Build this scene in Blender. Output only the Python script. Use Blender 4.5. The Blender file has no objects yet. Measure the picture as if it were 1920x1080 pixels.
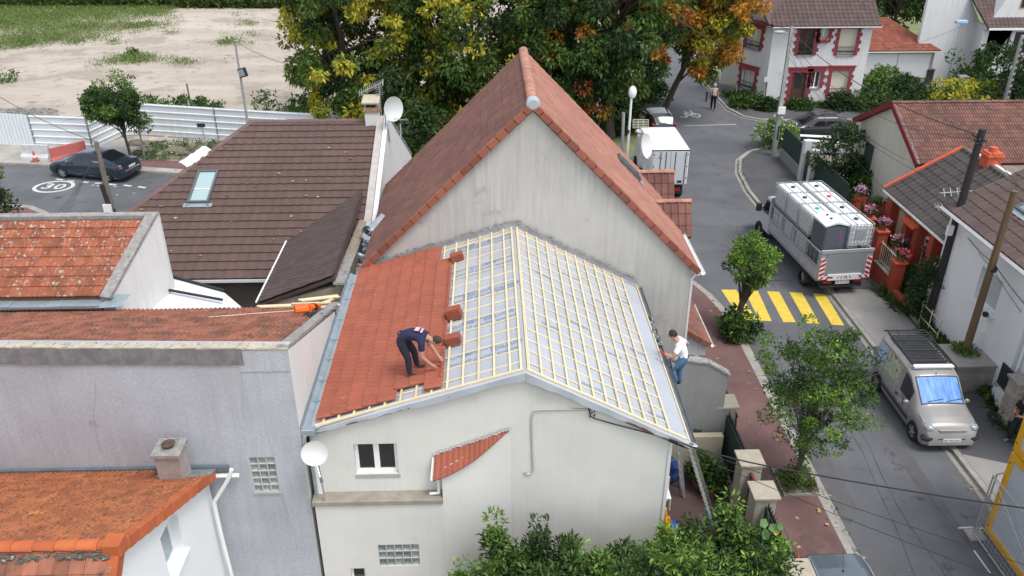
import bpy, bmesh, math, random
import numpy as np
from mathutils import Vector, Matrix
from mathutils.geometry import tessellate_polygon
SC = bpy.context.scene
COL = SC.collection
R = math.radians
random.seed(7)
# ------------------------------------------------------------------ camera
cam_d = bpy.data.cameras.new("camera"); cam = bpy.data.objects.new("camera", cam_d); COL.objects.link(cam)
cam.location = (0, 0, 16); cam.rotation_euler = (R(62), 0, R(-1.7))
cam_d.sensor_width = 36; cam_d.lens = 36 * 1577 / 1920; cam_d.clip_end = 3000; cam_d.clip_start = 0.1
SC.camera = cam
# ------------------------------------------------------------------ daylight: bright overcast, soft sun from the street side
SUN_EL, SUN_AZ = R(64), R(135)          # azimuth clockwise from +Y
wd = bpy.data.worlds.new("World"); SC.world = wd; wd.use_nodes = True
nt = wd.node_tree; bg = nt.nodes['Background']
sky = nt.nodes.new('ShaderNodeTexSky'); sky.sky_type = 'NISHITA'; sky.sun_disc = False
sky.sun_elevation = SUN_EL; sky.sun_rotation = SUN_AZ; sky.dust_density = 2; sky.air_density = 1.0; sky.ozone_density = 1.5
hs = nt.nodes.new('ShaderNodeHueSaturation'); hs.inputs['Saturation'].default_value = 0.33
nt.links.new(sky.outputs[0], hs.inputs['Color']); nt.links.new(hs.outputs[0], bg.inputs[0]); bg.inputs[1].default_value = 0.15
sd = bpy.data.lights.new("sun", 'SUN'); sd.energy = 1.0; sd.angle = R(18); sd.color = (1, .97, .92)
so = bpy.data.objects.new("sun", sd); COL.objects.link(so)
dv = Vector((math.sin(SUN_AZ) * math.cos(SUN_EL), math.cos(SUN_AZ) * math.cos(SUN_EL), math.sin(SUN_EL)))
so.rotation_euler = dv.to_track_quat('Z', 'Y').to_euler(); so.location = (20, 0, 40)
SC.view_settings.view_transform = 'Standard'; SC.view_settings.look = 'None'
SC.view_settings.exposure = 0.88; SC.view_settings.gamma = 1; SC.view_settings.use_curve_mapping = False
SC.cycles.max_bounces = 6; SC.cycles.diffuse_bounces = 3; SC.cycles.glossy_bounces = 3; SC.cycles.transparent_max_bounces = 6
SC.cycles.use_denoising = True
# ------------------------------------------------------------------ survey: turns sight lines into world points
_f, _th, _y = 1577.0, R(28), R(-1.7)
CF = Vector((-math.sin(_y) * math.cos(_th), math.cos(_y) * math.cos(_th), -math.sin(_th)))
CR = Vector((math.cos(_y), math.sin(_y), 0)); CU = CR.cross(CF); CC = Vector((0, 0, 16))
def _ray(x, y): return CF * _f + CR * (x - 960) - CU * (y - 540)
def gz(x, y, z=0.0):
    d = _ray(x, y); return CC + d * ((z - 16) / d.z)
def gy(x, y, Y):
    d = _ray(x, y); return CC + d * (Y / d.y)
def gx(x, y, X):
    d = _ray(x, y); return CC + d * (X / d.x)
def proj(p):
    v = Vector(p) - CC; k = v.dot(CF); return 960 + _f * v.dot(CR) / k, 540 - _f * v.dot(CU) / k, k
# ------------------------------------------------------------------ materials
_m = {}
def mat(name, col, col2=None, s=3.0, rnd=0.0, rough=0.8, bump=0.0, bs=40.0, big=0.0, bigs=0.4, spot=None, spots=8.0, spott=0.62,
        streak=None, sk=.55, metal=0.0, attr=None, trans=0.0, emit=None, spec=0.4, alpha=None, fine=0.0, coat=0.0, stretch=None):
    if name in _m: return _m[name]
    m = bpy.data.materials.new(name); m.use_nodes = True; _m[name] = m
    t = m.node_tree; N = t.nodes; L = t.links; b = N['Principled BSDF']
    def nd(k, **a):
        q = N.new(k)
        for kk, v in a.items(): setattr(q, kk, v)
        return q
    geo = nd('ShaderNodeNewGeometry'); pos = geo.outputs['Position']
    if stretch:
        mp = nd('ShaderNodeMapping'); mp.inputs['Scale'].default_value = stretch; L.new(pos, mp.inputs['Vector']); posn = mp.outputs[0]
    else: posn = pos
    def noise(sc, det=4, src=None, rg=.55):
        q = nd('ShaderNodeTexNoise'); q.inputs['Scale'].default_value = sc; q.inputs['Detail'].default_value = det; q.inputs['Roughness'].default_value = rg
        L.new(src or posn, q.inputs['Vector']); return q.outputs['Fac']
    def mr(src, a, b2, c, d):
        q = nd('ShaderNodeMapRange'); L.new(src, q.inputs[0])
        for i, v in enumerate((a, b2, c, d)): q.inputs[i + 1].default_value = v
        return q.outputs[0]
    def mix(fac, A, B, mode='MIX'):
        q = nd('ShaderNodeMix', data_type='RGBA', blend_type=mode)
        for i, v in ((0, fac), (6, A), (7, B)):
            if isinstance(v, (int, float)): q.inputs[i].default_value = v
            elif isinstance(v, tuple): q.inputs[i].default_value = (*v[:3], 1)
            else: L.new(v, q.inputs[i])
        return q.outputs[2]
    c = col
    if attr:
        at = nd('ShaderNodeAttribute', attribute_name=attr); c = at.outputs['Color']
    if col2:
        c = mix(mr(noise(s), .35, .65, 0, 1), c, col2)
    if rnd:
        oi = nd('ShaderNodeObjectInfo'); ad = nd('ShaderNodeMath', operation='ADD'); fr = nd('ShaderNodeMath', operation='FRACT')
        L.new(oi.outputs['Random'], ad.inputs[0]); L.new(geo.outputs['Random Per Island'], ad.inputs[1]); L.new(ad.outputs[0], fr.inputs[0])
        c = mix(1.0, c, mr(fr.outputs[0], 0, 1, 1 - rnd, 1 + rnd), 'MULTIPLY')
    if big: c = mix(1.0, c, mr(noise(bigs, 5), .3, .7, 1 - big, 1 + big), 'MULTIPLY')
    if fine: c = mix(1.0, c, mr(noise(bs * .6, 3, pos, .8), .3, .7, 1 - fine, 1 + fine), 'MULTIPLY')
    if streak:                                   # weathering runs: vertical streaks of dirt
        mp = nd('ShaderNodeMapping'); mp.inputs['Scale'].default_value = (5.0, 5.0, .30); L.new(pos, mp.inputs['Vector'])
        f1 = noise(1.6, 6, mp.outputs[0], .7); f2 = noise(.35, 3, pos)
        mu = nd('ShaderNodeMath', operation='MULTIPLY'); L.new(mr(f1, .42, .7, 0, 1), mu.inputs[0]); L.new(mr(f2, .38, .62, .15, 1), mu.inputs[1])
        mh = nd('ShaderNodeMath', operation='MULTIPLY'); mh.inputs[1].default_value = sk; L.new(mu.outputs[0], mh.inputs[0]); c = mix(mh.outputs[0], c, streak)
    if spot:
        for i, (sc_, sp_) in enumerate(zip(spots if isinstance(spots, tuple) else (spots,), [spot] if isinstance(spot[0], float) else spot)):
            th = spott[i] if isinstance(spott, tuple) else spott
            q = noise(sc_, 6, pos, .68); c = mix(mr(q, th, th + .07, 0, 1), c, sp_)
    if isinstance(c, tuple): b.inputs['Base Color'].default_value = (*c[:3], 1)
    else: L.new(c, b.inputs['Base Color'])
    b.inputs['Roughness'].default_value = rough; b.inputs['Metallic'].default_value = metal
    b.inputs['Specular IOR Level'].default_value = spec; b.inputs['Coat Weight'].default_value = coat
    if bump:
        bu = nd('ShaderNodeBump'); bu.inputs['Strength'].default_value = bump; bu.inputs['Distance'].default_value = .02
        L.new(noise(bs, 5, pos, .7), bu.inputs['Height']); L.new(bu.outputs[0], b.inputs['Normal'])
    if alpha is not None: b.inputs['Alpha'].default_value = alpha
    if trans:
        out = N['Material Output']; tr = nd('ShaderNodeBsdfTranslucent'); ms = nd('ShaderNodeMixShader'); ms.inputs[0].default_value = trans
        if isinstance(c, tuple): tr.inputs[0].default_value = (*c, 1)
        else: L.new(c, tr.inputs[0])
        L.new(b.outputs[0], ms.inputs[1]); L.new(tr.outputs[0], ms.inputs[2]); L.new(ms.outputs[0], out.inputs[0])
    return m
# ------------------------------------------------------------------ building helpers
def woff(p):
    v = Vector((0, 0, 0))
    while p is not None: v = v + Vector(p['_o']) if '_o' in p else v + p.location; p = p.parent
    return v
def tag(o, label=None, cat=None, group=None, kind=None):
    if label: o['label'] = label
    if cat: o['category'] = cat
    if group: o['group'] = group
    if kind: o['kind'] = kind
    return o
def thing(name, label, cat, loc=(0, 0, 0), group=None):
    o = bpy.data.objects.new(name, None); COL.objects.link(o); o.location = loc; o.empty_display_size = .2
    return tag(o, label, cat, group)
def link_mesh(name, me, parent=None, m=None):
    o = bpy.data.objects.new(name, me); COL.objects.link(o)
    if m is not None and not len(me.materials): me.materials.append(m)
    if parent is not None: o.parent = parent
    return o
class MB:
    def __init__(s): s.v = []; s.f = []; s.mi = []; s.cur = 0
    def add(s, vs, fs):
        n = len(s.v); s.v += [tuple(p) for p in vs]; s.f += [tuple(i + n for i in f) for f in fs]; s.mi += [s.cur] * len(fs); return s
    def quad(s, *p): return s.add(p, [tuple(range(len(p)))])
    def box(s, x0, y0, z0, x1, y1, z1):
        P = [(x, y, z) for z in (z0, z1) for y in (y0, y1) for x in (x0, x1)]
        return s.add(P, [(0, 2, 3, 1), (4, 5, 7, 6), (0, 1, 5, 4), (2, 6, 7, 3), (0, 4, 6, 2), (1, 3, 7, 5)])
    def obox(s, c, ax, ay, az):              # centre and three half-axis vectors
        c, ax, ay, az = map(Vector, (c, ax, ay, az))
        P = [c + ax * i + ay * j + az * k for k in (-1, 1) for j in (-1, 1) for i in (-1, 1)]
        return s.add(P, [(0, 2, 3, 1), (4, 5, 7, 6), (0, 1, 5, 4), (2, 6, 7, 3), (0, 4, 6, 2), (1, 3, 7, 5)])
    def bar(s, p0, p1, w, h, up=(0, 0, 1)):  # rectangular bar between two points; bottom face on the line
        p0, p1, up = Vector(p0), Vector(p1), Vector(up)
        d = (p1 - p0); sd_ = d.normalized().cross(up).normalized(); u = sd_.cross(d.normalized()).normalized()
        return s.obox((p0 + p1) / 2 + u * h / 2, d / 2, sd_ * w / 2, u * h / 2)
    def prism(s, pts, vec):
        n = len(pts); vec = Vector(vec); a = [Vector(p) for p in pts]
        return s.add(a + [p + vec for p in a], [tuple(range(n))[::-1], tuple(range(n, 2 * n))] + [(i, (i + 1) % n, n + (i + 1) % n, n + i) for i in range(n)])
    def cyl(s, p0, p1, r0, r1=None, n=8, cap=True):
        p0, p1 = Vector(p0), Vector(p1); r1 = r0 if r1 is None else r1
        d = (p1 - p0).normalized(); a = d.orthogonal().normalized(); b = d.cross(a)
        P = [p + (a * math.cos(2 * math.pi * i / n) + b * math.sin(2 * math.pi * i / n)) * r for p, r in ((p0, r0), (p1, r1)) for i in range(n)]
        F = [(i, (i + 1) % n, n + (i + 1) % n, n + i) for i in range(n)]
        if cap: F += [tuple(range(n))[::-1], tuple(range(n, 2 * n))]
        return s.add(P, F)
    def tube(s, pts, r, n=6):
        pts = [Vector(p) for p in pts]; rr = r if isinstance(r, (list, tuple)) else [r] * len(pts); P = []; a = None
        for i, p in enumerate(pts):
            d = (pts[min(i + 1, len(pts) - 1)] - pts[max(i - 1, 0)]).normalized()
            a = d.orthogonal().normalized() if a is None else (a - d * a.dot(d)).normalized()
            b = d.cross(a); P += [p + (a * math.cos(2 * math.pi * k / n) + b * math.sin(2 * math.pi * k / n)) * rr[i] for k in range(n)]
        F = [(i * n + k, i * n + (k + 1) % n, (i + 1) * n + (k + 1) % n, (i + 1) * n + k) for i in range(len(pts) - 1) for k in range(n)]
        return s.add(P, F + [tuple(range(n))[::-1], tuple(range(len(P) - n, len(P)))])
    def lathe(s, c, axis, prof, n=20):        # prof: (radius, distance along axis)
        c, d = Vector(c), Vector(axis).normalized(); a = d.orthogonal().normalized(); b = d.cross(a)
        P = [c + d * h + (a * math.cos(2 * math.pi * k / n) + b * math.sin(2 * math.pi * k / n)) * r for r, h in prof for k in range(n)]
        return s.add(P, [(i * n + k, i * n + (k + 1) % n, (i + 1) * n + (k + 1) % n, (i + 1) * n + k) for i in range(len(prof) - 1) for k in range(n)])
    def blob(s, c, r, n=6, sc=(1, 1, 1), jit=0.0):
        c = Vector(c); P = []; F = []
        for i in range(n + 1):
            th = math.pi * i / n
            for k in range(n * 2):
                ph = math.pi * k / n; j = 1 + random.uniform(-jit, jit)
                P.append(c + Vector((math.sin(th) * math.cos(ph) * sc[0], math.sin(th) * math.sin(ph) * sc[1], math.cos(th) * sc[2])) * r * j)
        for i in range(n):
            for k in range(2 * n): F.append((i * 2 * n + k, (i + 1) * 2 * n + k, (i + 1) * 2 * n + (k + 1) % (2 * n), i * 2 * n + (k + 1) % (2 * n)))
        return s.add(P, F)
    def build(s, name, m, parent=None, smooth=False, bevel=0.0, kind=None, label=None, seg=1, weld=False):
        me = bpy.data.meshes.new(name); off = woff(parent)
        me.from_pydata([(x - off.x, y - off.y, z - off.z) for x, y, z in s.v], [], s.f)
        ms = m if isinstance(m, (list, tuple)) else [m]
        for q in ms: me.materials.append(q)
        if len(ms) > 1: me.polygons.foreach_set('material_index', s.mi)
        bm = bmesh.new(); bm.from_mesh(me)
        if weld or bevel: bmesh.ops.remove_doubles(bm, verts=bm.verts, dist=1e-5)
        bmesh.ops.recalc_face_normals(bm, faces=bm.faces)
        if bevel:
            es = [e for e in bm.edges if len(e.link_faces) == 2 and e.calc_face_angle(0) > .5]
            bmesh.ops.bevel(bm, geom=es, offset=bevel, segments=seg, affect='EDGES', clamp_overlap=True)
        bm.to_mesh(me); bm.free()
        if smooth:
            me.polygons.foreach_set('use_smooth', [True] * len(me.polygons))
            try: me.set_sharp_from_angle(angle=R(40))
            except Exception: pass
        o = link_mesh(name, me, parent)
        if kind: o['kind'] = kind
        if label: o['label'] = label
        return o
def sheet(name, pts, z, m, kind='structure', parent=None, label=None, th=None):
    """flat polygon (any outline) at height z; th > 0 gives it a skirt down (a kerbed slab)"""
    P = [Vector((p[0], p[1], z)) for p in pts]; mb = MB(); tri = tessellate_polygon([P]); mb.add(P, tri)
    if th:
        n = len(P); Q = [p - Vector((0, 0, th)) for p in P]; mb.add(P + Q, [(i, (i + 1) % n, n + (i + 1) % n, n + i) for i in range(n)])
    me = bpy.data.meshes.new(name); me.from_pydata(mb.v, [], mb.f); me.materials.append(m)
    bm = bmesh.new(); bm.from_mesh(me); bmesh.ops.remove_doubles(bm, verts=bm.verts, dist=1e-5); bmesh.ops.recalc_face_normals(bm, faces=bm.faces)
    if not th:
        for f in bm.faces:
            if f.normal.z < 0: f.normal_flip()
    bm.to_mesh(me); bm.free(); o = link_mesh(name, me, parent)
    if kind: o['kind'] = kind
    return o
def wall(name, O, U, outer, holes, th, m, parent, smooth=False, label=None, W=(0, 0, 1)):
    """wall slab: outline and rectangular holes (u0,v0,u1,v1) in the plane O + u*U + v*W; the slab goes back by th along U x W"""
    O, U, W = Vector(O), Vector(U).normalized(), Vector(W).normalized(); N = U.cross(W) * -1.0
    loops = [[Vector((a, b, 0)) for a, b in outer]] + [[Vector((a, b, 0)) for a, b in ((h[0], h[1]), (h[2], h[1]), (h[2], h[3]), (h[0], h[3]))] for h in holes]
    tri = tessellate_polygon(loops); flat = [p for l in loops for p in l]
    n = len(flat); P = [O + U * p.x + W * p.y for p in flat] + [O + U * p.x + W * p.y + N * th for p in flat]
    F = [tuple(t) for t in tri] + [tuple(n + i for i in t)[::-1] for t in tri]; k = 0
    for l in loops:
        c = len(l); F += [(k + i, k + (i + 1) % c, n + k + (i + 1) % c, n + k + i) for i in range(c)]; k += c
    mb = MB(); mb.add(P, F); return mb.build(name, m, parent, label=label)
def inside(poly, a, b):
    s = None
    for i in range(len(poly)):
        x0, y0 = poly[i]; x1, y1 = poly[(i + 1) % len(poly)]; c = (x1 - x0) * (b - y0) - (y1 - y0) * (a - x0)
        if abs(c) < 1e-9: continue
        if s is None: s = c > 0
        elif (c > 0) != s: return False
    return True
def tile_mesh(w, g, prof, h, th, over=.06):
    pts = prof_pts(w, prof, h); n = len(pts); P = []
    for y, z in ((0, th), (g + over, 0.004)): P += [(x, y, z + q) for x, q in pts]
    P += [(x, 0, q * .35) for x, q in pts]
    F = [(i, i + 1, n + i + 1, n + i) for i in range(n - 1)] + [(2 * n + i, 2 * n + i + 1, i + 1, i) for i in range(n - 1)]
    F += [(2 * n, 0, n), (3 * n - 1, 2 * n - 1, n - 1)]
    return P, F
def prof_pts(w, prof, h):
    e = w * 0.995
    if prof == 'flat': return [(0, 0), (w * .04, h), (w * .12, h), (w * .16, h * .25), (w * .84, h * .25), (w * .9, h * .6), (e, h * .6)]
    if prof == 'rib3':                       # three low ridges and narrow grooves
        r = []
        for k in range(3):
            a = w * k / 3; q = w / 3; r += [(a, 0), (a + q * .12, h), (a + q * .55, h * .75), (a + q * .92, h * .5)]
        return r + [(e, 0)]
    if prof == 'flow':                       # broad ribs with narrow deep grooves
        r = []
        for k in range(2): a = w * k / 2; q = w / 2; r += [(a, 0), (a + q * .05, 0), (a + q * .22, h), (a + q * .80, h * .85)]
        return r + [(e, 0)]
    if prof == 'rib2':
        r = []
        for k in range(2):
            a = w * k / 2; q = w / 2; r += [(a, 0), (a + q * .15, h), (a + q * .5, h), (a + q * .7, h * .2)]
        return r + [(e, 0)]
    if prof == 'roman':
        return [(0, h * .3), (w * .12, h), (w * .3, h), (w * .42, h * .1), (w * .9, 0), (e, h * .25)]
    if prof == 'wave':
        return [(w * t, h * (.5 + .5 * math.sin(2 * math.pi * t + 1.2))) for t in (0, .12, .25, .37, .5, .62, .75, .87)] + [(e, h * (.5 + .5 * math.sin(1.2)))]
    return [(0, 0), (e, 0)]
def tile_roof(parent, O, U, V, poly, w, g, prof, m, n_ind=300, h=.025, th=.022, name='tile', shift=0.0, jit=.004, skip=None, lift=0.0, over=.06, minpx=0.0, under=None, clip=True):
    """lay tiles over a convex patch (poly in U,V coordinates); the n_ind largest in view are objects, the rest one joined part"""
    O, U, V = Vector(O), Vector(U).normalized(), Vector(V).normalized(); N = U.cross(V).normalized()
    if N.z < 0: raise ValueError('roof frame upside down ' + parent.name)
    rnd = random.Random(len(poly) * 7 + int(w * 1000)); Pt, Ft = tile_mesh(w, g, prof, h, th, over)
    a0, a1 = min(p[0] for p in poly), max(p[0] for p in poly); b0, b1 = min(p[1] for p in poly), max(p[1] for p in poly)
    full, part = [], []
    for j in range(int((b1 - b0) / g) + 1):
        sh = shift * w if j % 2 else 0
        for i in range(-1, int((a1 - a0) / w) + 2):
            a, b = a0 + i * w + sh, b0 + j * g
            if skip and skip(a + w / 2, b + g / 2): continue
            cs = [inside(poly, x, y) for x, y in ((a + .01, b + .005), (a + w - .01, b + .005), (a + .01, b + g - .01), (a + w - .01, b + g - .01), (a + w / 2, b + g / 2))]
            if all(cs): full.append((a, b))
            elif any(cs): part.append((a, b))
    def mtx(a, b):
        o = O + U * a + V * b + N * (lift + rnd.uniform(0, jit)); rz = rnd.uniform(-1, 1) * jit * 1.5
        u = (U + V * rz).normalized(); v = N.cross(u)
        return Matrix(((u.x, v.x, N.x, o.x), (u.y, v.y, N.y, o.y), (u.z, v.z, N.z, o.z), (0, 0, 0, 1)))
    sc = []
    for a, b in full:
        x, y, k = proj(O + U * (a + w / 2) + V * (b + g / 2)); vis = -5 < x < 1925 and -5 < y < 1085
        sc.append((0 if vis else 1, k))
    order = sorted(range(len(full)), key=lambda i: sc[i]); ind = [i for i in order[:n_ind] if sc[i][0] == 0] if n_ind else []
    off = woff(parent); me = bpy.data.meshes.new(name); me.from_pydata(Pt, [], Ft); me.materials.append(m)
    T = Matrix.Translation(-off)
    for i in ind:
        o = bpy.data.objects.new(name, me); COL.objects.link(o); o.parent = parent; o.matrix_local = T @ mtx(*full[i])
    rest = [full[i] for i in range(len(full)) if i not in set(ind)]
    vs, fs = [], []
    P4 = np.array([(*p, 1) for p in Pt]); nP = len(Pt)
    for ab in rest:
        q = P4 @ np.array(T @ mtx(*ab)).T; n = len(vs) * nP; vs.append(q[:, :3]); fs += [tuple(i + n for i in f) for f in Ft]
    bm = bmesh.new()
    if part:
        for ab in part:
            M_ = T @ mtx(*ab); vv = [bm.verts.new(M_ @ Vector(p)) for p in Pt]
            for f in Ft: bm.faces.new([vv[i] for i in f])
        cen = sum((O + U * a + V * b for a, b in poly), Vector()) / len(poly)
        if clip:
            for k in range(len(poly)):
                p0 = O + U * poly[k][0] + V * poly[k][1]; p1 = O + U * poly[(k + 1) % len(poly)][0] + V * poly[(k + 1) % len(poly)][1]
                if (p1 - p0).length < 1e-4: continue
                nn = (p1 - p0).cross(N).normalized()
                if nn.dot(cen - p0) > 0: nn = -nn
                bmesh.ops.bisect_plane(bm, geom=bm.verts[:] + bm.edges[:] + bm.faces[:], plane_co=p0 - off, plane_no=nn, clear_outer=True)
    if vs:
        me2 = bpy.data.meshes.new('f'); me2.from_pydata(np.concatenate(vs).tolist(), [], fs); bm.from_mesh(me2); bpy.data.meshes.remove(me2)
    if len(bm.verts):
        me3 = bpy.data.meshes.new(name + '_field'); bm.to_mesh(me3); me3.materials.append(m); o = link_mesh(name + '_field', me3, parent); o['kind'] = 'stuff'
    bm.free()
    return len(full), len(ind)
def uv_on(O, U, V, p):
    d = Vector(p) - Vector(O); return d.dot(Vector(U).normalized()), d.dot(Vector(V).normalized())
def copy_tree(o, parent=None):
    c = o.copy(); COL.objects.link(c); c.parent = parent
    for ch in [x for x in KIDS.get(o.name, [])]: copy_tree(ch, c)
    return c
KIDS = {}
def index_kids(root):
    for o in root.children_recursive: KIDS.setdefault(o.parent.name, []).append(o)
def place_copy(root, loc, rz, label=None):
    c = copy_tree(root); c.location = loc; c.rotation_euler = (0, 0, rz)
    if label: c['label'] = label
    return c
# ================================================================== materials of the setting
m_asph = mat('asphalt', (.128, .132, .142), (.108, .112, .121), s=.9, big=.20, bigs=.25, fine=.15, bs=60, bump=.25, rough=.9, spot=((.07, .071, .077), (.16, .158, .155)), spots=(1.3, 2.6), spott=(.60, .66))
m_pave_r = mat('red_asphalt', (.175, .098, .092), (.145, .083, .08), s=1.4, big=.18, bigs=.5, fine=.14, bs=60, bump=.2, rough=.92, spot=((.24, .17, .16), (.12, .075, .07)), spots=(2.2, .8), spott=(.64, .57))
m_pave_d = mat('dark_pavement', (.095, .096, .102), (.085, .086, .093), s=1.2, big=.16, bigs=.5, fine=.14, bs=60, bump=.2, rough=.92)
m_yard = mat('yard_paving', (.088, .056, .054), (.070, .046, .046), s=1.5, big=.16, fine=.12, bs=50, bump=.15, rough=.85)
m_conc = mat('concrete', (.33, .315, .295), (.27, .26, .245), s=1.6, big=.14, fine=.10, bs=40, bump=.2, spot=((.22, .20, .18),), spots=2.4, spott=.62)
m_kerb = mat('kerb_stone', (.36, .34, .31), (.29, .275, .25), s=2.5, rnd=.10, big=.12, fine=.12, bump=.2, spot=((.20, .19, .17),), spots=5.0, spott=.62)
m_sand = mat('sand', (.46, .405, .345), (.38, .33, .275), s=.35, big=.09, bigs=.06, fine=.07, bs=12, bump=.7, rough=.95, spot=((.33, .28, .23), (.25, .22, .18)), spots=(.22, .9), spott=(.52, .58), stretch=(.35, 1.3, 1))
m_far = mat('field_grass', (.13, .17, .06), (.20, .21, .10), s=.3, big=.2, rough=.95)
m_dirt = mat('soil', (.23, .20, .16), (.17, .15, .12), s=1.5, big=.2, fine=.1, bump=.4, rough=.95)
m_line = mat('road_paint', (.66, .66, .64), (.50, .50, .48), s=6, rough=.8, spot=((.2, .2, .2),), spots=9.0, spott=.60)
m_yellow = mat('yellow_paint', (.74, .55, .085), (.66, .47, .06), s=5, rough=.75, spot=((.25, .22, .12),), spots=9.0, spott=.64)
m_patch = mat('asphalt_repair', (.098, .098, .104), (.118, .116, .12), s=2, fine=.12, bs=60, big=.1)
m_grate = mat('cast_iron', (.06, .055, .055), rough=.6, fine=.1)
# ================================================================== ground, roads, pavements
sheet('ground', [(-400, -60), (400, -60), (400, 900), (-400, 900)], -.02, m_far)
V2 = lambda *a, z=0: [tuple(gz(x, y, z))[:2] for x, y in a]
road = [(9.0, -12), (13.62, -12), (13.62, 30), (13.4, 38), (13.35, 40.3), (13.6, 43), (14.2, 45.2), (15.2, 46.6), (16.6, 47.4), (60, 48.6), (60, 53), (22, 52.4), (20.15, 52.4), (17.6, 52.6), (16.6, 53.4), (16.1, 55.3),
        (16.1, 62), (18, 73), (22, 100), (17.5, 100), (13.2, 75), (11.9, 62), (11.2, 54), (10.4, 50), (8.0, 45.5), (-2, 43.2), (-16.9, 43.9), (-27.3, 45.9), (-70, 53), (-70, 44), (-24.2, 39.4), (-21.4, 38.4), (-20.0, 36), (-18.5, 30), (-14, 30), (-12, 34), (-2, 34), (6.6, 32.6), (8.0, 31), (8.75, 29.4), (9.0, 27.8)]
sheet('road', road, 0, m_asph)
sheet('sand_lot', [(-90, 48.2), (-27, 49), (-15, 49.6), (6, 49.8), (10.2, 52), (10.8, 60), (12.5, 80), (13, 97), (-20, 99), (-90, 96)], -.012, m_sand)
PZ = .11
def pavement(name, pts, m, kerb=None, kw=.16, gut=True):
    o = sheet(name, pts, PZ, m, th=.15)
    if kerb:
        n = 0
        for (x0, y0), (x1, y1) in zip(kerb[:-1], kerb[1:]):
            L_ = math.hypot(x1 - x0, y1 - y0); k = max(1, round(L_ / 1.0)); dx, dy = (x1 - x0) / L_, (y1 - y0) / L_
            for i in range(k):
                a, b = L_ * i / k + .006, L_ * (i + 1) / k - .006
                mb = MB(); mb.bar((x0 + dx * a, y0 + dy * a, -.03), (x0 + dx * b, y0 + dy * b, -.03), kw, PZ + .036); mb.build('kerb_stone', m_kerb, o)
        if gut:
            off = []
            for i, (x, y) in enumerate(kerb):
                xa, ya = kerb[max(i - 1, 0)]; xb, yb = kerb[min(i + 1, len(kerb) - 1)]; l = math.hypot(xb - xa, yb - ya); nx, ny = (yb - ya) / l * gut, -(xb - xa) / l * gut
                off.append((x + nx, y + ny))
            g = MB()
            for i in range(len(kerb) - 1):
                g.quad((*kerb[i], .005), (*kerb[i + 1], .005), (*off[i + 1], .005), (*off[i], .005))
            g.build('gutter_strip', m_kerb, o)
    return o
# left pavement of the street (reddish), bending away at the junction
kl = [(9.0, 8), (9.0, 24.5), (8.98, 26.5), (8.85, 28.0), (8.6, 29.2), (8.2, 30.3), (7.5, 31.3), (6.4, 32.2), (4, 33)]
pavement('pavement', [(6.9, 8), (8.92, 8), (8.92, 24.5), (8.9, 26.5), (8.77, 28), (8.52, 29.2), (8.1, 30.3), (7.4, 31.3), (6.3, 32.1), (4, 32.9), (4, 29.5), (6.9, 29.5)], m_pave_r, kl, .17, .28)
# right pavement: asphalt and concrete bays
kr = [(13.68, 8), (13.68, 30), (13.46, 38), (13.42, 40.3), (13.68, 43), (14.28, 45.1), (15.25, 46.45), (16.6, 47.2), (30, 47.8)]
pav_r = pavement('pavement', [(13.74, 8), (16.2, 8), (16.6, 24), (16.4, 38), (17.2, 45.8), (30, 46.2), (30, 47.7), (16.65, 47.1), (15.3, 46.35), (14.36, 45.0), (13.76, 43), (13.5, 40.3), (13.54, 38), (13.76, 30)], m_pave_d, kr, .17, -.26)
sheet('concrete_crossing', [(13.78, 24.1), (14.9, 24.4), (15.7, 24.9), (15.75, 27.4), (15.2, 29.3), (14.1, 29.4), (13.78, 29.1)], PZ + .004, m_conc)
sheet('concrete_crossing', [(13.78, 14.0), (17, 14.0), (17, 18.1), (15.6, 18.35), (14.6, 18.75), (13.78, 19.1)], PZ + .004, m_conc)
sheet('concrete_patch', [(14.9, 17.2), (16.4, 16.9), (16.4, 18.2), (15.6, 18.2), (15.0, 18.4)], PZ + .008, mat('pale_concrete', (.50, .49, .47), fine=.05))
# far pavement in front of the red trimmed house
kf = [(60, 52.6), (24, 52.5), (20.15, 52.45), (17.7, 52.65), (16.75, 53.4), (16.2, 55.3), (16.2, 62), (18, 73)]
pavement('pavement', [(60, 52.7), (60, 58), (19, 58.5), (17.3, 62), (18.6, 73), (18.1, 73), (16.3, 62), (16.3, 55.3), (16.85, 53.5), (17.75, 52.75), (20.15, 52.55)], m_pave_d, kf, .17, -.2)
# pavement beyond the left street: gravel, a red strip, grass
kg = [(-45, 48.6), (-27.3, 45.75), (-22.5, 44.85), (-16.9, 43.75), (-8, 43.3)]
pavement('pavement', [(-45, 48.7), (-27.3, 45.85), (-22.5, 44.95), (-16.9, 43.85), (-8, 43.4), (-8, 49.6), (-45, 49.6)], mat('gravel_path', (.40, .375, .34), (.33, .31, .28), s=1.5, fine=.12, bump=.3, rough=.95, big=.15), kg, .16, -.2)
sheet('red_pavement', [(-20.2, 45.0), (-16.0, 44.1), (-13, 43.9), (-13, 45.5), (-17.0, 45.6), (-19.9, 46.0)], PZ + .004, m_pave_r)
sheet('verge_soil', [(-19.9, 46.1), (-16.9, 45.7), (-12, 45.6), (-6, 45.5), (-6, 49.4), (-16, 49.2), (-20.4, 48.3)], PZ + .006, m_dirt)
kc = [(-19.2, 34), (-20.4, 36.6), (-21.5, 38.3), (-22.6, 39.1), (-24.5, 39.5), (-45, 43)]
pavement('pavement', [(-19.4, 34), (-20.5, 36.5), (-21.6, 38.2), (-22.7, 39.0), (-24.5, 39.4), (-45, 42.9), (-45, 30), (-19, 30)], m_pave_r, kc, .30, .0)
sheet('yard', [(3.9, 8), (6.9, 8), (6.9, 20.5), (3.9, 20.5)], PZ + .002, m_yard, th=.1)
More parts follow.
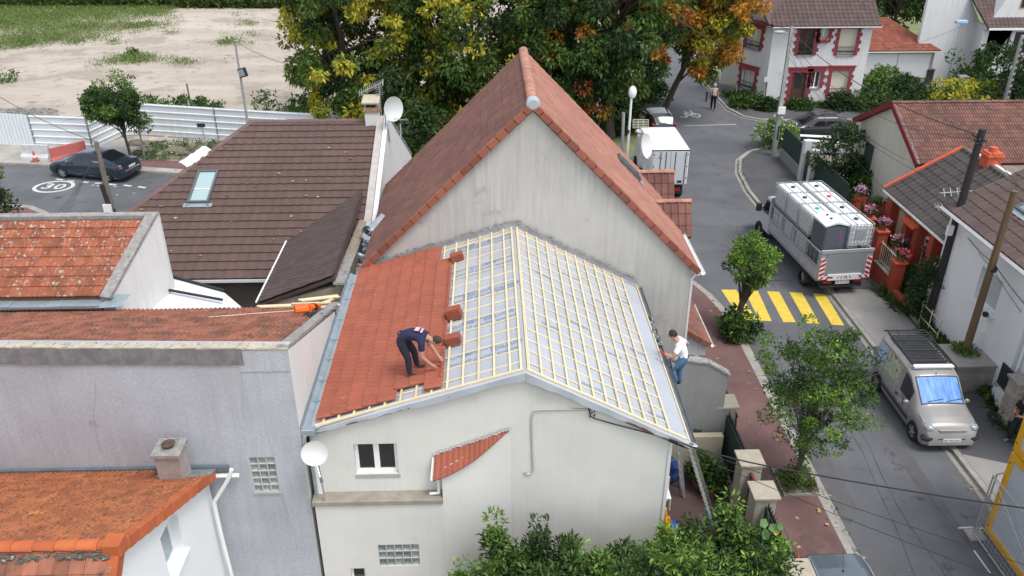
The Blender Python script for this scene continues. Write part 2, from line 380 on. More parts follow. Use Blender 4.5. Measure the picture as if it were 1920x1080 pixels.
sheet('yard', [(4, 20.5), (6.9, 20.5), (6.9, 29.5), (4, 29.5)], PZ - .003, m_pave_d, th=.1)
sheet('garden_soil', [(16.2, 8), (60, 8), (60, 46), (17.4, 45.7), (16.6, 38), (16.7, 24)], .02, m_dirt)
sheet('garden_soil', [(19, 58.2), (60, 57.9), (60, 110), (23, 110), (18.7, 73), (17.4, 62)], .02, m_far)
sheet('courtyard', [(-20, 5), (3.9, 5), (3.9, 35), (-18, 35)], .004, m_dirt)
# ------------------------------------------------------------------ painted marks
cw = thing('zebra_crossing', 'yellow zebra crossing of broad stripes painted across the street behind the flatbed truck', 'crossing', (11.4, 27, 0))
for c in ([(1352, 543), (1380, 543), (1421, 601), (1391, 601)], [(1396, 545), (1421, 545), (1447, 602), (1424, 601)], [(1438, 546), (1461, 547), (1492, 604), (1469, 604)], [(1480, 548), (1504, 549), (1537, 607), (1513, 606)], [(1524, 550), (1548, 552), (1583, 610), (1560, 609)]):
    MB().quad(*[tuple(gz(x, y, .006)) for x, y in c]).build('stripe', m_yellow, cw)
def mark(name, polys, m, label, cat, z=.006):
    c = Vector(gz(*polys[0][0])); t = thing(name, label, cat, (c.x, c.y, 0)); mb = MB()
    return t, mb
def text_mesh(s, size, bold=0.0, sx=1.0):
    cu = bpy.data.curves.new('t', 'FONT'); cu.body = s; cu.size = size; cu.align_x = 'CENTER'; cu.align_y = 'CENTER'; cu.offset = bold; cu.resolution_u = 2; cu.space_character = 1.05
    o = bpy.data.objects.new('t', cu); COL.objects.link(o); dg = bpy.context.evaluated_depsgraph_get(); me = bpy.data.meshes.new_from_object(o.evaluated_get(dg)); bpy.data.objects.remove(o); me.materials.clear()
    if sx != 1.0: me.transform(Matrix.Scale(sx, 4, (1, 0, 0)))
    return me
def put_text(name, s, size, O, U, V, m, parent, bold=0.0, sx=1.0, kind=None, me=None):
    me = me or text_mesh(s, size, bold, sx); O, U, V = Vector(O), Vector(U).normalized(), Vector(V).normalized(); N = U.cross(V).normalized(); V = N.cross(U)
    if not len(me.materials): me.materials.append(m)
    o = bpy.data.objects.new(name, me); COL.objects.link(o)
    if parent is not None: o.parent = parent
    off = woff(parent); p = O - off; o.matrix_local = Matrix(((U.x, V.x, N.x, p.x), (U.y, V.y, N.y, p.y), (U.z, V.z, N.z, p.z), (0, 0, 0, 1)))
    if kind: o['kind'] = kind
    return o
c = gz(101, 350); sl = thing('speed_marking', 'white circle with the number 30 painted on the left street before the blue car', 'road marking', (c.x, c.y, 0))
mb = MB(); n = 36
for r0, r1 in ((.86, 1.05),):
    for k in range(n):
        a, b = 2 * math.pi * k / n, 2 * math.pi * (k + 1) / n
        mb.quad(*[(c.x + r * math.cos(t), c.y + r * math.sin(t) * .82, .006) for r, t in ((r0, a), (r1, a), (r1, b), (r0, b))])
mb.build('ring', m_line, sl); put_text('number', '30', 1.05, (c.x, c.y, .006), (1, -.12, 0), (.1, 1, 0), m_line, sl, .02, 1.15)
dl = thing('lane_line', 'broken white line of short dashes between the blue car and the traffic lane', 'road marking', (-19, 42, 0))
for a, b, c_, d in ((105, 336, 118, 337), (126, 339, 139, 340), (152, 341, 166, 342), (178, 343, 192, 344), (204, 345, 218, 347), (232, 347, 246, 349), (259, 350, 273, 352), (172, 347, 177, 347), (181, 348, 187, 348), (191, 349, 196, 349), (213, 350, 219, 350)):
    p, q = gz(a, b, .006), gz(c_, d, .006); MB().bar(p - Vector((0, 0, 0)), q, .16 if c_ - a > 8 else .08, .002).build('dash', m_line, dl)
bk = gz(1291, 214); bt = thing('bicycle_marking', 'small white bicycle symbol painted on the road beyond the junction', 'road marking', (bk.x, bk.y, 0))
mb = MB()
for dx in (-.42, .42):
    for k in range(16):
        a, b = 2 * math.pi * k / 16, 2 * math.pi * (k + 1) / 16
        mb.quad(*[(bk.x + dx + r * math.cos(t), bk.y - .3 + r * math.sin(t) * 1.5, .006) for r, t in ((.22, a), (.32, a), (.32, b), (.22, b))])
for p, q in (((-.42, -.3), (-.1, .4)), ((-.1, .4), (.32, .4)), ((.32, .4), (.42, -.3)), ((-.1, .4), (.05, -.3)), ((.05, -.3), (.32, .4)), ((-.42, -.3), (.05, -.3)), ((.25, .8), (.34, .3)), ((-.2, .6), (0, .6))):
    mb.bar((bk.x + p[0], bk.y + p[1], .006), (bk.x + q[0], bk.y + q[1], .006), .09, .001)
mb.build('bicycle_symbol', m_line, bt)
t = thing('parking_line', 'thin white parking corner line painted beside the mesh fence at the lower right', 'road marking', (12.4, 15.5, 0))
for a in ([(1797, 990), (1825, 988)], [(1826, 1032), (1857, 1075)], [(1830, 991), (1843, 990)]): MB().bar(gz(*a[0], .006), gz(*a[1], .006), .045, .001).build('line', m_line, t)
MB().bar(gz(1282, 236, .005), gz(1380, 233, .005), .22, .001).build('stone_channel', m_kerb)['kind'] = 'structure'
for px, py in ((1427, 249), (1272, 215)):
    c = gz(px, py); t = thing('manhole_cover', 'round iron manhole cover in the asphalt ' + ('below the concrete utility pole at the junction' if px > 1400 else 'beside the bicycle symbol on the far road'), 'manhole cover', (c.x, c.y, 0)); MB().lathe((c.x, c.y, .003), (0, 0, 1), [(.42, 0), (.42, .006), (.36, .008), (.34, .004), (0.001, .006)], 24).build('cover', m_grate, t)
sheet('asphalt_repair', [(9.25, 17), (9.9, 17), (9.9, 26), (9.25, 26)], .003, m_patch)
sheet('asphalt_repair', [(11.9, 13), (12.35, 13), (12.35, 21), (11.9, 21)], .003, m_patch)
# cracks and tar lines of the road, thin joined strips
mb = MB(); rr = random.Random(3)
for x0, y0, dx, dy, n in ((11.2, 9, .02, .8, 18), (10.3, 14, .05, .9, 14), (9.3, 33, .9, .25, 7), (10, 36, .7, -.1, 8), (12, 50, .6, .1, 6), (12.5, 12, -.02, .7, 8), (-26, 41, .9, .25, 9), (-22, 40.5, .9, .35, 8)):
    p = Vector((x0, y0, .004))
    for i in range(n):
        q = p + Vector((dx + rr.uniform(-.12, .12), dy + rr.uniform(-.12, .12), 0)); mb.bar(p, q, rr.uniform(.010, .024), .0006); p = q
mb.build('road_cracks', mat('tar', (.06, .06, .065), rough=.9))['kind'] = 'stuff'
MB().bar((7.9, 10.5, PZ + .003), (7.6, 16.4, PZ + .003), .02, .001).build('pavement_joint', mat('tar', (.045, .045, .05)))['kind'] = 'structure'
# ================================================================== wall and roof materials
m_white = mat('cream_render', (.655, .645, .61), (.615, .605, .575), s=.7, big=.06, bigs=.5, fine=.04, bs=60, bump=.15, streak=(.46, .45, .42), sk=.28, spot=((.52, .49, .44),), spots=1.4, spott=.66)
m_gable = mat('grey_cream_render', (.50, .485, .455), (.45, .44, .415), s=.6, big=.08, fine=.06, bs=50, bump=.15, streak=(.26, .255, .25), sk=.55, spot=((.36, .35, .335),), spots=.9, spott=.60)
m_grey = mat('grey_render', (.43, .445, .485), (.385, .40, .435), s=.55, big=.13, bigs=.5, fine=.13, bs=26, bump=.4, streak=(.31, .295, .31), spot=((.30, .285, .30), (.46, .44, .435)), spots=(.8, 1.3), spott=(.68, .66))
m_sidew = mat('white_render', (.72, .71, .69), (.66, .65, .63), s=.8, big=.05, fine=.03, bump=.1, streak=(.44, .43, .42))
m_wht = mat('clean_white_render', (.80, .82, .84), (.77, .79, .81), s=.5, big=.03, fine=.02, bump=.08)
m_frame = mat('white_pvc', (.80, .80, .80), rough=.35)
m_glass = mat('window_glass', (.02, .022, .026), rough=.06, spec=.7)
m_glassb = mat('pale_glass', (.20, .25, .27), (.28, .33, .35), s=1.5, rough=.08, spec=.7)
m_coping = mat('lichen_coping', (.36, .34, .32), (.26, .25, .24), s=6, fine=.18, bs=60, bump=.7, spot=((.17, .16, .155), (.50, .47, .42)), spots=(9., 14.), spott=(.56, .62))
m_dark_cop = mat('stained_concrete', (.25, .235, .235), (.17, .16, .165), s=4, fine=.15, bs=50, bump=.6, streak=(.10, .095, .1), spot=((.5, .45, .36),), spots=7., spott=.66)
m_zinc = mat('zinc', (.42, .49, .53), (.34, .42, .46), s=3, rough=.42, metal=.55, big=.1, fine=.05, spot=((.55, .60, .62),), spots=4., spott=.6)
m_zincd = mat('dark_zinc', (.19, .22, .25), (.14, .165, .19), s=3, rough=.45, metal=.4)
m_zpipe = mat('zinc_pipe', (.50, .54, .57), (.42, .46, .49), s=5, rough=.35, metal=.6)
m_new = mat('new_red_tile', (.345, .098, .056), (.29, .085, .052), s=1.6, rnd=.07, rough=.75, fine=.08, bs=40, spot=((.40, .17, .12),), spots=5.0, spott=.62)
m_bigt = mat('dark_pink_tile', (.185, .085, .064), (.145, .070, .056), s=1.6, rnd=.16, rough=.85, big=.12, fine=.08, spot=((.24, .10, .075),), spots=3.0, spott=.6)  # darker pink brown tile, left slope and dormers of the tall house
m_pale = mat('pale_pink_tile', (.40, .20, .155), (.34, .165, .125), s=1.6, rnd=.10, rough=.8, big=.10, fine=.08, spot=((.28, .13, .10),), spots=3.0, spott=.62)  # paler pink tile, right slope of the tall house
m_ridge = mat('pale_ridge_tile', (.42, .21, .15), (.36, .17, .12), s=4, rnd=.12, fine=.1, spot=((.5, .38, .28), (.45, .33, .05)), spots=(7., 4.), spott=(.6, .74))
m_verge = mat('verge_tile', (.27, .092, .058), (.235, .082, .05), s=4, rnd=.24, fine=.06)
m_brown = mat('brown_concrete_tile', (.112, .070, .060), (.102, .064, .056), s=1.2, rnd=.05, rough=.8, big=.08, fine=.08, bs=40)
m_slate = mat('dark_brown_tile', (.085, .057, .052), (.07, .05, .046), s=2, rnd=.14, fine=.1, rough=.8)
m_old = mat('old_red_tile', (.33, .105, .052), (.22, .075, .045), s=2.6, rnd=.20, fine=.12, bs=60, bump=.3, rough=.9, spot=((.14, .09, .07), (.44, .40, .32)), spots=(7.0, 9.0), spott=(.57, .57))
m_lich = mat('mottled_red_tile', (.33, .125, .078), (.21, .095, .066), s=2.2, rnd=.24, fine=.15, bs=60, bump=.3, rough=.92, spot=((.12, .075, .055), (.36, .16, .07), (.36, .33, .28)), spots=(2.2, 1.3, 9.), spott=(.56, .60, .68))
m_orange = mat('orange_mossy_tile', (.41, .148, .060), (.32, .108, .050), s=1.5, rnd=.20, fine=.14, bs=60, bump=.3, rough=.9, spot=((.56, .24, .05), (.13, .07, .045)), spots=(2.3, 11.), spott=(.60, .54))
m_oridge = mat('orange_ridge_tile', (.47, .125, .042), (.40, .10, .038), s=3, rnd=.15, fine=.1, spot=((.18, .10, .07), (.5, .42, .34)), spots=(5., 12.), spott=(.62, .70))
m_mort = mat('mossy_mortar', (.16, .145, .125), (.08, .075, .065), s=9, fine=.2, bump=.8, spot=((.55, .53, .48),), spots=14., spott=.58)
m_blk = mat('black_rubber', (.025, .026, .028), rough=.6)
m_wood = mat('new_batten_wood', (.74, .63, .42), (.68, .56, .35), s=5, rnd=.10, rough=.7, fine=.06)
m_oldw = mat('old_brown_wood', (.13, .07, .045), (.09, .05, .035), s=4, fine=.15, rough=.85)
m_memb = mat('roof_membrane', (.40, .425, .465), (.37, .395, .435), s=1.2, big=.04, rough=.65, fine=.03, bs=30, bump=.15)
m_print = mat('blue_print', (.20, .29, .42), rough=.65)
m_dish = mat('dish_white', (.66, .67, .66), rough=.4)
m_galv = mat('galvanised_steel', (.45, .47, .48), rough=.4, metal=.5)
# ------------------------------------------------------------------ windows and fittings
def window(parent, O, U, w, h, inset=.12, cols=2, rows=1, fw=.06, m_f=None, m_g=None, sill=None, curtain=None, W=(0, 0, 1), name='window', N=None, label=None, arch=None):
    """window set back by inset in the hole that starts at O (lower left corner, on the outer face)"""
    m_f = m_f or m_frame; m_g = m_g or m_glass; O, U, W = Vector(O), Vector(U).normalized(), Vector(W).normalized(); N = N or (U.cross(W) * -1.0)
    I = O + N * inset; mb = MB()
    def bx(a0, b0, a1, b1, t=.05, d=0.0): mb.obox(I + U * (a0 + a1) / 2 + W * (b0 + b1) / 2 + N * (t / 2 + d), U * (a1 - a0) / 2, N * t / 2, W * (b1 - b0) / 2)
    g = .002
    bx(g, g, w - g, fw); bx(g, h - fw, w - g, h - g); bx(g, fw, fw, h - fw); bx(w - fw, fw, w - g, h - fw)
    for c in range(1, cols): x = w * c / cols; bx(x - fw * .8, fw, x + fw * .8, h - fw, .055)
    for r in range(1, rows): z = h * r / rows; bx(fw, z - .02, w - fw, z + .02, .045)
    f = mb.build(name, m_f, parent, label=label)
    for c in range(cols):
        a0, a1 = (fw if c == 0 else w * c / cols + fw * .8), (w - fw if c == cols - 1 else w * (c + 1) / cols - fw * .8)
        q = MB(); q.obox(I + U * (a0 + a1) / 2 + W * h / 2 + N * .035, U * (a1 - a0) / 2, N * .006, W * (h / 2 - fw)); q.build('pane', m_g, f)
    if curtain:
        for c in range(cols):
            a0, a1 = w * c / cols + fw, w * (c + 1) / cols - fw; q = MB(); q.obox(I + U * (a0 + a1) / 2 + W * h / 2 + N * .024, U * (a1 - a0) / 2 * .86, N * .003, W * (h / 2 - fw)); q.build('curtain', curtain, f)
    if sill:
        q = MB(); q.obox(O + U * w / 2 - N * .03 + W * -.03 + N * inset / 2, U * (w / 2 + .06), N * (inset / 2 + .05), W * .028); q.build('sill', sill, f)
    return f
def dish(name, label, c, d, r, arm, m=None, group=None, pole=None, depth=.14):
    c, d = Vector(c), Vector(d).normalized(); t = thing(name, label, 'satellite dish', tuple(c), group); prof = []
    for i in range(8): q = i / 7; prof.append((max(r * q, .002), depth * r * 2 * q * q))
    back = [(max(a * .985, .001), b - .012) for a, b in prof][::-1]
    MB().lathe(c, d, prof + [(r * 1.02, prof[-1][1] + .004), (r * 1.02, prof[-1][1] - .01)] + back, 32).build('reflector', m or m_dish, t, smooth=True)
    e = c + Vector(arm); MB().tube([c - Vector((0, 0, r * .8)) + d * .05, e], .016, 6).build('feed_arm', m_galv, t); MB().cyl(e - d * .02, e + (c - e).normalized() * .12, .035, .03, 8).build('receiver', mat('receiver_grey', (.12, .12, .13)), t)
    if pole: MB().tube([c - d * .03] + [Vector(p) for p in pole], .025, 6).build('mast', m_galv, t)
    return t
def pipe(name, pts, r, m, parent, n=8): return MB().tube(pts, r, n).build(name, m, parent, smooth=True)
def ridge_row(parent, p0, p1, n, r, m, side, name='ridge_tile', over=1.12, up=(0, 0, 1), taper=.82):
    """overlapping half round tiles from p0 to p1"""
    p0, p1, up = Vector(p0), Vector(p1), Vector(up); d = (p1 - p0) / n; D = d.normalized(); S = D.cross(up).normalized(); Nn = S.cross(D); P = []; F = []; k = 9; L_ = d.length * over
    for j, (y, rr) in enumerate(((0, r), (L_ * .14, r), (L_ * .15, r * .93), (L_, r * taper))):
        for i in range(k): a = math.pi * (i / (k - 1)); P.append((-math.cos(a) * rr, y, math.sin(a) * rr * .75))
    F = [(j * k + i, j * k + i + 1, (j + 1) * k + i + 1, (j + 1) * k + i) for j in range(3) for i in range(k - 1)] + [tuple(range(k))[::-1]]
    me = bpy.data.meshes.new(name); me.from_pydata(P, [], F); me.materials.append(m); off = woff(parent); rr_ = random.Random(n)
    me.polygons.foreach_set('use_smooth', [True] * len(F))
    try: me.set_sharp_from_angle(angle=R(35))
    except Exception: pass
    for i in range(n):
        o = bpy.data.objects.new(name, me); COL.objects.link(o); o.parent = parent; q = p0 + d * i - off + Nn * (rr_.uniform(0, .012)); t = rr_.uniform(-.02, .02); D2 = (D + S * t).normalized(); S2 = D2.cross(Nn).normalized()
        o.matrix_local = Matrix(((S2.x, D2.x, Nn.x, q.x), (S2.y, D2.y, Nn.y, q.y), (S2.z, D2.z, Nn.z, q.z), (0, 0, 0, 1)))
def verge_row(parent, p0, p1, n, top, drop, inward, m, name='verge_tile', t=.02):
    """L shaped verge tiles; top = reach over the roof (vector), drop = height of the outer leaf"""
    p0, p1, top = Vector(p0), Vector(p1), Vector(top); d = (p1 - p0) / n; D = d.normalized(); T = top.normalized(); Nn = D.cross(T).normalized()
    if Nn.z < 0: Nn = -Nn
    P = []; dn = -Nn; w = top.length; prof = [T * w, T * 0 + Nn * 0, T * -.005 + dn * drop, T * .02 + dn * drop, T * .02 + dn * t, T * w + dn * t]; L_ = d.length * .93; k = len(prof)
    for y, lift in ((0, t * .9), (L_, 0)): P += [tuple(D * y + q + Nn * lift) for q in prof]
    F = [(i, (i + 1) % k, k + (i + 1) % k, k + i) for i in range(k)] + [tuple(range(k))[::-1], tuple(range(k, 2 * k))]
    me = bpy.data.meshes.new(name); me.from_pydata(P, [], F); bm = bmesh.new(); bm.from_mesh(me); bmesh.ops.recalc_face_normals(bm, faces=bm.faces); bm.to_mesh(me); bm.free(); me.materials.append(m); off = woff(parent)
    for i in range(n):
        o = bpy.data.objects.new(name, me); COL.objects.link(o); o.parent = parent; o.location = p0 + d * i - off
def gutter(parent, p0, p1, r, m, up=(0, 0, 1), name='gutter', n=8):
    p0, p1 = Vector(p0), Vector(p1); D = (p1 - p0).normalized(); S = D.cross(Vector(up)).normalized(); mb = MB(); P = []
    for p in (p0, p1):
        for rr in (r, r * .9): P += [p + S * (math.cos(math.pi + math.pi * i / n) * rr) + Vector((0, 0, math.sin(math.pi + math.pi * i / n) * rr)) for i in range(n + 1)]
    k = n + 1; F = []
    for i in range(n): F += [(i, i + 1, 2 * k + i + 1, 2 * k + i), (k + i, k + i + 1, 3 * k + i + 1, 3 * k + i), (i, i + 1, k + i + 1, k + i), (2 * k + i, 2 * k + i + 1, 3 * k + i + 1, 3 * k + i)]
    F += [(0, k, 3 * k, 2 * k), (n, k + n, 3 * k + n, 2 * k + n)]
    return MB().add(P, F).build(name, m, parent)
# ================================================================== the house whose roof is being renewed
H = thing('house', 'cream rendered house with half its roof open, battens and new red tiles being laid', 'house', (0, 18, 0))
YF, YB = 14.42, 21.72
RX, RZ = .70, 6.40; LX, LZ = -3.84, 5.02; EX, EZ = 4.31, 4.46
wf = 14.5
hole = (gy(662, 833, wf), gy(748, 888, wf)); hw = (hole[0].x + 3.9, hole[1].z, hole[1].x + 3.9, hole[0].z)
XR = .42
wall('wall', (-3.9, wf, 0), (1, 0, 0), [(0, 2.6), (XR + 3.9 - .01, 2.6), (XR + 3.9 - .01, 0), (7.78, 0), (7.78, 4.60), (4.6, 6.30), (0, 4.93)], [hw], .3, m_white, H)
wd_ = window(H, (hole[0].x, wf, hole[1].z), (1, 0, 0), hw[2] - hw[0], hw[3] - hw[1], .1, 2, fw=.075)
MB().box(hole[0].x - .02, wf - .015, hole[1].z - .10, hole[1].x + .03, wf + .08, hole[1].z - .003).build('sill', mat('grey_sill', (.42, .41, .40), (.33, .32, .31), s=5, fine=.1), wd_)
# dim things inside the room: a chair back behind the left pane
mb = MB(); mb.tube([(hole[0].x + .40, wf + .2, hole[1].z + .12), (hole[0].x + .40, wf + .2, hole[1].z + .42), (hole[0].x + .43, wf + .2, hole[1].z + .45), (hole[0].x + .6, wf + .2, hole[1].z + .45)], .012); mb.build('chair_rail', m_frame, wd_)
# lower wall that stands forward of the upper one, with the narrow terrace parapet
XL, XM, XR, YL = -3.92, -1.10, .42, 14.22
lip = gy(812, 895, YL); zp = gy(835, 934, YL).z
gb = (gy(708, 1022, YL), gy(788, 1060, YL)); gm = (gy(657, 1066, YL), gy(688, 1090, YL))
wall('wall', (XL, YL, 0), (1, 0, 0), [(0, 0), (XM - XL, 0), (XM - XL, zp - .16), (0, zp - .12)], [(gb[0].x - XL, gb[1].z, gb[1].x - XL, gb[0].z), (gm[0].x - XL, gm[1].z, gm[1].x - XL, gm[0].z)], .25, m_white, H)
# forward part to the right: its face swings back to meet the upper wall
A0, A1 = Vector((XM, YL, 0)), Vector((XR, wf - .012, 0)); ua = (A1 - A0).normalized(); La = (A1 - A0).length
zt0, zt1 = gy(834, 880, YL).z, gy(955, 808, wf - .02).z
mb = MB()
def pa(t, z, back=0): p = A0 + ua * La * t; return (p.x, p.y + back, z)
ts = [0, .18, .36, .55, .75, 1]
pts = [pa(0, 0), pa(1, 0), pa(1, zt1)] + [pa(t, zt0 + (zt1 - zt0) * t) for t in ts[::-1][1:]]
mb.add(pts, [tuple(range(len(pts)))]); mb.quad(pa(0, 0), pa(0, zt0), (XM, wf + .05, zt0), (XM, wf + .05, 0)); mb.quad(pa(0, zt0), pa(1, zt1), (XR, wf + .05, zt1), (XM, wf + .05, zt0 + .02))
mb.build('wall', m_white, H)
wall('wall', (3.88, wf + .3, 0), (0, 1, 0), [(0, 0), (6.9, 0), (6.9, 4.5), (0, 4.5)], [(2.2, .1, 3.1, 2.2)], .25, m_white, H)
MB().box(3.86, wf - .03, 0, 3.93, wf + .05, 4.5).build('corner_bead', m_white, H)
MB().box(XL - .05, YL - .05, zp - .14, XM, YL + .42, zp).build('parapet', mat('parapet_stone', (.34, .30, .25), (.27, .24, .20), s=4, fine=.14, bump=.4, streak=(.2, .18, .16)), H, bevel=.015)
# little tiled wedge over the step in the wall
ctop0 = gy(815, 852, wf - .01); ctop1 = gy(955, 806, wf - .03); cb0 = Vector((lip.x, YL - .12, lip.z)); 
CN = thing('roof_slip', 'narrow wedge of red tiles built into the cream gable wall over the terrace corner', 'roof', (ctop0.x, wf, ctop0.z))
uu = (Vector((ctop1.x, ctop1.y, ctop1.z)) - ctop0); vv = (ctop0 - cb0)
def wp(t, s): a = ctop0.lerp(ctop1, t); b = cb0.lerp(ctop1, t) - Vector((0, .06, .17)) * math.sin(math.pi * t) * (1 - .3 * t); return b.lerp(a, s)
nt_ = 5; edges = [0, .24, .46, .66, .83, 1.0]
for i in range(nt_):
    t0, t1 = edges[i], edges[i + 1]; mb = MB(); d = Vector((0, -.02, .02)); lo = .0 if i % 2 else -.02; k = 6; P = []
    for q in range(k + 1):
        t = t0 + (t1 - t0) * q / k; b, a = wp(t, lo * .5), wp(t, 1.0); up = d * (1.3 if q % 2 else .7); P += [b + up, a + up]
    F = [(2 * q, 2 * q + 2, 2 * q + 3, 2 * q + 1) for q in range(k)]; n = len(P); P += [p - Vector((0, -.03, .045)) for p in P]
    F += [(n + 2 * q, n + 2 * q + 1, n + 2 * q + 3, n + 2 * q + 2) for q in range(k)] + [(2 * q, n + 2 * q, n + 2 * q + 2, 2 * q + 2) for q in range(k)] + [(0, 1, n + 1, n), (2 * k, n + 2 * k, n + 2 * k + 1, 2 * k + 1)]
    mb.add(P, F).build('tile', m_new, CN)
mb = MB()
for i in range(24):
    p = ctop0.lerp(ctop1, i / 23); mb.blob(p + Vector((0, -.03, .03 + random.uniform(-.01, .015))), .035, 3, (1.6, .7, .7), .25)
mb.build('mortar_joint', mat('light_mortar', (.42, .40, .37), fine=.15, bump=.5), CN)
gutter(CN, (cb0.x - .02, YL - .08, cb0.z + .0), (ctop0.x - .02, wf - .02, ctop0.z - .04), .035, m_frame)
pipe('downpipe', [(cb0.x + .06, YL - .06, cb0.z - .02), (cb0.x + .10, YL + .05, cb0.z - .14), (cb0.x + .1, YL + .1, zp + .07), (cb0.x - .1, YL + .1, zp + .05)], .035, m_frame, CN)
# glass brick panels
def glass_bricks(O, U, w, h, nx, nz, parent, tilt=0.0, m_j=None, label=None):
    O, U = Vector(O), Vector(U).normalized(); W = Vector((0, 0, 1)); N = U.cross(W) * -1.0; fr = MB(); j = .018
    for i in range(nx + 1): x = w * i / nx; fr.obox(O + U * x + W * h / 2 + N * .05, U * j / 2, N * .04, W * (h / 2 + j / 2))
    for k in range(nz + 1): z = h * k / nz; fr.obox(O + U * w / 2 + W * z + N * .052, U * (w / 2), N * .038, W * j / 2)
    f = fr.build('window', m_j or mat('block_joint', (.52, .51, .48), fine=.1), parent, label=label)
    for i in range(nx):
        for k in range(nz):
            a, b = w * (i + .5) / nx, h * (k + .5) / nz; q = MB(); hw_, hh = w / nx / 2 - j / 2, h / nz / 2 - j / 2; c = O + U * a + W * b + N * .04
            P = [c + U * sx * hw_ + W * sz * hh for sx, sz in ((-1, -1), (1, -1), (1, 1), (-1, 1))] + [c + U * sx * hw_ * .72 + W * sz * hh * .72 + N * .03 for sx, sz in ((-1, -1), (1, -1), (1, 1), (-1, 1))]
            q.add(P, [(0, 1, 5, 4), (1, 2, 6, 5), (2, 3, 7, 6), (3, 0, 4, 7), (4, 5, 6, 7)]).build('glass_block', mat('glass_block', (.17, .21, .21), (.30, .33, .32), s=9, rough=.15, spec=.6, rnd=.3), f)
    return f
glass_bricks((gb[0].x, YL, gb[1].z), (1, 0, 0), gb[1].x - gb[0].x, gb[0].z - gb[1].z, 5, 3, H)
window(H, (gm[0].x, YL, gm[1].z), (1, 0, 0), gm[1].x - gm[0].x, gm[0].z - gm[1].z, .08, 1, fw=.05)
# grey plastic conduit and cable on the gable
c0 = [gy(x, y, wf - .02) for x, y in ((988, 884), (984, 886), (988, 889), (996, 888), (1000, 880), (998, 830), (997, 785), (1001, 770), (1010, 768), (1060, 767), (1104, 768))]
pipe('conduit', c0, .026, mat('grey_conduit', (.45, .44, .41)), H, 6)
c1 = [gy(x, y, wf - .035) for x, y in ((1104, 766), (1106, 778), (1112, 784), (1150, 795), (1200, 808), (1255, 823))]
pipe('cable', c1, .012, m_blk, H, 5); mb = MB()
for i in range(9): mb.blob(gy(1103 + random.uniform(0, 12), 768 + i * 2, wf - .05), .02, 3)
mb.build('cable_clamp', m_blk, H)
# ------------------------------------------------------------------ roof of that house
VL = Vector((RX - LX, 0, RZ - LZ)); LL = VL.length; VL.normalize(); UL = Vector((0, -1, 0)); OL = Vector((LX, YB, LZ)); NL = UL.cross(VL)
VR = Vector((RX - EX, 0, RZ - EZ)); LR = VR.length; VR.normalize(); UR = Vector((0, 1, 0)); OR_ = Vector((EX, YF, EZ)); NR = UR.cross(VR)
YLEN = YB - YF
mb = MB()
def membrane(O, U, V, L_, W_):
    g = 26; h = 14; P = []; rr = random.Random(int(L_ * 10))
    N = U.cross(V)
    for i in range(g + 1):
        for k in range(h + 1):
            e = 0 if i in (0, g) or k in (0, h) else rr.uniform(-.008, .008); P.append(O + U * W_ * i / g + V * L_ * k / h + N * e)
    mb.add(P, [(i * (h + 1) + k, (i + 1) * (h + 1) + k, (i + 1) * (h + 1) + k + 1, i * (h + 1) + k + 1) for i in range(g) for k in range(h)])
membrane(OL, UL, VL, LL, YLEN); membrane(OR_, UR, VR, LR, YLEN)
roof = mb.build('roof', m_memb, H)
mb = MB(); mb.prism([OL - NL * .03, OL + VL * LL - NL * .03, OL + VL * LL - NL * .18, OL - NL * .14], UL * YLEN); mb.prism([OR_ - NR * .03, OR_ + VR * LR - NR * .03, OR_ + VR * LR - NR * .18, OR_ - NR * .14], UR * YLEN)
mb.build('roof_frame', m_oldw, H)
TX = 2.93                                     # how far up the left slope the tiles reach
nb = int((LL - .25) / .345)
def along(O, U, V, N, a0, a1, b, w, h, base, nm):
    m = MB(); p, q = O + U * a0 + V * b + N * base, O + U * a1 + V * b + N * base; m.bar(p, q, w, h, N); return m.build(nm, m_wood, roof)
def upw(O, U, V, N, a, b0, b1, w, h, base, nm):
    m = MB(); p, q = O + U * a + V * b0 + N * base, O + U * a + V * b1 + N * base; m.bar(p, q, w, h, N); return m.build(nm, m_wood, roof)
cb = .022; bh = .026
# counter battens run up the slope under the battens
for a in [YLEN - .04, YLEN - .36] + [YLEN - .36 - .47 * k for k in range(1, 15)] + [.12, .3]:
    if a < .05: continue
    upw(OL, UL, VL, NL, a, .1, LL - .05, .030, cb, .004, 'counter_batten')
    upw(OR_, UR, VR, NR, YLEN - a, .54, LR - .05, .030, cb, .004, 'counter_batten')
for k in range(nb + 1):
    b = .30 + .345 * k
    if b < LL - .05: along(OL, UL, VL, NL, .05 if b > 2 else 3.0 if b > .5 else 5.4, YLEN - .05, b, .044, bh, .004 + cb, 'batten')
for k in range(12):
    b = .56 + .317 * k
    if b < LR - .04: along(OR_, UR, VR, NR, .03, YLEN - .06, b, .040, bh, .004 + cb, 'batten')
along(OL, UL, VL, NL, .05, YLEN - .03, LL - .07, .045, bh, .004 + cb, 'batten'); along(OR_, UR, VR, NR, .03, YLEN - .05, LR - .07, .045, bh, .004 + cb, 'batten')
# the new tiles, laid from the left eave
polyT = [(.06, .16), (YLEN - .14, .16), (YLEN - .14, .16 + .345 * 8 + .01), (.06, .16 + .345 * 8 + .01)]
def sk(a, b):
    j = int((b - .16) / .345)
    if j >= 7 and a < 1.15: return True
    if j == 7 and a > YLEN - .62: return False
    return a > YLEN - .22 - .02 * j
tile_roof(roof, OL, UL, VL, polyT, .322, .345, 'flow', m_new, 300, h=.036, th=.055, skip=sk, lift=cb + bh + .006, jit=.010)
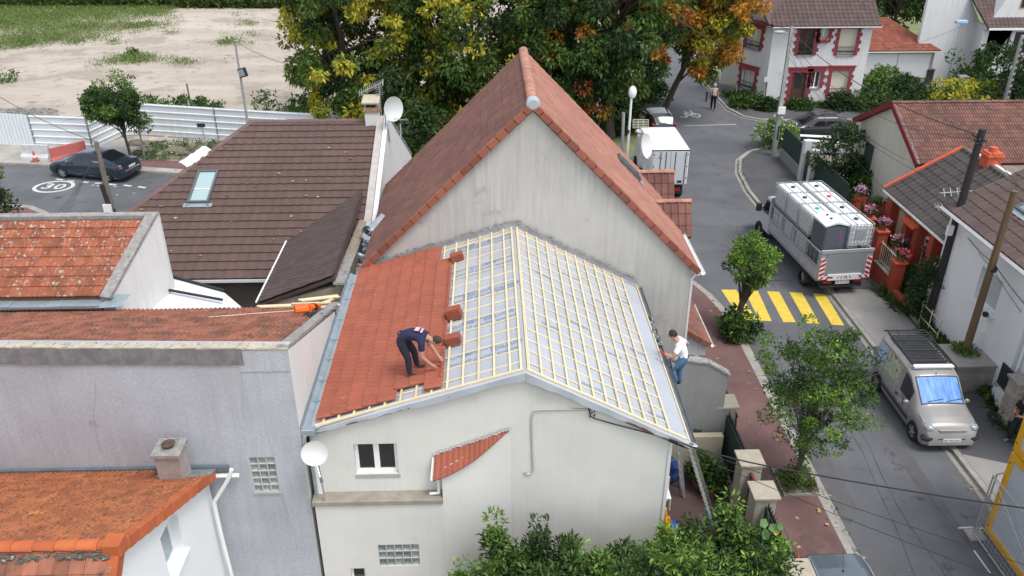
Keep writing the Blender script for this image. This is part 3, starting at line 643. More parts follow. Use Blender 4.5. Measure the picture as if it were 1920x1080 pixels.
# lone tiles set by the worker at the edge
# front verge: timber strip, membrane flap, scraps of old wood
MB().bar(OL + UL * (YLEN - .02) + VL * .12 + NL * .02, OL + UL * (YLEN - .02) + VL * (LL - .02) + NL * .02, .05, .04, NL).build('verge_board', m_wood, roof)
MB().bar(OR_ + UR * .02 + VR * .12 + NR * .02, OR_ + UR * .02 + VR * (LR - .02) + NR * .02, .05, .04, NR).build('verge_board', m_wood, roof)
MB().bar(OL + UL * (YLEN + .03) + VL * .15 + NL * .03, OL + UL * (YLEN - .01) + VL * 1.45 + NL * .03, .06, .035, NL).build('loose_batten', m_wood, roof)
def flap(O, dirv, L_, y, amp, seed, nm='membrane_flap', d0=.16, d1=.16):
    rr = random.Random(seed); n = 40; P = []
    for i in range(n + 1):
        p = Vector(O) + dirv * L_ * i / n; w = amp * math.sin(i * .7 + seed) + rr.uniform(-.01, .01); dz = d0 + (d1 - d0) * i / n + rr.uniform(-.012, .012) + .02 * math.sin(i * .33)
        P += [(p.x, y, p.z + .015), (p.x, y - .05 + w * .3, p.z - .02), (p.x, y - .055 + w, p.z - dz)]
    F = [(3 * i + j, 3 * i + 3 + j, 3 * i + 4 + j, 3 * i + 1 + j) for i in range(n) for j in range(2)]
    return MB().add(P, F).build(nm, m_memb, roof, smooth=True)
flap(OL, VL, LL, YF, .012, 2, d0=.09, d1=.20); flap(OR_, VR, LR, YF, .015, 5, d0=.10, d1=.22)
for a, b, z in ((.02, 1.5, .13), (2.15, 3.15, .13)):
    MB().bar(OL + VL * a + UL * (YLEN + .02) - NL * z, OL + VL * b + UL * (YLEN + .02) - NL * (z - .02), .05, .03, NL).build('old_board', m_oldw, roof)
for a, b in ((.1, 1.6), (0, .5)):
    MB().bar(OR_ + VR * a - UR * .04 - NR * .14, OR_ + VR * b - UR * .04 - NR * .15, .05, .04, NR).build('old_board', m_oldw, roof)
# flashing against the tall gable: turned up membrane and crumbled mortar
mb = MB(); n = 46; P = []
for i in range(n + 1):
    s = i / n; p = (OL + VL * LL * s * 2) if s <= .5 else (OR_ + VR * LR * (1 - (s - .5) * 2)); j = random.uniform(-.02, .025)
    P += [(p.x, YB - .12, p.z + .012), (p.x, YB - .03, p.z + .05), (p.x, YB - .02, p.z + .17 + j)]
mb.add(P, [(3 * i + j, 3 * i + 3 + j, 3 * i + 4 + j, 3 * i + 1 + j) for i in range(n) for j in range(2)]); mb.build('flashing', mat('old_flashing', (.30, .31, .33), (.22, .225, .24), s=3, fine=.15, bump=.4), roof)
mb = MB()
for i in range(120):
    s = random.random(); p = (OL + VL * LL * s * 2) if s <= .5 else (OR_ + VR * LR * (1 - (s - .5) * 2)); mb.blob((p.x, YB - .015, p.z + .2 + random.uniform(-.03, .045)), random.uniform(.02, .05), 3, (1.6, .5, .8), .3)
mb.build('mortar_rubble', mat('crumbling_mortar', (.34, .32, .30), (.24, .23, .22), s=9, fine=.2, bump=.6), roof)['kind'] = 'stuff'
# prints on the membrane
wm = text_mesh('EDILIANS', .17, .004); wm2 = text_mesh('EDILIANS', .115, .002); rr = random.Random(11)
for a0 in range(5):
    for bb in range(8):
        a = .45 + a0 * 1.42 + (bb % 2) * .7; b = TX + .3 + bb * .27
        if bb % 2 == 0 and TX + .15 < b < LL - .35 and a < YLEN - .3:
            put_text('printed_word', '', 1, OL + UL * (a + rr.uniform(-.1, .1)) + VL * (b + rr.uniform(-.1, .1)) + NL * .012, VL + UL * -.10, -UL, m_print, roof, me=wm)
            put_text('printed_word', '', 1, OL + UL * (a + .22) + VL * (b + .1) + NL * .012, VL + UL * -.10, -UL, m_print, roof, me=wm2)
for a0 in range(6):
    for bb in range(4):
        if (a0 + bb) % 2: continue
        a = .5 + a0 * 1.3 + (bb % 2) * .6; b = .75 + bb * .85
        if a < YLEN - .4 and b < LR - .5:
            put_text('printed_word', '', 1, OR_ + UR * a + VR * b + NR * .012, -VR + UR * .0, UR, m_print, roof, me=wm if (a0 + bb) % 2 else wm2)
# valley gutter of new zinc on the left, half round gutter on the right eave
mb = MB(); n = 30; P = []
for i in range(n + 1):
    y = YF - .10 + (YB + .05 - YF) * i / n; j = random.uniform(-.006, .006)
    P += [(-4.02, y, LZ + .14 + j), (-4.0, y, LZ + .02), (-3.90, y, LZ - .03 + j), (-3.80, y, LZ - .03), (-3.74, y, LZ + .055), (-3.60, y, LZ + .115 + j)]
mb.add(P, [(6 * i + j, 6 * i + 6 + j, 6 * i + 7 + j, 6 * i + 1 + j) for i in range(n) for j in range(5)]); mb.build('valley_gutter', m_zinc, H)
mb = MB()
for y in (15.4, 16.2, 17.1, 18.0, 19.0, 20.1, 21.0): mb.box(-3.99, y, LZ - .03, -3.76, y + .015, LZ + .03)
g_ = mb.build('gutter_seam', m_zinc, H)
MB().box(-4.02, YF - .12, LZ - .10, -3.72, YF + .02, LZ + .05).build('gutter_outlet', m_zinc, H, bevel=.01)
pipe('downpipe', [(-3.93, YF - .08, LZ - .08), (-3.97, YF - .12, LZ - .16), (-3.97, YF - .12, LZ - .32), (-3.93, YF - .02, LZ - .48), (-3.90, YF + .0, LZ - .7), (-3.90, YF + .02, zp + .02)], .045, m_zpipe, H)
MB().box(-3.86, wf - .06, zp, -3.74, wf - .005, LZ - .9).build('plastic_trunking', m_frame, H)
gutter(H, (EX + .06, YF - .05, EZ + .0), (EX + .06, YB - .1, EZ + .03), .065, m_zincd)
MB().bar((EX - .02, YF, EZ - .02), (EX - .02, YB, EZ + .0), .03, .06).build('eave_board', m_wood, H)
MB().box(EX - .02, YF - .09, EZ - .10, EX + .14, YF + .03, EZ - .02).build('gutter_end', m_zpipe, H, bevel=.01)
mb = MB()
for i in range(16):
    y = 18.4 + i * .1; mb.blob((EX + .06 + random.uniform(-.05, .05), y, EZ + .03), random.uniform(.04, .075), 3, (1, 1.2, .8), .4)
mb.build('gutter_debris', mat('crumpled_metal', (.30, .31, .32), (.12, .12, .13), s=9, metal=.3, rough=.5), H)['kind'] = 'stuff'
dish('satellite_dish', 'white satellite dish fixed on a thin mast at the left edge of the small terrace', (gy(590, 848, 14.0)), (.12, -1, .28), .27, (.16, -.38, -.50), pole=[(-3.72, 14.22, 4.3), (-3.68, 14.22, zp)])
# ------------------------------------------------------------------ the tall gabled house behind it
G = thing('house', 'tall house with a steep pink tiled roof and a streaked windowless grey gable', 'house', (1.2, 25, 0))
GY, GB = 21.76, 28.0; PX, PZ_, GLX, GLZ, GRX, GRZ = 1.20, 9.93, -3.62, 5.25, 6.12, 4.93
wall('wall', (-3.40, GY, 0), (1, 0, 0), [(0, 0), (9.28, 0), (9.28, 4.95), (4.6, 9.70), (0, 5.30)], [], .3, m_gable, G)
MB().box(5.60, GY + .3, 0, 5.86, GB, 4.9).build('wall', m_gable, G); MB().box(-3.40, GY + .3, 0, -3.15, GB, 5.2).build('wall', m_gable, G); MB().prism([(-3.4, GB - .2, 0), (5.88, GB - .2, 0), (5.88, GB - .2, 4.9), (1.2, GB - .2, 9.65), (-3.4, GB - .2, 5.2)], (0, .2, 0)).build('wall', m_gable, G)
VGL = Vector((PX - GLX, 0, PZ_ - GLZ)); LGL = VGL.length; VGL.normalize(); OGL = Vector((GLX, GB + .1, GLZ)); NGL = UL.cross(VGL)
VGR = Vector((PX - GRX, 0, PZ_ - GRZ)); LGR = VGR.length; VGR.normalize(); OGR = Vector((GRX, GY - .1, GRZ)); NGR = UR.cross(VGR); GL_ = GB + .1 - (GY - .1)
mb = MB(); mb.prism([OGL - NGL * .02, OGL + VGL * LGL - NGL * .02, OGL + VGL * LGL - NGL * .12, OGL - NGL * .12], UL * GL_); mb.prism([OGR - NGR * .02, OGR + VGR * LGR - NGR * .02, OGR + VGR * LGR - NGR * .12, OGR - NGR * .12], UR * GL_)
groof = mb.build('roof', m_oldw, G)
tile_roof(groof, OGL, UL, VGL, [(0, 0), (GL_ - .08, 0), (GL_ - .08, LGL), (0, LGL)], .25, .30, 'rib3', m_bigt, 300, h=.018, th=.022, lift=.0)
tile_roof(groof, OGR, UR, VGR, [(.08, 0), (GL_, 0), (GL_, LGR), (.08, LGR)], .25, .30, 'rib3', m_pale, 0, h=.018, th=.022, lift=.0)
verge_row(groof, (GLX - .02, GY - .13, GLZ + .02), (PX - .02, GY - .13, PZ_ + .04), 20, (0, .18, 0), .17, 1, m_verge)
verge_row(groof, (GRX + .02, GY - .13, GRZ + .02), (PX + .02, GY - .13, PZ_ + .04), 20, (0, .18, 0), .17, 1, m_verge)
ridge_row(groof, (PX, GY - .02, PZ_ - .01), (PX, GB + .05, PZ_ - .01), 15, .155, m_ridge, 1, taper=.93)
MB().lathe((PX, GY - .14, PZ_ - .01), (0, 1, 0), [(.001, 0), (.12, .0), (.185, .02), (.19, .16), (.17, .2)], 16).build('ridge_end_cap', mat('cap_metal', (.50, .54, .60), metal=.4, rough=.35), groof)
gutter(G, (GRX + .10, GY - .1, GRZ - .05), (GRX + .10, GB, GRZ - .05), .07, m_frame)
pipe('downpipe', [(GRX + .08, GY - .04, GRZ - .1), (GRX - .1, GY + .02, GRZ - .16), (5.94, GY + .04, GRZ - .3), (5.94, GY + .04, 2.0)], .04, m_frame, G)
def roofpt(O, U, V, N, a, b, c=0): return O + U * a + V * b + N * c
# skylight on its right slope
def velux(parent, O, U, V, N, a, b, w, h, mg, lift=.03, name='skylight', m_fr=None):
    c = O + U * a + V * b + N * lift; mb = MB(); m_fr = m_fr or mat('skylight_frame', (.13, .145, .16), rough=.45, metal=.3); f = .07
    for x0, x1, y0, y1 in ((0, w, 0, f), (0, w, h - f, h), (0, f, f, h - f), (w - f, w, f, h - f)): mb.obox(c + U * (x0 + x1) / 2 + V * (y0 + y1) / 2 + N * .04, U * (x1 - x0) / 2, V * (y1 - y0) / 2, N * .05)
    s_ = mb.build(name, m_fr, parent, bevel=.008); q = MB(); q.obox(c + U * w / 2 + V * h / 2 + N * .03, U * (w / 2 - f), V * (h / 2 - f), N * .012); q.build('pane', mg, s_)
    q = MB(); q.obox(c + U * w / 2 - V * .09 + N * .0, U * (w / 2 + .12), V * .09, N * .012); q.build('apron', m_zinc, s_); return s_
pa_ = gy(1192, 338, 24.2)
def on_plane(x, y, O, N):
    d = _ray(x, y); t = (Vector(O) - CC).dot(N) / d.dot(N); return CC + d * t
pk0 = on_plane(1197, 340, OGR, NGR); a0, b0 = uv_on(OGR, UR, VGR, pk0)
pk1 = on_plane(1152, 284, OGR, NGR); a1, b1 = uv_on(OGR, UR, VGR, pk1)
velux(groof, OGR, UR, VGR, NGR, a0 - .1, b0, .62, max(b1 - b0, .8), m_glassb, .05)
# two tiled dormers on the street side
def dormer(yr, zr, ye, ze, xe):
    d = MB(); V_ = Vector((0, yr - ye, zr - ze)); L_ = V_.length; V_.normalize(); U_ = Vector((1, 0, 0)); xi = GRX - (zr - GRZ) * (GRX - PX) / (PZ_ - GRZ); xj = GRX - (ze - GRZ) * (GRX - PX) / (PZ_ - GRZ)
    ro = MB().prism([(xi - .1, yr, zr - .02), (xe, yr, zr - .02), (xe, ye, ze - .02), (xj - .2, ye, ze - .02)], (0, .01, -.06)).prism([(xi - .1, yr, zr - .02), (xe, yr, zr - .02), (xe, 2 * yr - ye, ze - .02), (xj - .2, 2 * yr - ye, ze - .02)], (0, -.01, -.06)).build('dormer', m_oldw, G)
    MB().box(xj - .3, ye + .1, ze - 1.2, xe - .12, 2 * yr - ye - .1, ze - .03).build('cheek', m_gable, ro)
    tile_roof(ro, (xj - .25, ye - .02, ze), U_, V_, [(0, 0), (xe - xj + .27, 0), (xe - xj + .27, L_), (xi - xj + .05, L_)], .24, L_ / 3, 'roman', m_bigt, 60, h=.035, th=.03)
    ridge_row(ro, (xe + .02, yr, zr + .0), (xi - .2, yr, zr + .0), 5, .11, m_ridge, 1)
dormer(25.05, 5.75, 24.5, 4.75, 6.50); dormer(27.5, 5.85, 26.95, 4.85, 6.42)
dish('satellite_dish', 'large white satellite dish beside the box truck, on the street side of the pink roof', tuple(gy(1207, 274, 28.4)), (.85, -.55, .25), .43, (.62, -.35, -.35), pole=[(5.6, 28.1, 5.0), (5.6, 28.1, 4.6)])
# ================================================================== grey rendered house, left of the one being roofed
GR = thing('house', 'grey rendered windowless house wall under a mottled red tiled roof, left foreground', 'house', (-8, 16, 0))
gxr, gyf, gzt, gyb, gzb = -4.03, 14.3, 7.08, 19.5, 5.12
gl = (gy(466, 858, gyf), gy(525, 922, gyf))
wall('wall', (-13, gyf, 0), (1, 0, 0), [(0, 0), (13 + gxr, 0), (13 + gxr, gzt), (0, gzt + .22)], [(gl[0].x + 13, gl[1].z, gl[1].x + 13, gl[0].z)], .3, m_grey, GR)
glass_bricks((gl[0].x, gyf, gl[1].z), (1, 0, 0), gl[1].x - gl[0].x, gl[0].z - gl[1].z, 3, 5, GR)
MB().box(gl[0].x - .03, gyf - .03, gl[1].z - .04, gl[1].x + .03, gyf + .02, gl[1].z - .012).build('sill', mat('grey_sill', (.42, .41, .40)), GR)
wall('wall', (gxr + .004, gyf + .002, 0), (0, 1, 0), [(0, 0), (gyb - gyf + .4, 0), (gyb - gyf + .4, gzb - .25), (0, gzt - .02)], [], .28, m_sidew, GR)
sl = (gzb - gzt) / (gyb - gyf); VG = Vector((0, -(gyb - gyf), gzt - gzb)); LG = VG.length; VG.normalize(); UG = Vector((-1, 0, 0)); NG = UG.cross(VG)
OG = Vector((gxr - .22, gyb, gzb - .02)); mb = MB(); mb.prism([OG - NG * .03, OG - NG * .03 + VG * (LG - .3), OG - NG * .2 + VG * (LG - .3), OG - NG * .2], UG * 8.8)
gr = mb.build('roof', m_oldw, GR)
tile_roof(gr, OG, UG, VG, [(0, 0), (8.8, 0), (8.8, LG - .05), (0, LG - .05)], .235, .30, 'rib2', m_lich, 300, h=.028, th=.03, jit=.008)
# front coping band, darker and stained; right coping
n = 9
for i in range(n):
    x0, x1 = -13 + (13 + gxr - .9) * i / n, -13 + (13 + gxr - .9) * (i + 1) / n; zt = gzt + .22 - .22 * (i + .5) / n * .9
    MB().box(x0, gyf - .035, zt - .36, x1 - .004, gyf - .003, zt + .02).build('coping_band', m_dark_cop, GR)
mb = MB(); rr = random.Random(4)
for i in range(90):
    x = -13 + (13 + gxr) * i / 90; zt = gzt + .22 * (1 - i / 90); mb.box(x, gyf - .03, zt + .0, x + .099, gyf + .1 + rr.uniform(0, .09), zt + rr.uniform(.03, .055))
mb.build('mortar_edge', mat('yellowed_mortar', (.50, .46, .36), (.40, .36, .28), s=5, fine=.15, bump=.5, spot=((.55, .33, .05), (.2, .19, .17)), spots=(1.8, 6.), spott=(.68, .58)), GR)
MB().bar((gxr - .11, gyf + .0, gzt + .01), (gxr - .11, gyb + .3, gzb - .08), .24, .07).build('coping', m_coping, GR)
MB().box(gxr - 1.0, gyf - .02, gzt - .5, gxr + .0, gyf - .004, gzt - .0).build('coping_band', m_grey, GR)
# ------------------------------------------------------------------ outbuilding with the lichen covered roof
OB = thing('house', 'low outbuilding with lichen spotted old red tiles and a bright white gable, left edge', 'outbuilding', (-12, 21, 0))
rb = gy(275, 407, 21.9); eb = gy(186, 556, 19.62)
V_ = Vector((0, rb.y - eb.y, rb.z - eb.z)); L_ = V_.length; V_.normalize(); U_ = Vector((1, 0, 0)); skew = rb.x - eb.x
O_ = Vector((-17, eb.y, eb.z)); N_ = U_.cross(V_)
mb = MB(); mb.prism([(-17, eb.y, eb.z - .03), (eb.x, eb.y, eb.z - .03), (rb.x, rb.y, rb.z - .03), (-17, rb.y, rb.z - .03)], (0, .0, -.15)); ro = mb.build('roof', m_oldw, OB)
tile_roof(ro, O_, U_, V_, [(0, 0), (17 + eb.x, 0), (17 + rb.x, L_ - .12), (0, L_ - .12)], .235, L_ / 8.2, 'rib2', m_old, 300, h=.02, th=.035, jit=.008)
e1, r1 = eb + Vector((.36, 0, .0)), rb + Vector((.28, .1, .05))
MB().add([(e1.x, e1.y, 3.5), (e1.x, e1.y, e1.z), (r1.x, r1.y, r1.z), (r1.x, r1.y, 3.0), (e1.x - .3, e1.y, 3.5), (e1.x - .3, e1.y, e1.z), (r1.x - .3, r1.y, r1.z), (r1.x - .3, r1.y, 3.0)], [(0, 1, 2, 3), (7, 6, 5, 4), (1, 5, 6, 2), (0, 4, 5, 1), (3, 2, 6, 7)]).build('wall', m_sidew, OB)
MB().box(-17, rb.y + .05, 3.0, rb.x + .25, rb.y + .3, rb.z + .0).build('wall', m_sidew, OB); MB().box(-17, eb.y + .05, 3.0, eb.x + .2, eb.y + .2, eb.z - .05).build('wall', m_sidew, OB)
MB().bar(e1 + Vector((-.15, -.1, -.02)), r1 + Vector((-.13, .0, -.02)), .30, .09).build('coping', m_coping, OB)
MB().box(-17, rb.y - .02, rb.z - .05, rb.x + .26, rb.y + .24, rb.z + .06).build('coping', m_coping, OB)
for i in range(6): MB().box(-17 + i * 1.15, eb.y - .34, eb.z - .16, -17 + i * 1.15 + 1.14, eb.y + .04, eb.z - .10 + .01 * (i % 2)).build('zinc_flashing', m_zinc, OB)
MB().add([(eb.x - .0, eb.y - .36, eb.z - .14), (eb.x + .62, eb.y - .36, eb.z - .12), (eb.x + .78, eb.y + .1, eb.z + .0), (eb.x + .34, eb.y + .1, eb.z + .01)], [(0, 1, 2, 3)]).build('zinc_flashing', m_zinc, OB)
# ------------------------------------------------------------------ translucent terrace roof with black bars
PG = thing('canopy', 'white translucent flat canopy with black bars behind the outbuilding', 'canopy', (-8.5, 21, 4))
q = [gz(300, 516, 4.45), gz(421, 549, 4.2), gz(452, 575, 4.2), gz(395, 600, 4.2), gz(250, 600, 4.45)]
q = [Vector((p.x, p.y, p.z)) for p in q]
q[3] = Vector((q[2].x - .4, 18.9, 4.2)); q[4] = Vector((q[0].x - .9, 18.9, 4.4))
MB().prism(q, (0, 0, -.03)).build('sheet', mat('opal_sheet', (.70, .72, .75), rough=.3), PG)
MB().bar(q[0] + Vector((0, .05, 0)), q[1] + Vector((0, .05, 0)), .07, .07).build('bar', m_blk, PG)
a, b = gz(283, 545, 4.46), gz(418, 567, 4.25); MB().bar(a + Vector((.3, 0, .04)), b + Vector((0, 0, .06)), .07, .05).build('bar', m_blk, PG)
MB().bar(gz(262, 570, 4.47), gz(300, 522, 4.47), .06, .04).build('bar', m_frame, PG)
for x, y in ((q[1].x, q[1].y), (q[2].x, q[2].y)): MB().box(x - .12, y - .12, 0, x - .04, y - .04, 4.16).build('post', m_blk, PG)
# ------------------------------------------------------------------ brown tiled house
BH = thing('house', 'house with a broad dark brown tiled roof, skylight and dish, beyond the grey house', 'house', (-9, 27, 0))
bR, sB, bE = 31.0, .345, 23.3; bz = lambda Y: 6.70 - sB * (31 - Y)
VB = Vector((0, 1, sB)).normalized(); UB = Vector((1, 0, 0)); NB = UB.cross(VB); OB_ = Vector((-14.6, bE, bz(bE))); LB = (bR - bE) * math.sqrt(1 + sB * sB)
rl = on_plane(475, 221, OB_, NB); hl = on_plane(236, 401, OB_, NB); xr = -4.10
a_, b_ = uv_on(OB_, UB, VB, rl); a2, b2 = uv_on(OB_, UB, VB, hl); a0_ = a2 - (a_ - a2) / (b_ - b2) * b2
polyB = [(a0_, 0), (xr - OB_.x, 0), (xr - OB_.x, LB), (a_ + (LB - b_) * 0, LB)]
def P3(a, b, c=0): return OB_ + UB * a + VB * b + NB * c
mb = MB(); mb.prism([P3(a, b, -.03) for a, b in polyB], (0, 0, -.12)); 
hipl = P3(a0_, 0, -.03); rp = P3(a_, LB, -.03)
mb.prism([rp, P3(xr - OB_.x, LB, -.03), Vector((xr, 2 * bR - bE, hipl.z)), Vector((rp.x, 2 * bR - bE, hipl.z))], (0, 0, -.1))
br = mb.build('roof', m_brown, BH)
s0 = on_plane(352, 384, OB_, NB); s1 = on_plane(392, 384, OB_, NB); s2 = on_plane(403, 324, OB_, NB); sa, sb = uv_on(OB_, UB, VB, s0); sw = uv_on(OB_, UB, VB, s1)[0] - sa; sh_ = uv_on(OB_, UB, VB, s2)[1] - sb
tile_roof(br, OB_, UB, VB, polyB, .32, .375, 'wave', m_brown, 300, h=.018, th=.05, skip=lambda a, b: sa + .1 < a < sa + sw - .1 and sb < b < sb + sh_ - .1, jit=.006)
velux(br, OB_, UB, VB, NB, sa, sb, sw, sh_, mat('milky_glass', (.36, .46, .46), rough=.15, spec=.6), .05)
MB().obox(P3(sa + sw / 2, sb + sh_ * .42, .10), UB * (sw / 2 - .07), VB * .015, NB * .01).build('blind_bar', m_frame, br)
ridge_row(br, P3(a_ - .1, LB, .0), P3(xr - OB_.x, LB, .0), 17, .12, mat('brown_ridge_tile', (.15, .095, .085), rnd=.1, fine=.08), 1, taper=.9)
ridge_row(br, P3(a0_, 0, .0), P3(a_, LB, .0), 26, .12, mat('brown_ridge_tile', (.15, .095, .085)), 1, name='hip_tile', taper=.9)
cs = on_plane(346, 314, OB_, NB); ce = on_plane(390, 282, OB_, NB)
dd = (ce - cs); mb = MB(); P = []; rr = random.Random(2)
for i in range(9):
    for k in range(4): P.append(cs + dd * i / 8 + dd.normalized().cross(NB) * (-.26 + .17 * k) + NB * (.16 + rr.uniform(-.03, .03) - .05 * abs(k - 1.5)))
mb.add(P, [(4 * i + k, 4 * i + 4 + k, 4 * i + 5 + k, 4 * i + 1 + k) for i in range(8) for k in range(3)]); t = thing('plastic_sheet', 'crumpled white sheet lying over the hip of the brown roof above the skylight', 'sheet', tuple(cs)); mb.build('sheet', mat('crumpled_sheet', (.72, .71, .69), fine=.05, bump=.4, bs=10), t)
MB().box(hipl.x + .6, bE + .45, 0, xr, bE + .7, bz(bE) - .05).build('wall', mat('tan_render', (.20, .175, .145), (.16, .14, .12), s=1, big=.15, fine=.1, bump=.2), BH)
MB().box(hipl.x + .3, bE - .03, bz(bE) - .10, xr, bE + .02, bz(bE) - .01).build('fascia', m_frame, BH)
MB().box(-7.0, bE + .40, 1.9, -6.5, bE + .46, 3.6).build('window', m_glass, BH)
for i in range(3): MB().cyl((-6.9 + i * .16, bE + .36, 1.9), (-6.9 + i * .16, bE + .36, 3.6), .012).build('grille_bar', m_galv, BH)
# gable at the right end: white triangular wall and pale coping strips
gxo = -3.72; mb = MB()
gp = [(bE + .3, 0), (bE + .3, bz(bE)), (bR, 6.86), (39.2, 2.5), (39.2, 0)]
mb.prism([(xr + .02, a, b) for a, b in gp], (gxo - xr - .02, 0, 0)); mb.build('wall', m_sidew, BH)
MB().bar((xr + .10, bE + .3, bz(bE) + .06), (xr + .10, bR, 6.84), .24, .08).build('coping', mat('pale_coping', (.48, .45, .42), (.40, .37, .35), s=4, fine=.12, spot=((.5, .3, .05),), spots=2.0, spott=.72), BH)
MB().bar((gxo - .06, bE + .3, bz(bE) + .05), (gxo - .06, bR, 6.88), .16, .07).build('coping', m_sidew, BH)
MB().bar((gxo - .05, bR, 6.88), (gxo - .05, 39.2, 2.52), .16, .08).build('coping', m_coping, BH)
MB().bar((gxo - .16, bR, 6.9), (gxo - .16, 39.2, 2.55), .05, .10).build('coping', m_zincd, BH)
hx = Vector((.35, 0, 0)); MB().add([tuple(hipl + hx + Vector((0, .4, 0)) - Vector((0, 0, hipl.z))), tuple(hipl + hx + Vector((0, .4, -.1))), tuple(rp + hx + Vector((0, 0, -.1))), (rp.x + .35, rp.y, 0)], [(0, 1, 2, 3)]).build('wall', m_sidew, BH); MB().add([(rp.x + .35, rp.y, 0), (rp.x + .35, rp.y, rp.z - .1), (rp.x + .35, 2 * bR - bE, hipl.z - .1), (rp.x + .35, 2 * bR - bE, 0)], [(0, 1, 2, 3)]).build('wall', m_sidew, BH)
MB().add([(gxo - .001, 34.5, 0), (gxo + .35, 34.5, 0), (gxo + .35, 34.5, 3.8), (gxo - .001, 34.5, 4.1)], [(0, 1, 2, 3)]).build('wall', m_sidew, BH)
# chimney at the gable top
cx, cy_ = -4.30, 30.9
ch = thing('chimney', 'white chimney with brick neck and stone cap beside the dish on the brown roof', 'chimney', (cx, cy_, 6.4)); MB().box(cx - .25, cy_ - .22, 6.3, cx + .25, cy_ + .22, 7.10).build('stack', m_sidew, ch)
for k in range(3): MB().box(cx - .28, cy_ - .25, 7.105 + k * .065, cx + .28, cy_ + .25, 7.105 + k * .065 + .058).build('brick_course', mat('chimney_brick', (.33, .17, .09), (.42, .30, .20), s=8, rnd=.2, fine=.15), ch)
for sx in (-1, 1): MB().box(cx + sx * .22 - .04, cy_ - .22, 7.305, cx + sx * .22 + .04, cy_ + .22, 7.44).build('cap_pier', m_conc, ch)
MB().box(cx - .15, cy_ - .15, 7.305, cx + .15, cy_ + .15, 7.36).build('flue', m_blk, ch)
MB().prism([(cx - .33, cy_ - .3, 7.445), (cx + .33, cy_ - .3, 7.445), (cx + .3, cy_ + .3, 7.60), (cx - .3, cy_ + .3, 7.60)], (0, 0, .06)).build('cap', mat('mossy_cap', (.48, .44, .33), (.40, .36, .27), s=5, fine=.15), ch)
dish('satellite_dish', 'round white satellite dish fixed at the gable top of the brown roof beside its chimney', tuple(gy(734, 204, 30.3)), (.85, -.8, .12), .44, (.62, -.45, -.30), pole=[(-3.75, 30.35, 7.3), (-3.78, 30.35, 6.2)])
an = thing('antenna', 'rake shaped television antenna on a mast behind the chimney of the brown roof', 'antenna', (-4.0, 31.1, 7)); MB().cyl((-4.0, 31.15, 6.8), (-4.0, 31.15, 8.1), .02).build('mast', m_galv, an)
mb = MB(); A, B = Vector((-4.75, 31.15, 7.72)), Vector((-3.85, 31.15, 8.12)); mb.cyl(A, B, .014, n=5)
for k in range(13): p = A.lerp(B, k / 12); w_ = .06 + .10 * abs(math.sin(k * .8)); mb.cyl(p - Vector((0, w_, .1)), p + Vector((0, w_, .1)), .008, n=4)
for k in range(5): p = Vector((-4.0, 31.15, 7.65 + .07 * k)); mb.cyl(p - Vector((.14, .1, 0)), p + Vector((.14, -.1, .05)), .009, n=4)
mb.build('elements', m_galv, an)
pipe('coax_cable', [gy(x, y, 30.1) for x, y in ((750, 232), (752, 250), (748, 275), (741, 290))], .012, m_frame, BH, 5)
MB().cyl(gx(727, 240, gxo + .05), gx(731, 266, gxo + .03), .02, n=5).build('cable_clip', m_galv, BH)
# ------------------------------------------------------------------ lean-to with the dark tiles against the gable
LT = thing('house', 'small lean-to with a dark brown tiled pent roof and speckled coping beside the junk pipes', 'lean-to', (-5.2, 22, 0))
p1 = gy(632, 515, 20.75); p1.x = -4.06; p0 = gy(481, 567, 20.75); xl = p0.x; 
VS = Vector((p1.x - .25 - xl, 0, p1.z - p0.z)); LS = VS.length; VS.normalize(); US = Vector((0, -1, 0)); NS = US.cross(VS); yend = 26.9; p1.z = 5.16; p0.z -= .05
OS = Vector((xl, yend, p0.z)); WS = yend - p1.y
# far end runs along the brown roof: find where both planes meet
def meet(b): 
    q = OS + VS * b; Y = 31 - (6.70 - q.z) / sB; return yend - Y
polyS = [(meet(0) , 0), (WS, 0), (WS, LS), (meet(LS), LS)]
ls = MB().prism([OS + US * a + VS * b - NS * .03 for a, b in polyS], NS * -.1).build('roof', m_slate, LT)
tile_roof(ls, OS, US, VS, polyS, .20, .26, 'flat', m_slate, 300, h=.018, th=.028, shift=.5, lift=.02)
MB().bar(OS + US * meet(0) + NS * .03, OS + US * WS + NS * .03, .05, .04).build('edge_strip', m_frame, ls)
MB().prism([(xl + .1, p1.y + .06, 0), (-4.28, p1.y + .06, 0), (-4.28, p1.y + .06, p1.z - .12), (xl + .1, p1.y + .06, p0.z - .06)], (0, .2, 0)).build('wall', mat('beige_render', (.34, .29, .22), (.28, .24, .18), s=1.4, fine=.08, bump=.2, streak=(.16, .14, .11)), LT)
zc = p1.z
MB().prism([(-4.04, p1.y + .06, 0), (-4.04, 26.3, 0), (-4.04, 26.3, zc - .25), (-4.04, p1.y + .06, zc)], (-.24, 0, 0)).build('wall', mat('beige_render', (.34, .29, .22)), LT)
a, b = Vector((-4.17, p1.y - .05, zc)), Vector((-4.17, 26.2, zc - .42)); MB().bar(a, b, .32, .07).build('coping', m_coping, LT)
MB().box(xl - .05, bE + .3, 0, xl + .1, bE + .4, p0.z - .2).build('post', m_frame, LT)
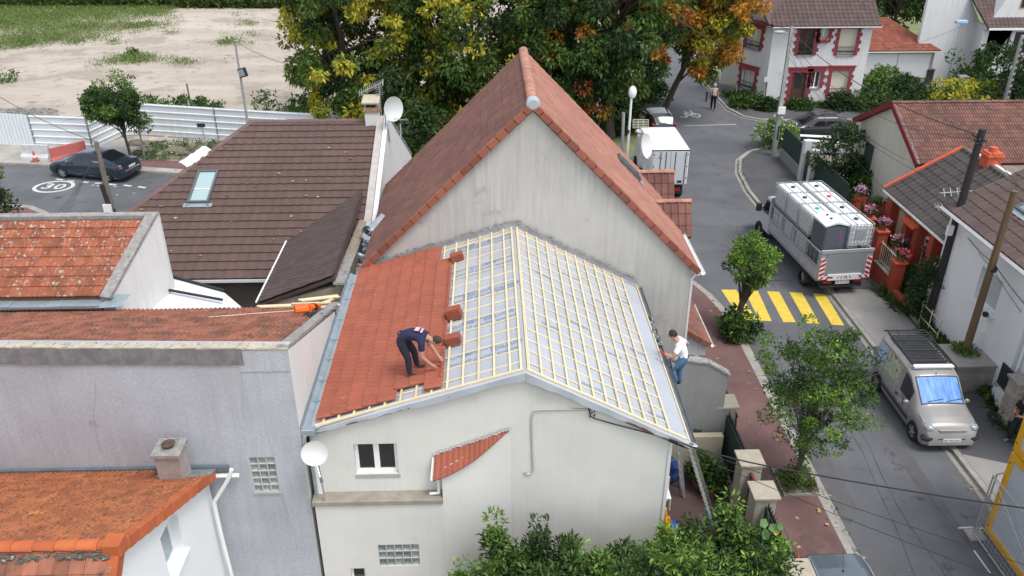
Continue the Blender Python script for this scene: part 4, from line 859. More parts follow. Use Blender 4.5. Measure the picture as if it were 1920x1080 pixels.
# ------------------------------------------------------------------ crumpled zinc pipes dumped in the gap
JP = []
for (x0, y0, x1, y1, r, Y, lab) in ((697, 440, 726, 412, .27, 24.2, 'wide open zinc flue pipe leaning on the verge in the gap between the roofs'), (686, 432, 700, 446, .17, 24.0, 'narrower zinc flue pipe beside the wide one in the gap between the roofs')):
    A, B = gy(x0, y0, Y), gy(x1, y1, Y + .35); t = thing('flue_pipe', lab, 'pipe', tuple(A), 'discarded zinc flue parts'); mb = MB(); d = (B - A)
    mb.lathe(A, d, [(r * .93, 0), (r, 0), (r, d.length * .5), (r * 1.03, d.length * .52), (r, d.length * .54), (r, d.length), (r * .96, d.length), (r * .93, 0)], 24); mb.build('shell', m_zpipe, t, smooth=True)
t = thing('flue_scrap', 'heap of crumpled metal flue scraps at the foot of the pipes', 'scrap metal', tuple(gy(700, 462, 23.6)), 'discarded zinc flue parts'); mb = MB(); rr = random.Random(9)
for i in range(34):
    c = gy(rr.uniform(688, 716), rr.uniform(446, 470), 23.6); mb.obox(c, Vector((rr.uniform(.05, .2), rr.uniform(-.1, .1), rr.uniform(-.1, .1))), Vector((rr.uniform(-.1, .1), rr.uniform(.05, .16), .02)), Vector((0, .004, .012)))
mb.build('sheet_scrap', m_zpipe, t, kind='stuff'); MB().obox(gy(690, 470, 23.3), (.16, 0, .02), (0, .12, 0), (0, 0, .08)).build('vent_box', m_zincd, t)
t = thing('flue_scrap', 'torn foil duct hanging down into the gap below the zinc pipes', 'scrap metal', tuple(gy(682, 485, 22.6)), 'discarded zinc flue parts'); mb = MB()
for i in range(16): mb.blob(gy(rr.uniform(675, 688), rr.uniform(476, 494), 22.6), rr.uniform(.04, .09), 3, (1, .6, 1), .4)
mb.build('foil', m_zpipe, t, kind='stuff')
# timber battens, orange container and black bag on the red roof
def groofpt(x, y, up=.0): p = on_plane(x, y, OG, NG); return p + NG * up
bt = []; rr = random.Random(5); spec = [((482, 573), (560, 571)), ((488, 577), (600, 575)), ((560, 566), (634, 560)), ((566, 570), (636, 566)), ((585, 577), (637, 571)), ((575, 574), (620, 570)), ((600, 573), (638, 563)), ((548, 576), (600, 579))]
base = groofpt(590, 583)
for i, ((x0, y0), (x1, y1)) in enumerate(spec):
    a, b = groofpt(x0, y0 + 6, .05 + .035 * (i % 4)), groofpt(x1, y1 + 6, .07 + .05 * (i % 4)); t = thing('timber_batten', 'pale new batten, ' + ['longest one, reaching out over the red tiles', 'second long one beside the longest', 'one on top at the back of the heap', 'one at the back right end of the heap', 'one at the near right end of the heap', 'one lying behind the orange container neck', 'short one sticking out at the right end', 'one under the orange container'][i], 'batten', tuple(a), 'loose battens heaped on the red roof'); MB().bar(a, b, .07, .035).build('batten', m_wood, t)
oc = thing('fuel_container', 'orange plastic container lying on the red roof beside the battens', 'container', tuple(groofpt(570, 588))); m_or = mat('orange_plastic', (.80, .14, .02), rough=.4)
A, B = groofpt(553, 590, .12), groofpt(578, 588, .13); C_ = groofpt(597, 582, .14); MB().cyl(A, B, .13, .13, 8).cyl(B, B.lerp(C_, .15), .13, .08, 8).build('body', m_or, oc, bevel=.01); MB().cyl(B.lerp(C_, .15), C_, .085, .09, 8).build('neck', m_or, oc); MB().cyl(B.lerp(C_, .45), B.lerp(C_, .6), .1, .1, 8).build('strap', m_blk, oc)
bg_ = thing('tool_bag', 'black crumpled bag with a strap on the coping beside the orange container', 'bag', tuple(groofpt(595, 596))); mb = MB()
for i in range(16): mb.blob(groofpt(rr.uniform(578, 604), rr.uniform(591, 599), .06), rr.uniform(.06, .1), 4, (1.3, 1, .6), .25)
mb.tube([groofpt(600, 590, .12), groofpt(615, 588, .08), groofpt(628, 587, .06), groofpt(630, 592, .03)], .018, 5); mb.build('bag', m_blk, bg_)
t = thing('rope', 'thin pale rope trailing over the red roof from the orange container', 'rope', tuple(groofpt(470, 593))); MB().tube([groofpt(x, y, .06) for x, y in ((392, 599), (430, 596), (480, 592), (520, 589), (552, 587))], .012, 5).build('rope', mat('rope', (.62, .56, .44)), t)
t = thing('rope', 'pale cord running from the bag along the zinc valley up to the junk pipes', 'rope', (-4, 19, 5)); MB().tube([gx(x, y, -3.98) for x, y in ((636, 580), (652, 562), (662, 540), (672, 515), (678, 500))], .012, 5).build('cord', mat('rope', (.62, .56, .44)), t)
# ================================================================== orange tiled house, bottom left
OH = thing('house', 'white house with a bright orange mossy tiled roof and ridge, bottom left corner', 'house', (-8, 11, 0))
ox = -5.93; oz_w, oy_w = 4.13, 14.2
rid = gx(222, 1022, ox - .02); oy_r, oz_r = rid.y, rid.z
VO = Vector((0, oy_r - oy_w + .02, oz_r - oz_w)); LO = VO.length; VO.normalize(); UO = Vector((-1, 0, 0)); OO = Vector((ox, oy_w - .02, oz_w)); NO = UO.cross(VO)
ef = Vector((0, -1.0, -.95)).normalized()
mb = MB(); mb.prism([OO - NO * .04, OO - NO * .04 + VO * LO, OO - NO * .16 + VO * LO, OO - NO * .16], UO * 6); mb.prism([(ox, oy_r, oz_r - .04), (ox, oy_r - 2.2, oz_r - 2.1), (ox, oy_r - 2.1, oz_r - 2.2), (ox, oy_r, oz_r - .2)], (-6, 0, 0)); orf = mb.build('roof', m_oldw, OH)
tile_roof(orf, OO, UO, VO, [(0, 0), (6, 0), (6, LO - .04), (0, LO - .04)], .20, .245, 'rib2', m_orange, 300, h=.022, th=.028, jit=.009)
VF = Vector((0, 1, .80)).normalized(); OF = Vector((ox - 6, oy_r - 2.4, oz_r - 1.92)); UF = Vector((1, 0, 0))
tile_roof(orf, OF, UF, VF, [(0, 0), (5.95, 0), (5.95, 3.0), (0, 3.0)], .24, .33, 'flat', m_lich, 120, h=.02, th=.03, jit=.008)
ridge_row(orf, (ox + .02, oy_r, oz_r + .01), (ox - 6, oy_r, oz_r + .01), 18, .125, m_oridge, 1, over=1.1)
mb = MB(); rr = random.Random(8)
for i in range(240): 
    s = rr.choice((-1, 1, 1)); mb.blob((ox - rr.uniform(0, 5.5), oy_r - s * rr.uniform(.12, .19), oz_r - .05 - rr.uniform(.0, .05)), rr.uniform(.02, .05), 3, (1.5, 1, .7), .35)
mb.build('ridge_mortar', m_mort, orf)['kind'] = 'stuff'
verge_row(orf, (ox + .03, oy_w - .02, oz_w + .03), (ox + .03, oy_r - .02, oz_r + .05), 13, (-.20, 0, 0), .20, 1, m_oridge)
verge_row(orf, (ox + .03, oy_r - .1, oz_r - .05), (ox + .03, oy_r - 2.4, oz_r - 1.9), 7, (-.20, 0, 0), .20, 1, m_oridge)
MB().box(ox - .22, oy_r - .16, oz_r - .12, ox + .07, oy_r + .14, oz_r + .14).build('ridge_end', m_oridge, orf, bevel=.02)
wo = ox - .18; w1, w2 = gx(318, 985, wo), gx(345, 1045, wo)
zt_ = lambda Y: oz_w + (oz_r - oz_w) * (oy_w - Y) / (oy_w - oy_r) - .12
ow = (gx(312, 1000, wo), gx(338, 1040, wo)); wy0, wy1, wz0, wz1 = 11.55, 12.45, 2.55, 3.55
p = gx(325, 1020, wo); wy0, wy1, wz0, wz1 = p.y - .42, p.y + .42, p.z - .55, p.z + .55
wall('wall', (wo, 8, 0), (0, 1, 0), [(0, 0), (6.2, 0), (6.2, zt_(14.2)), (oy_r - 8, zt_(oy_r)), (0, zt_(oy_r) - 1.6)], [(wy0 - 8, wz0, wy1 - 8, wz1)], .3, m_wht, OH)
window(OH, (wo, wy0, wz0), (0, 1, 0), wy1 - wy0, wz1 - wz0, .2, 1, fw=.05, m_g=m_glassb, sill=m_frame)
for Y in (13.3, 12.2): MB().box(wo, Y, zt_(Y) - .22, wo + .12, Y + .12, zt_(Y) - .06).build('rafter_end', m_frame, OH)
MB().box(-12, oy_w + .0, oz_w - .04, ox + .3, oy_w + .07, oz_w + .09).build('wall_flashing', m_zincd, OH)
gutter(OH, (ox + .5, oy_w - .03, oz_w - .10), (ox - .1, oy_w - .03, oz_w - .10), .06, m_frame)
pipe('downpipe', [gy(x, y, 13.95) for x, y in ((434, 880), (431, 892), (424, 905), (402, 940), (404, 955), (414, 1000), (436, 1085))], .045, m_frame, OH)
oc_ = thing('chimney', 'square rendered chimney with a rusty cowl on the orange roof against the grey wall', 'chimney', (-6.55, 13.75, 4.2)); cm = gy(330, 893, 13.75)
m_chr = mat('chimney_render', (.40, .35, .33), (.32, .28, .26), s=4, fine=.12, bump=.4, streak=(.2, .18, .17)); cz = cm.z; top = gy(322, 840, 13.75).z
MB().prism([(cm.x - .24, 13.52, cz - .25), (cm.x + .24, 13.52, cz - .25), (cm.x + .24, 13.98, cz - .3), (cm.x - .24, 13.98, cz - .3)], (0, 0, top - cz + .2)).build('stack', m_chr, oc_)
MB().box(cm.x - .29, 13.46, top - .05, cm.x + .29, 14.04, top + .04).build('cap', m_coping, oc_, bevel=.01)
MB().cyl((cm.x, 13.75, top + .04), (cm.x, 13.75, top + .10), .09, .09, 12).cyl((cm.x, 13.75, top + .12), (cm.x, 13.75, top + .15), .14, .10, 12).build('cowl', mat('rust', (.12, .07, .05), (.06, .045, .04), s=12, fine=.15), oc_)
MB().obox(OO + UO * (ox - cm.x - .08) + VO * .42 + NO * .045, UO * .50, VO * .16, NO * .006).build('lead_apron', m_zinc, oc_); MB().obox(OO + UO * (ox - cm.x - .42) + VO * .2 + NO * .045, UO * .25, VO * .22, NO * .006).build('lead_apron', m_zinc, oc_)
# ================================================================== houses on the right
m_btrim = mat('burgundy_brick', (.27, .045, .055), (.22, .038, .046), s=5, rnd=.12, fine=.08)
m_maroon = mat('maroon_paint', (.20, .028, .036), fine=.05)
m_curt = mat('net_curtain', (.62, .61, .58), (.5, .49, .47), s=18, stretch=(3, 3, .3))
m_shut = mat('roller_shutter', (.62, .58, .48), (.56, .52, .43), s=8, stretch=(.2, .2, 8))
m_whiteR = mat('far_white_render', (.66, .665, .67), (.62, .625, .63), s=.8, big=.04, fine=.03, streak=(.44, .44, .44))
m_iron = mat('black_iron', (.03, .03, .033), rough=.5)
m_dtile = mat('dark_red_brown_tile', (.105, .068, .062), (.085, .06, .056), s=2, rnd=.12, fine=.1)
RH = thing('house', 'two storey white house with burgundy brick quoins around doors and windows', 'house', (22, 58, 0))
fy = 55.6; fx0, fx1 = gy(1437, 120, fy).x, gy(1613, 120, fy).x; fx0 = gy(1430, 200, fy).x; fx1 = gy(1608, 200, fy).x; ez = gy(1550, 43, fy).z
def rc(x0, y0, x1, y1, Y=fy): a, b = gy(x0, y0, Y), gy(x1, y1, Y); cx_ = (a.x + b.x) / 2; w = abs(b.x - a.x); return (cx_ - w / 2, b.z, cx_ + w / 2, a.z)
wins = {'u1': (1502, 55, 1523, 104), 'u2': (1540, 53, 1551, 79), 'u3': (1577, 54, 1600, 104), 'door': (1487, 136, 1506, 196), 'l2': (1523, 134, 1535, 165), 'l3': (1561, 133, 1584, 181)}
rects = {k: rc(*v) for k, v in wins.items()}; rects['door'] = (rects['door'][0], .25, rects['door'][2], rects['door'][3])
wall('wall', (fx0, fy, 0), (1, 0, 0), [(0, 0), (fx1 - fx0, 0), (fx1 - fx0, ez), (0, ez)], [(r[0] - fx0, r[1], r[2] - fx0, r[3]) for r in rects.values()], .3, m_whiteR, RH)
lx, ly = gz(1378, 186).x, gz(1378, 186).y; UL_ = Vector((fx0 - lx, fy - ly, 0)); LLn = UL_.length; UL_.normalize(); NL_ = UL_.cross(Vector((0, 0, 1))) * -1
def onl(x, y): d = _ray(x, y); O = Vector((lx, ly, 0)); t = (O - CC).dot(NL_) / d.dot(NL_); q = CC + d * t - O; return q.dot(UL_), q.z
lw = []
for x0, y0, x1, y1 in ((1405, 50, 1422, 95), (1392, 128, 1411, 172)):
    a = onl(x0, y0); b = onl(x1, y1); m_ = (a[0] + b[0]) / 2; w = 1.15; lw.append((m_ - w / 2, b[1], m_ + w / 2, a[1]))
wall('wall', (lx, ly, 0), UL_, [(0, 0), (LLn, 0), (LLn, ez), (LLn * .35, ez + 1.9), (0, ez + .2)], lw, .3, m_whiteR, RH)
MB().box(fx1 - .3, fy + .3, 0, fx1, 62, ez).build('wall', m_whiteR, RH); MB().box(lx, 62, 0, fx1, 62.3, ez).build('wall', m_whiteR, RH)
def quoins(O, U, r, N, base=0):
    """brick surround: lintel, and toothed blocks down both sides"""
    O, U, N = Vector(O), Vector(U), Vector(N); x0, z0, x1, z1 = r; W = Vector((0, 0, 1))
    def bx(a0, b0, a1, b1, t=.03): MB().obox(O + U * (a0 + a1) / 2 + W * (b0 + b1) / 2 - N * (t / 2 + .002), U * (a1 - a0) / 2, N * t / 2, W * (b1 - b0) / 2).build('quoin', m_btrim, RH)
    bx(x0 - .32, z1, x1 + .32, z1 + .26, .05); bx(x0 - .38, z1 + .263, x1 + .38, z1 + .36, .09); n = max(3, int((z1 - z0) / .22)); h = (z1 - z0) / n
    for i in range(n):
        e = .34 if i % 2 else .22; bx(x0 - e, z0 + i * h + .006, x0, z0 + (i + 1) * h - .006); bx(x1, z0 + i * h + .006, x1 + e, z0 + (i + 1) * h - .006)
def balc(O, U, r, N, parent, hh=.55):
    O, U, N = Vector(O), Vector(U), Vector(N); x0, z0, x1, z1 = r; W = Vector((0, 0, 1)); mb = MB()
    for z in (z0 + .05, z0 + hh): mb.bar(O + U * x0 + W * z - N * .05, O + U * x1 + W * z - N * .05, .03, .03)
    k = 8
    for i in range(k + 1): x = x0 + (x1 - x0) * i / k; mb.bar(O + U * x + W * (z0 + .05) - N * .05, O + U * x + W * (z0 + hh) - N * .05, .018, .018, (0, 1, 0))
    for i in range(k): x = x0 + (x1 - x0) * (i + .5) / k; mb.obox(O + U * x + W * (z0 + hh * .5) - N * .05, U * .05, N * .006, W * .05)
    return mb.build('balcony_rail', m_iron, parent)
m_dkdoor = mat('brown_door', (.08, .04, .025), fine=.05)
Of = (0, fy, 0); Uf = (1, 0, 0); Nf = Vector((0, 1, 0))
for k, r in rects.items():
    if k == 'door':
        MB().box(r[0], fy + .15, .25, r[2], fy + .2, r[3]).build('door', m_dkdoor, RH); MB().box(r[0] + .3, fy + .13, 1.3, r[2] - .3, fy + .148, 2.2).build('door_glass', m_glass, RH); MB().box(r[0] - .2, fy - .45, 0, r[2] + .2, fy + .1, .2).build('door_step', m_conc, RH)
    else:
        w_ = window(RH, (r[0], fy, r[1]), (1, 0, 0), r[2] - r[0], r[3] - r[1], .15, 1 if k in ('u3', 'l3') else 2, fw=.05, m_g=m_shut if k in ('u3', 'l3') else m_glass, curtain=m_curt if k in ('u2',) else None, m_f=m_maroon if k == 'u1' else m_frame, sill=m_conc)
        if k in ('u1', 'u3', 'l3'): balc(Of, Uf, r, Nf, w_)
    quoins(Of, Uf, r, Nf)
fb = thing('flower_box', 'small box of pink flowers on the narrow upper window of the white house', 'planter', (rects['u2'][0], fy - .1, rects['u2'][1])); MB().box(rects['u2'][0], fy - .25, rects['u2'][1], rects['u2'][2], fy - .06, rects['u2'][1] + .15).build('box', m_btrim, fb)
mb = MB(); rr = random.Random(1)
for i in range(14): mb.blob((rr.uniform(rects['u2'][0], rects['u2'][2]), fy - .16, rects['u2'][1] + rr.uniform(.15, .35)), .07, 3)
mb.build('flowers', mat('dusty_pink', (.45, .22, .24), rnd=.3), fb, kind='stuff')
for r in lw:
    w_ = window(RH, Vector((lx, ly, 0)) + UL_ * r[0] + Vector((0, 0, r[1])), UL_, r[2] - r[0], r[3] - r[1], .15, 2, fw=.05, m_g=m_shut if r is lw[0] else m_glass, curtain=m_curt if r is lw[1] else None, sill=m_conc); quoins((lx, ly, 0), UL_, r, NL_); balc((lx, ly, 0), UL_, r, NL_, w_)
MB().box(fx0 - .05, fy - .10, ez - .30, fx1 + .05, fy - .003, ez - .02).build('frieze', m_btrim, RH)
Vh = Vector((0, 1, .75)).normalized(); Oh = Vector((fx0 - .2, fy - .45, ez - .12)); Lh = 5.2; Uh = Vector((1, 0, 0)); Nh = Uh.cross(Vh); wr = fx1 - fx0 + .55
hr = MB().prism([Oh - Nh * .03, Oh + Uh * wr - Nh * .03, Oh + Uh * wr + Vh * Lh - Nh * .03, Oh + Vh * Lh - Nh * .03 - Uh * 1.5], Nh * -.1).build('roof', m_dtile, RH)
tile_roof(hr, Oh, Uh, Vh, [(0, 0), (wr, 0), (wr, Lh), (-1.5, Lh)], .30, .34, 'wave', m_dtile, 0, h=.04, th=.03)
gutter(RH, Oh + Vector((0, -.08, -.04)), Oh + Uh * wr + Vector((0, -.08, -.04)), .07, m_frame); MB().box(fx0 - .2, fy - .4, ez - .18, fx1 + .3, fy - .003, ez - .13).build('soffit', m_maroon, RH)
A = Vector((lx, ly, ez + .15)) - NL_ * .35; B = Vector((fx0, fy, ez - .1)) - NL_ * .35; C2 = A.lerp(B, .35) + Vector((0, 0, 1.8))
for p, q in ((A, C2), (C2, B)): MB().bar(p, q, .5, .14).build('roof_edge', m_dtile, hr)
mb = MB().bar(B + Vector((0, 0, .0)), B + UL_ * -2.0, .5, .10); mb.build('roof_edge', m_btrim, hr)
MB().prism([tuple(C2), tuple(B), (B.x + 2.5, B.y + 3.5, ez + 3.0)], (0, 0, .08)).build('roof_edge', m_dtile, hr)
pipe('downpipe', [(lx + .1, ly - .15, ez), (lx + .1, ly - .15, 0)], .06, m_iron, RH, 6)
# garage between the white houses
GA = thing('garage', 'low double garage with a red tiled roof between two white houses', 'garage', (27.5, 62, 0)); gyy = 61.8
ga, gb_ = gy(1622, 148, gyy), gy(1742, 148, gyy); gt = gy(1690, 94, gyy).z
MB().box(ga.x, gyy, 0, gb_.x, gyy + .3, gt).build('wall', m_conc, GA)
for x0, x1 in ((1624, 1675), (1686, 1736)): a, b = gy(x0, 100, gyy), gy(x1, 145, gyy); MB().box(a.x, gyy - .05, b.z, b.x, gyy - .003, a.z).build('garage_door', mat('garage_door_white', (.60, .61, .62), (.56, .57, .58), s=3, stretch=(6, 1, .2)), GA)
Vq = Vector((0, 1, .5)).normalized(); Oq = Vector((ga.x - .4, gyy - .3, gt)); Nq = Uh.cross(Vq); wq = gb_.x - ga.x + .7
gr2 = MB().prism([Oq - Nq * .03, Oq + Uh * wq - Nq * .03, Oq + Uh * (wq - 2.9) + Vq * 3.9 - Nq * .03, Oq + Vq * 3.9 - Nq * .03], Nq * -.1).build('roof', m_oldw, GA)
tile_roof(gr2, Oq, Uh, Vq, [(0, 0), (wq, 0), (wq - 2.9, 3.9), (0, 3.9)], .26, .34, 'rib2', mat('garage_tile', (.27, .085, .05), (.22, .07, .045), s=2, rnd=.2), 0)
gutter(GA, Oq + Vector((0, -.06, -.05)), Oq + Uh * wq + Vector((0, -.06, -.05)), .06, m_frame)
# tall plain white house, upper right
TW = thing('house', 'tall plain white gabled house with a dark roof and dormer, upper right corner', 'house', (36, 60, 0)); ty = 62.2
pts = [gy(x, y, ty) for x, y in ((1745, 152), (1832, 152), (1838, 40), (1806, -40), (1720, -60), (1697, 20), (1718, 95))]
MB().prism([(gb_.x - 1.2, ty, 0), (gb_.x + 3.7, ty, 0), (gy(1838, 44, ty).x, ty, gy(1838, 44, ty).z), (gy(1806, -40, ty).x, ty, gy(1806, -40, ty).z), (gb_.x - 1.2, ty, gy(1720, -60, ty).z)], (0, .3, 0)).build('wall', m_whiteR, TW)
ty2 = 60.5; a, b = gy(1832, 150, ty2), gy(1960, 150, ty2); zt = gy(1880, 50, ty2).z
rw = [rc(1845, 57, 1888, 97, ty2), rc(1905, 60, 1950, 100, ty2)]
wall('wall', (a.x, ty2, 0), (1, 0, 0), [(0, 0), (7, 0), (7, zt), (0, zt)], [(r[0] - a.x, r[1], r[2] - a.x, r[3]) for r in rw if r[2] < a.x + 7], .3, m_whiteR, TW)
for r in rw: window(TW, (r[0], ty2, r[1]), (1, 0, 0), r[2] - r[0], r[3] - r[1], .15, 2, fw=.05, curtain=m_curt if r is rw[0] else None, m_f=m_maroon)
MB().box(a.x - .02, ty2, 0, a.x + .2, ty, zt).build('wall', m_whiteR, TW)
Vt = Vector((0, 1, .9)).normalized(); Ot = Vector((a.x - .4, ty2 - .5, zt - .05)); Nt = Uh.cross(Vt)
tr_ = MB().prism([Ot - Nt * .03, Ot + Uh * 9 - Nt * .03, Ot + Uh * 9 + Vt * 6 - Nt * .03, Ot + Vt * 6 - Uh * 1.5 - Nt * .03], Nt * -.1).build('roof', m_dtile, TW)
tile_roof(tr_, Ot, Uh, Vt, [(0, 0), (9, 0), (9, 6), (-1.5, 6)], .30, .34, 'flat', m_dtile, 0)
MB().box(a.x - .4, ty2 - .58, zt - .14, a.x + 8, ty2 - .5, zt).build('gutter', m_frame, TW)
d0 = gy(1862, 33, ty2 + .2); MB().prism([(d0.x, ty2 + .2, d0.z), (d0.x + 4, ty2 + .2, d0.z), (d0.x + 4, ty2 + .2, d0.z + 2.5), (d0.x + 1.3, ty2 + .2, d0.z + 2.5)], (0, 2.5, 0)).build('dormer', m_whiteR, TW)
window(TW, (d0.x + 1.7, ty2 + .17, d0.z + .6), (1, 0, 0), 1.4, 1.2, .0, 2, m_f=mat('wood_window', (.4, .3, .18)))
# ------------------------------------------------------------------ cream gabled house with the maroon barge boards
CH = thing('house', 'cream gabled house with maroon barge boards and a weathered red brown roof', 'house', (21, 36.5, 0)); cxx = 18.2
cr = gx(1673, 193, cxx); ce0 = gx(1601, 224, cxx); ce1 = gx(1720, 308, cxx); m_creamw = mat('pale_cream_render', (.70, .67, .57), (.66, .63, .54), s=.8, big=.05, fine=.03, streak=(.42, .38, .28))
def c_rect(x0, y0, x1, y1): a, b = gx(x0, y0, cxx + .25), gx(x1, y1, cxx + .25); return a, b
w1 = (ce1.y + .45, ce1.y + 1.45)
wall('wall', (cxx + .25, ce0.y - .35, 0), (0, -1, 0), [(0, 0), (ce0.y - ce1.y - .5, 0), (ce0.y - ce1.y - .5, ce1.z), (ce0.y - .35 - cr.y, cr.z - .1), (0, ce0.z)], [(ce0.y - .35 - 34.7, 1.0, ce0.y - .35 - 33.7, 2.5), (.9, 1.3, 1.9, 3.1)], .3, m_creamw, CH)
sh = window(CH, (cxx + .25, 34.7, 1.0), (0, -1, 0), 1.0, 1.5, .1, 2, fw=.05, N=Vector((1, 0, 0))); MB().box(cxx + .2, 34.72, 1.0, cxx + .24, 35.15, 2.5).build('shutter', mat('dark_green_shutter', (.06, .10, .09)), sh); MB().box(cxx + .2, 33.25, 1.0, cxx + .24, 33.68, 2.5).build('shutter', mat('dark_green_shutter', (.06, .10, .09)), sh)
MB().box(cxx + .27, ce0.y - 2.25, 1.3, cxx + .32, ce0.y - 1.25, 3.1).build('shutter', mat('dark_green_shutter', (.06, .10, .09)), CH)
m_ctile = mat('weathered_brown_red_tile', (.185, .085, .062), (.14, .072, .058), s=1.2, rnd=.22, fine=.12, big=.12, spot=((.09, .06, .05), (.30, .20, .13)), spots=(4., 7.), spott=(.6, .68))
Vc = Vector((0, cr.y - ce1.y, cr.z - ce1.z)); Lc = Vc.length; Vc.normalize(); Oc = Vector((cxx, ce1.y, ce1.z)); Nc = Uh.cross(Vc)
Vc2 = Vector((0, cr.y - ce0.y, cr.z - ce0.z)); Lc2 = Vc2.length; Vc2.normalize(); Uc2 = Vector((-1, 0, 0)); Oc2 = Vector((cxx + 9, ce0.y, ce0.z)); Nc2 = Uc2.cross(Vc2)
mb = MB(); mb.prism([Oc - Nc * .03, Oc + Uh * 9 - Nc * .03, Oc + Uh * 9 + Vc * Lc - Nc * .03, Oc + Vc * Lc - Nc * .03], Nc * -.1); mb.prism([Oc2 - Nc2 * .03, Oc2 + Uc2 * 9 - Nc2 * .03, Oc2 + Uc2 * 9 + Vc2 * Lc2 - Nc2 * .03, Oc2 + Vc2 * Lc2 - Nc2 * .03], Nc2 * -.1)
crf = mb.build('roof', m_maroon, CH); tile_roof(crf, Oc, Uh, Vc, [(0, 0), (9, 0), (9, Lc), (0, Lc)], .24, Lc / 15, 'rib2', m_ctile, 300, h=.025); tile_roof(crf, Oc2, Uc2, Vc2, [(0, 0), (9, 0), (9, Lc2), (0, Lc2)], .24, .3, 'rib2', m_ctile, 0)
ridge_row(crf, (cxx - .03, cr.y, cr.z + .02), (cxx + 9, cr.y, cr.z + .02), 24, .11, m_ctile, 1)
for p, q in ((ce0, cr), (cr, ce1)): a_v = Vector((cxx - .03, p.y, p.z - .17)); b_v = Vector((cxx - .03, q.y, q.z - .17)); MB().bar(a_v, b_v, .05, .24).build('barge_board', m_maroon, crf)
mb = MB()
for i in range(30): p = Vector((cxx + .06, cr.y, cr.z + .05)).lerp(Vector((cxx + .06, ce1.y, ce1.z + .05)), i / 29); mb.blob(p, .06, 3, (1, 1.6, .6), .4)
mb.build('verge_mortar', m_coping, crf)['kind'] = 'stuff'
# ------------------------------------------------------------------ low red house with the black tiled roof
m_redw = mat('brick_red_paint', (.40, .075, .042), (.35, .065, .038), s=1.5, big=.08, fine=.05, bump=.1)
m_redb = mat('bright_red_mortar', (.62, .12, .06), (.52, .10, .05), s=4, fine=.08)
m_bt = mat('black_brown_tile', (.070, .056, .054), (.055, .046, .045), s=2, rnd=.14, fine=.1, rough=.6)
OHH = thing('house', 'low brick red house with a dark tiled roof and a flower filled front', 'house', (18, 30, 0))
o_e0 = gz(1655, 354, 3.12); o_e1 = gz(1777, 455, 3.12); exx = (o_e0.x + o_e1.x) / 2; oy0 = o_e0.y; tp = gy(1806, 278, oy0); 
Vz = Vector((tp.x - exx, 0, tp.z - 3.12)); Lz = Vz.length; Vz.normalize(); Uz = Vector((0, -1, 0)); Oz_ = Vector((exx, oy0, 3.12)); Nz = Uz.cross(Vz)
orr = MB().prism([Oz_ - Nz * .03, Oz_ + Uz * 6 - Nz * .03, Oz_ + Uz * 6 + Vz * Lz - Nz * .03, Oz_ + Vz * Lz - Nz * .03], Nz * -.1).prism([Oz_ + Vz * Lz - Nz * .04, Oz_ + Uz * 6 + Vz * Lz - Nz * .04, Oz_ + Uz * 6 + Vz * Lz + Vector((4, 0, -2)), Oz_ + Vz * Lz + Vector((4, 0, -2))], (0, 0, -.1)).build('roof', m_oldw, OHH)
tile_roof(orr, Oz_, Uz, Vz, [(0, 0), (6, 0), (6, Lz), (0, Lz)], .30, .36, 'roman', m_bt, 300, h=.035, th=.03)
MB().bar(Oz_ + Nz * .02, Oz_ + Vz * Lz + Nz * .02, .16, .09, Nz).build('verge', m_redb, orr)
ridge_row(orr, Oz_ + Vz * Lz, Oz_ + Vz * Lz + Uz * 6, 15, .12, m_mort, 1); MB().bar(Oz_ + Vz * Lz + Vector((.15, -.6, .02)), Oz_ + Vz * Lz + Vector((.15, -4.8, .02)), .14, .05).build('ridge_flashing', m_frame, orr)
wx = exx + .5
MB().box(wx, oy0 - 6, 0, wx + .3, oy0 - .3, 3.15).build('wall', m_redw, OHH); MB().box(exx + .25, oy0 - .35, 0, 21.5, oy0 - .05, 3.1).build('wall', m_redw, OHH); MB().box(exx + .2, oy0 - .55, 0, exx + .55, oy0 - .05, 3.08).build('pier', m_redw, OHH)
MB().box(exx - .06, oy0 - 6, 3.02, exx + .06, oy0, 3.10).build('gutter', m_frame, OHH)
for k, Y in enumerate((oy0 - 2.1, oy0 - 3.0, oy0 - 4.2)): MB().box(exx + .1, Y - .16, 0, exx + .49, Y + .16, 2.95).build('pier', m_redw, OHH)
MB().box(wx - .06, oy0 - 1.75, .2, wx - .003, oy0 - .85, 2.55).build('door', mat('beige_door', (.45, .40, .30)), OHH); w_ = MB().box(wx - .05, oy0 - 4.0, 1.1, wx - .003, oy0 - 3.2, 2.4).build('window', m_frame, OHH); MB().box(wx - .07, oy0 - 3.92, 1.18, wx - .052, oy0 - 3.28, 2.32).build('pane', m_glass, w_)
MB().prism([(exx - .1, oy0 - 2.0, 2.6), (exx + .5, oy0 - 2.0, 2.9), (exx + .5, oy0 - 3.1, 2.9), (exx - .1, oy0 - 3.1, 2.6)], (0, 0, .06)).build('porch_roof', m_redb, OHH)
oc2 = thing('chimney', 'short bright orange red chimney on the ridge of the dark tiled roof', 'chimney', (20.4, oy0 - 1.5, 4.8)); q = gy(1858, 300, oy0 - 1.9)
MB().box(q.x - .28, q.y - .28, 4.3, q.x + .28, q.y + .28, q.z + .35).build('stack', m_redb, oc2, bevel=.01); MB().box(q.x - .34, q.y - .34, q.z + .20, q.x + .34, q.y + .34, q.z + .27).build('band', m_redb, oc2); MB().cyl((q.x, q.y, q.z + .35), (q.x, q.y, q.z + .52), .17, .15, 10).build('pot', m_redb, oc2)
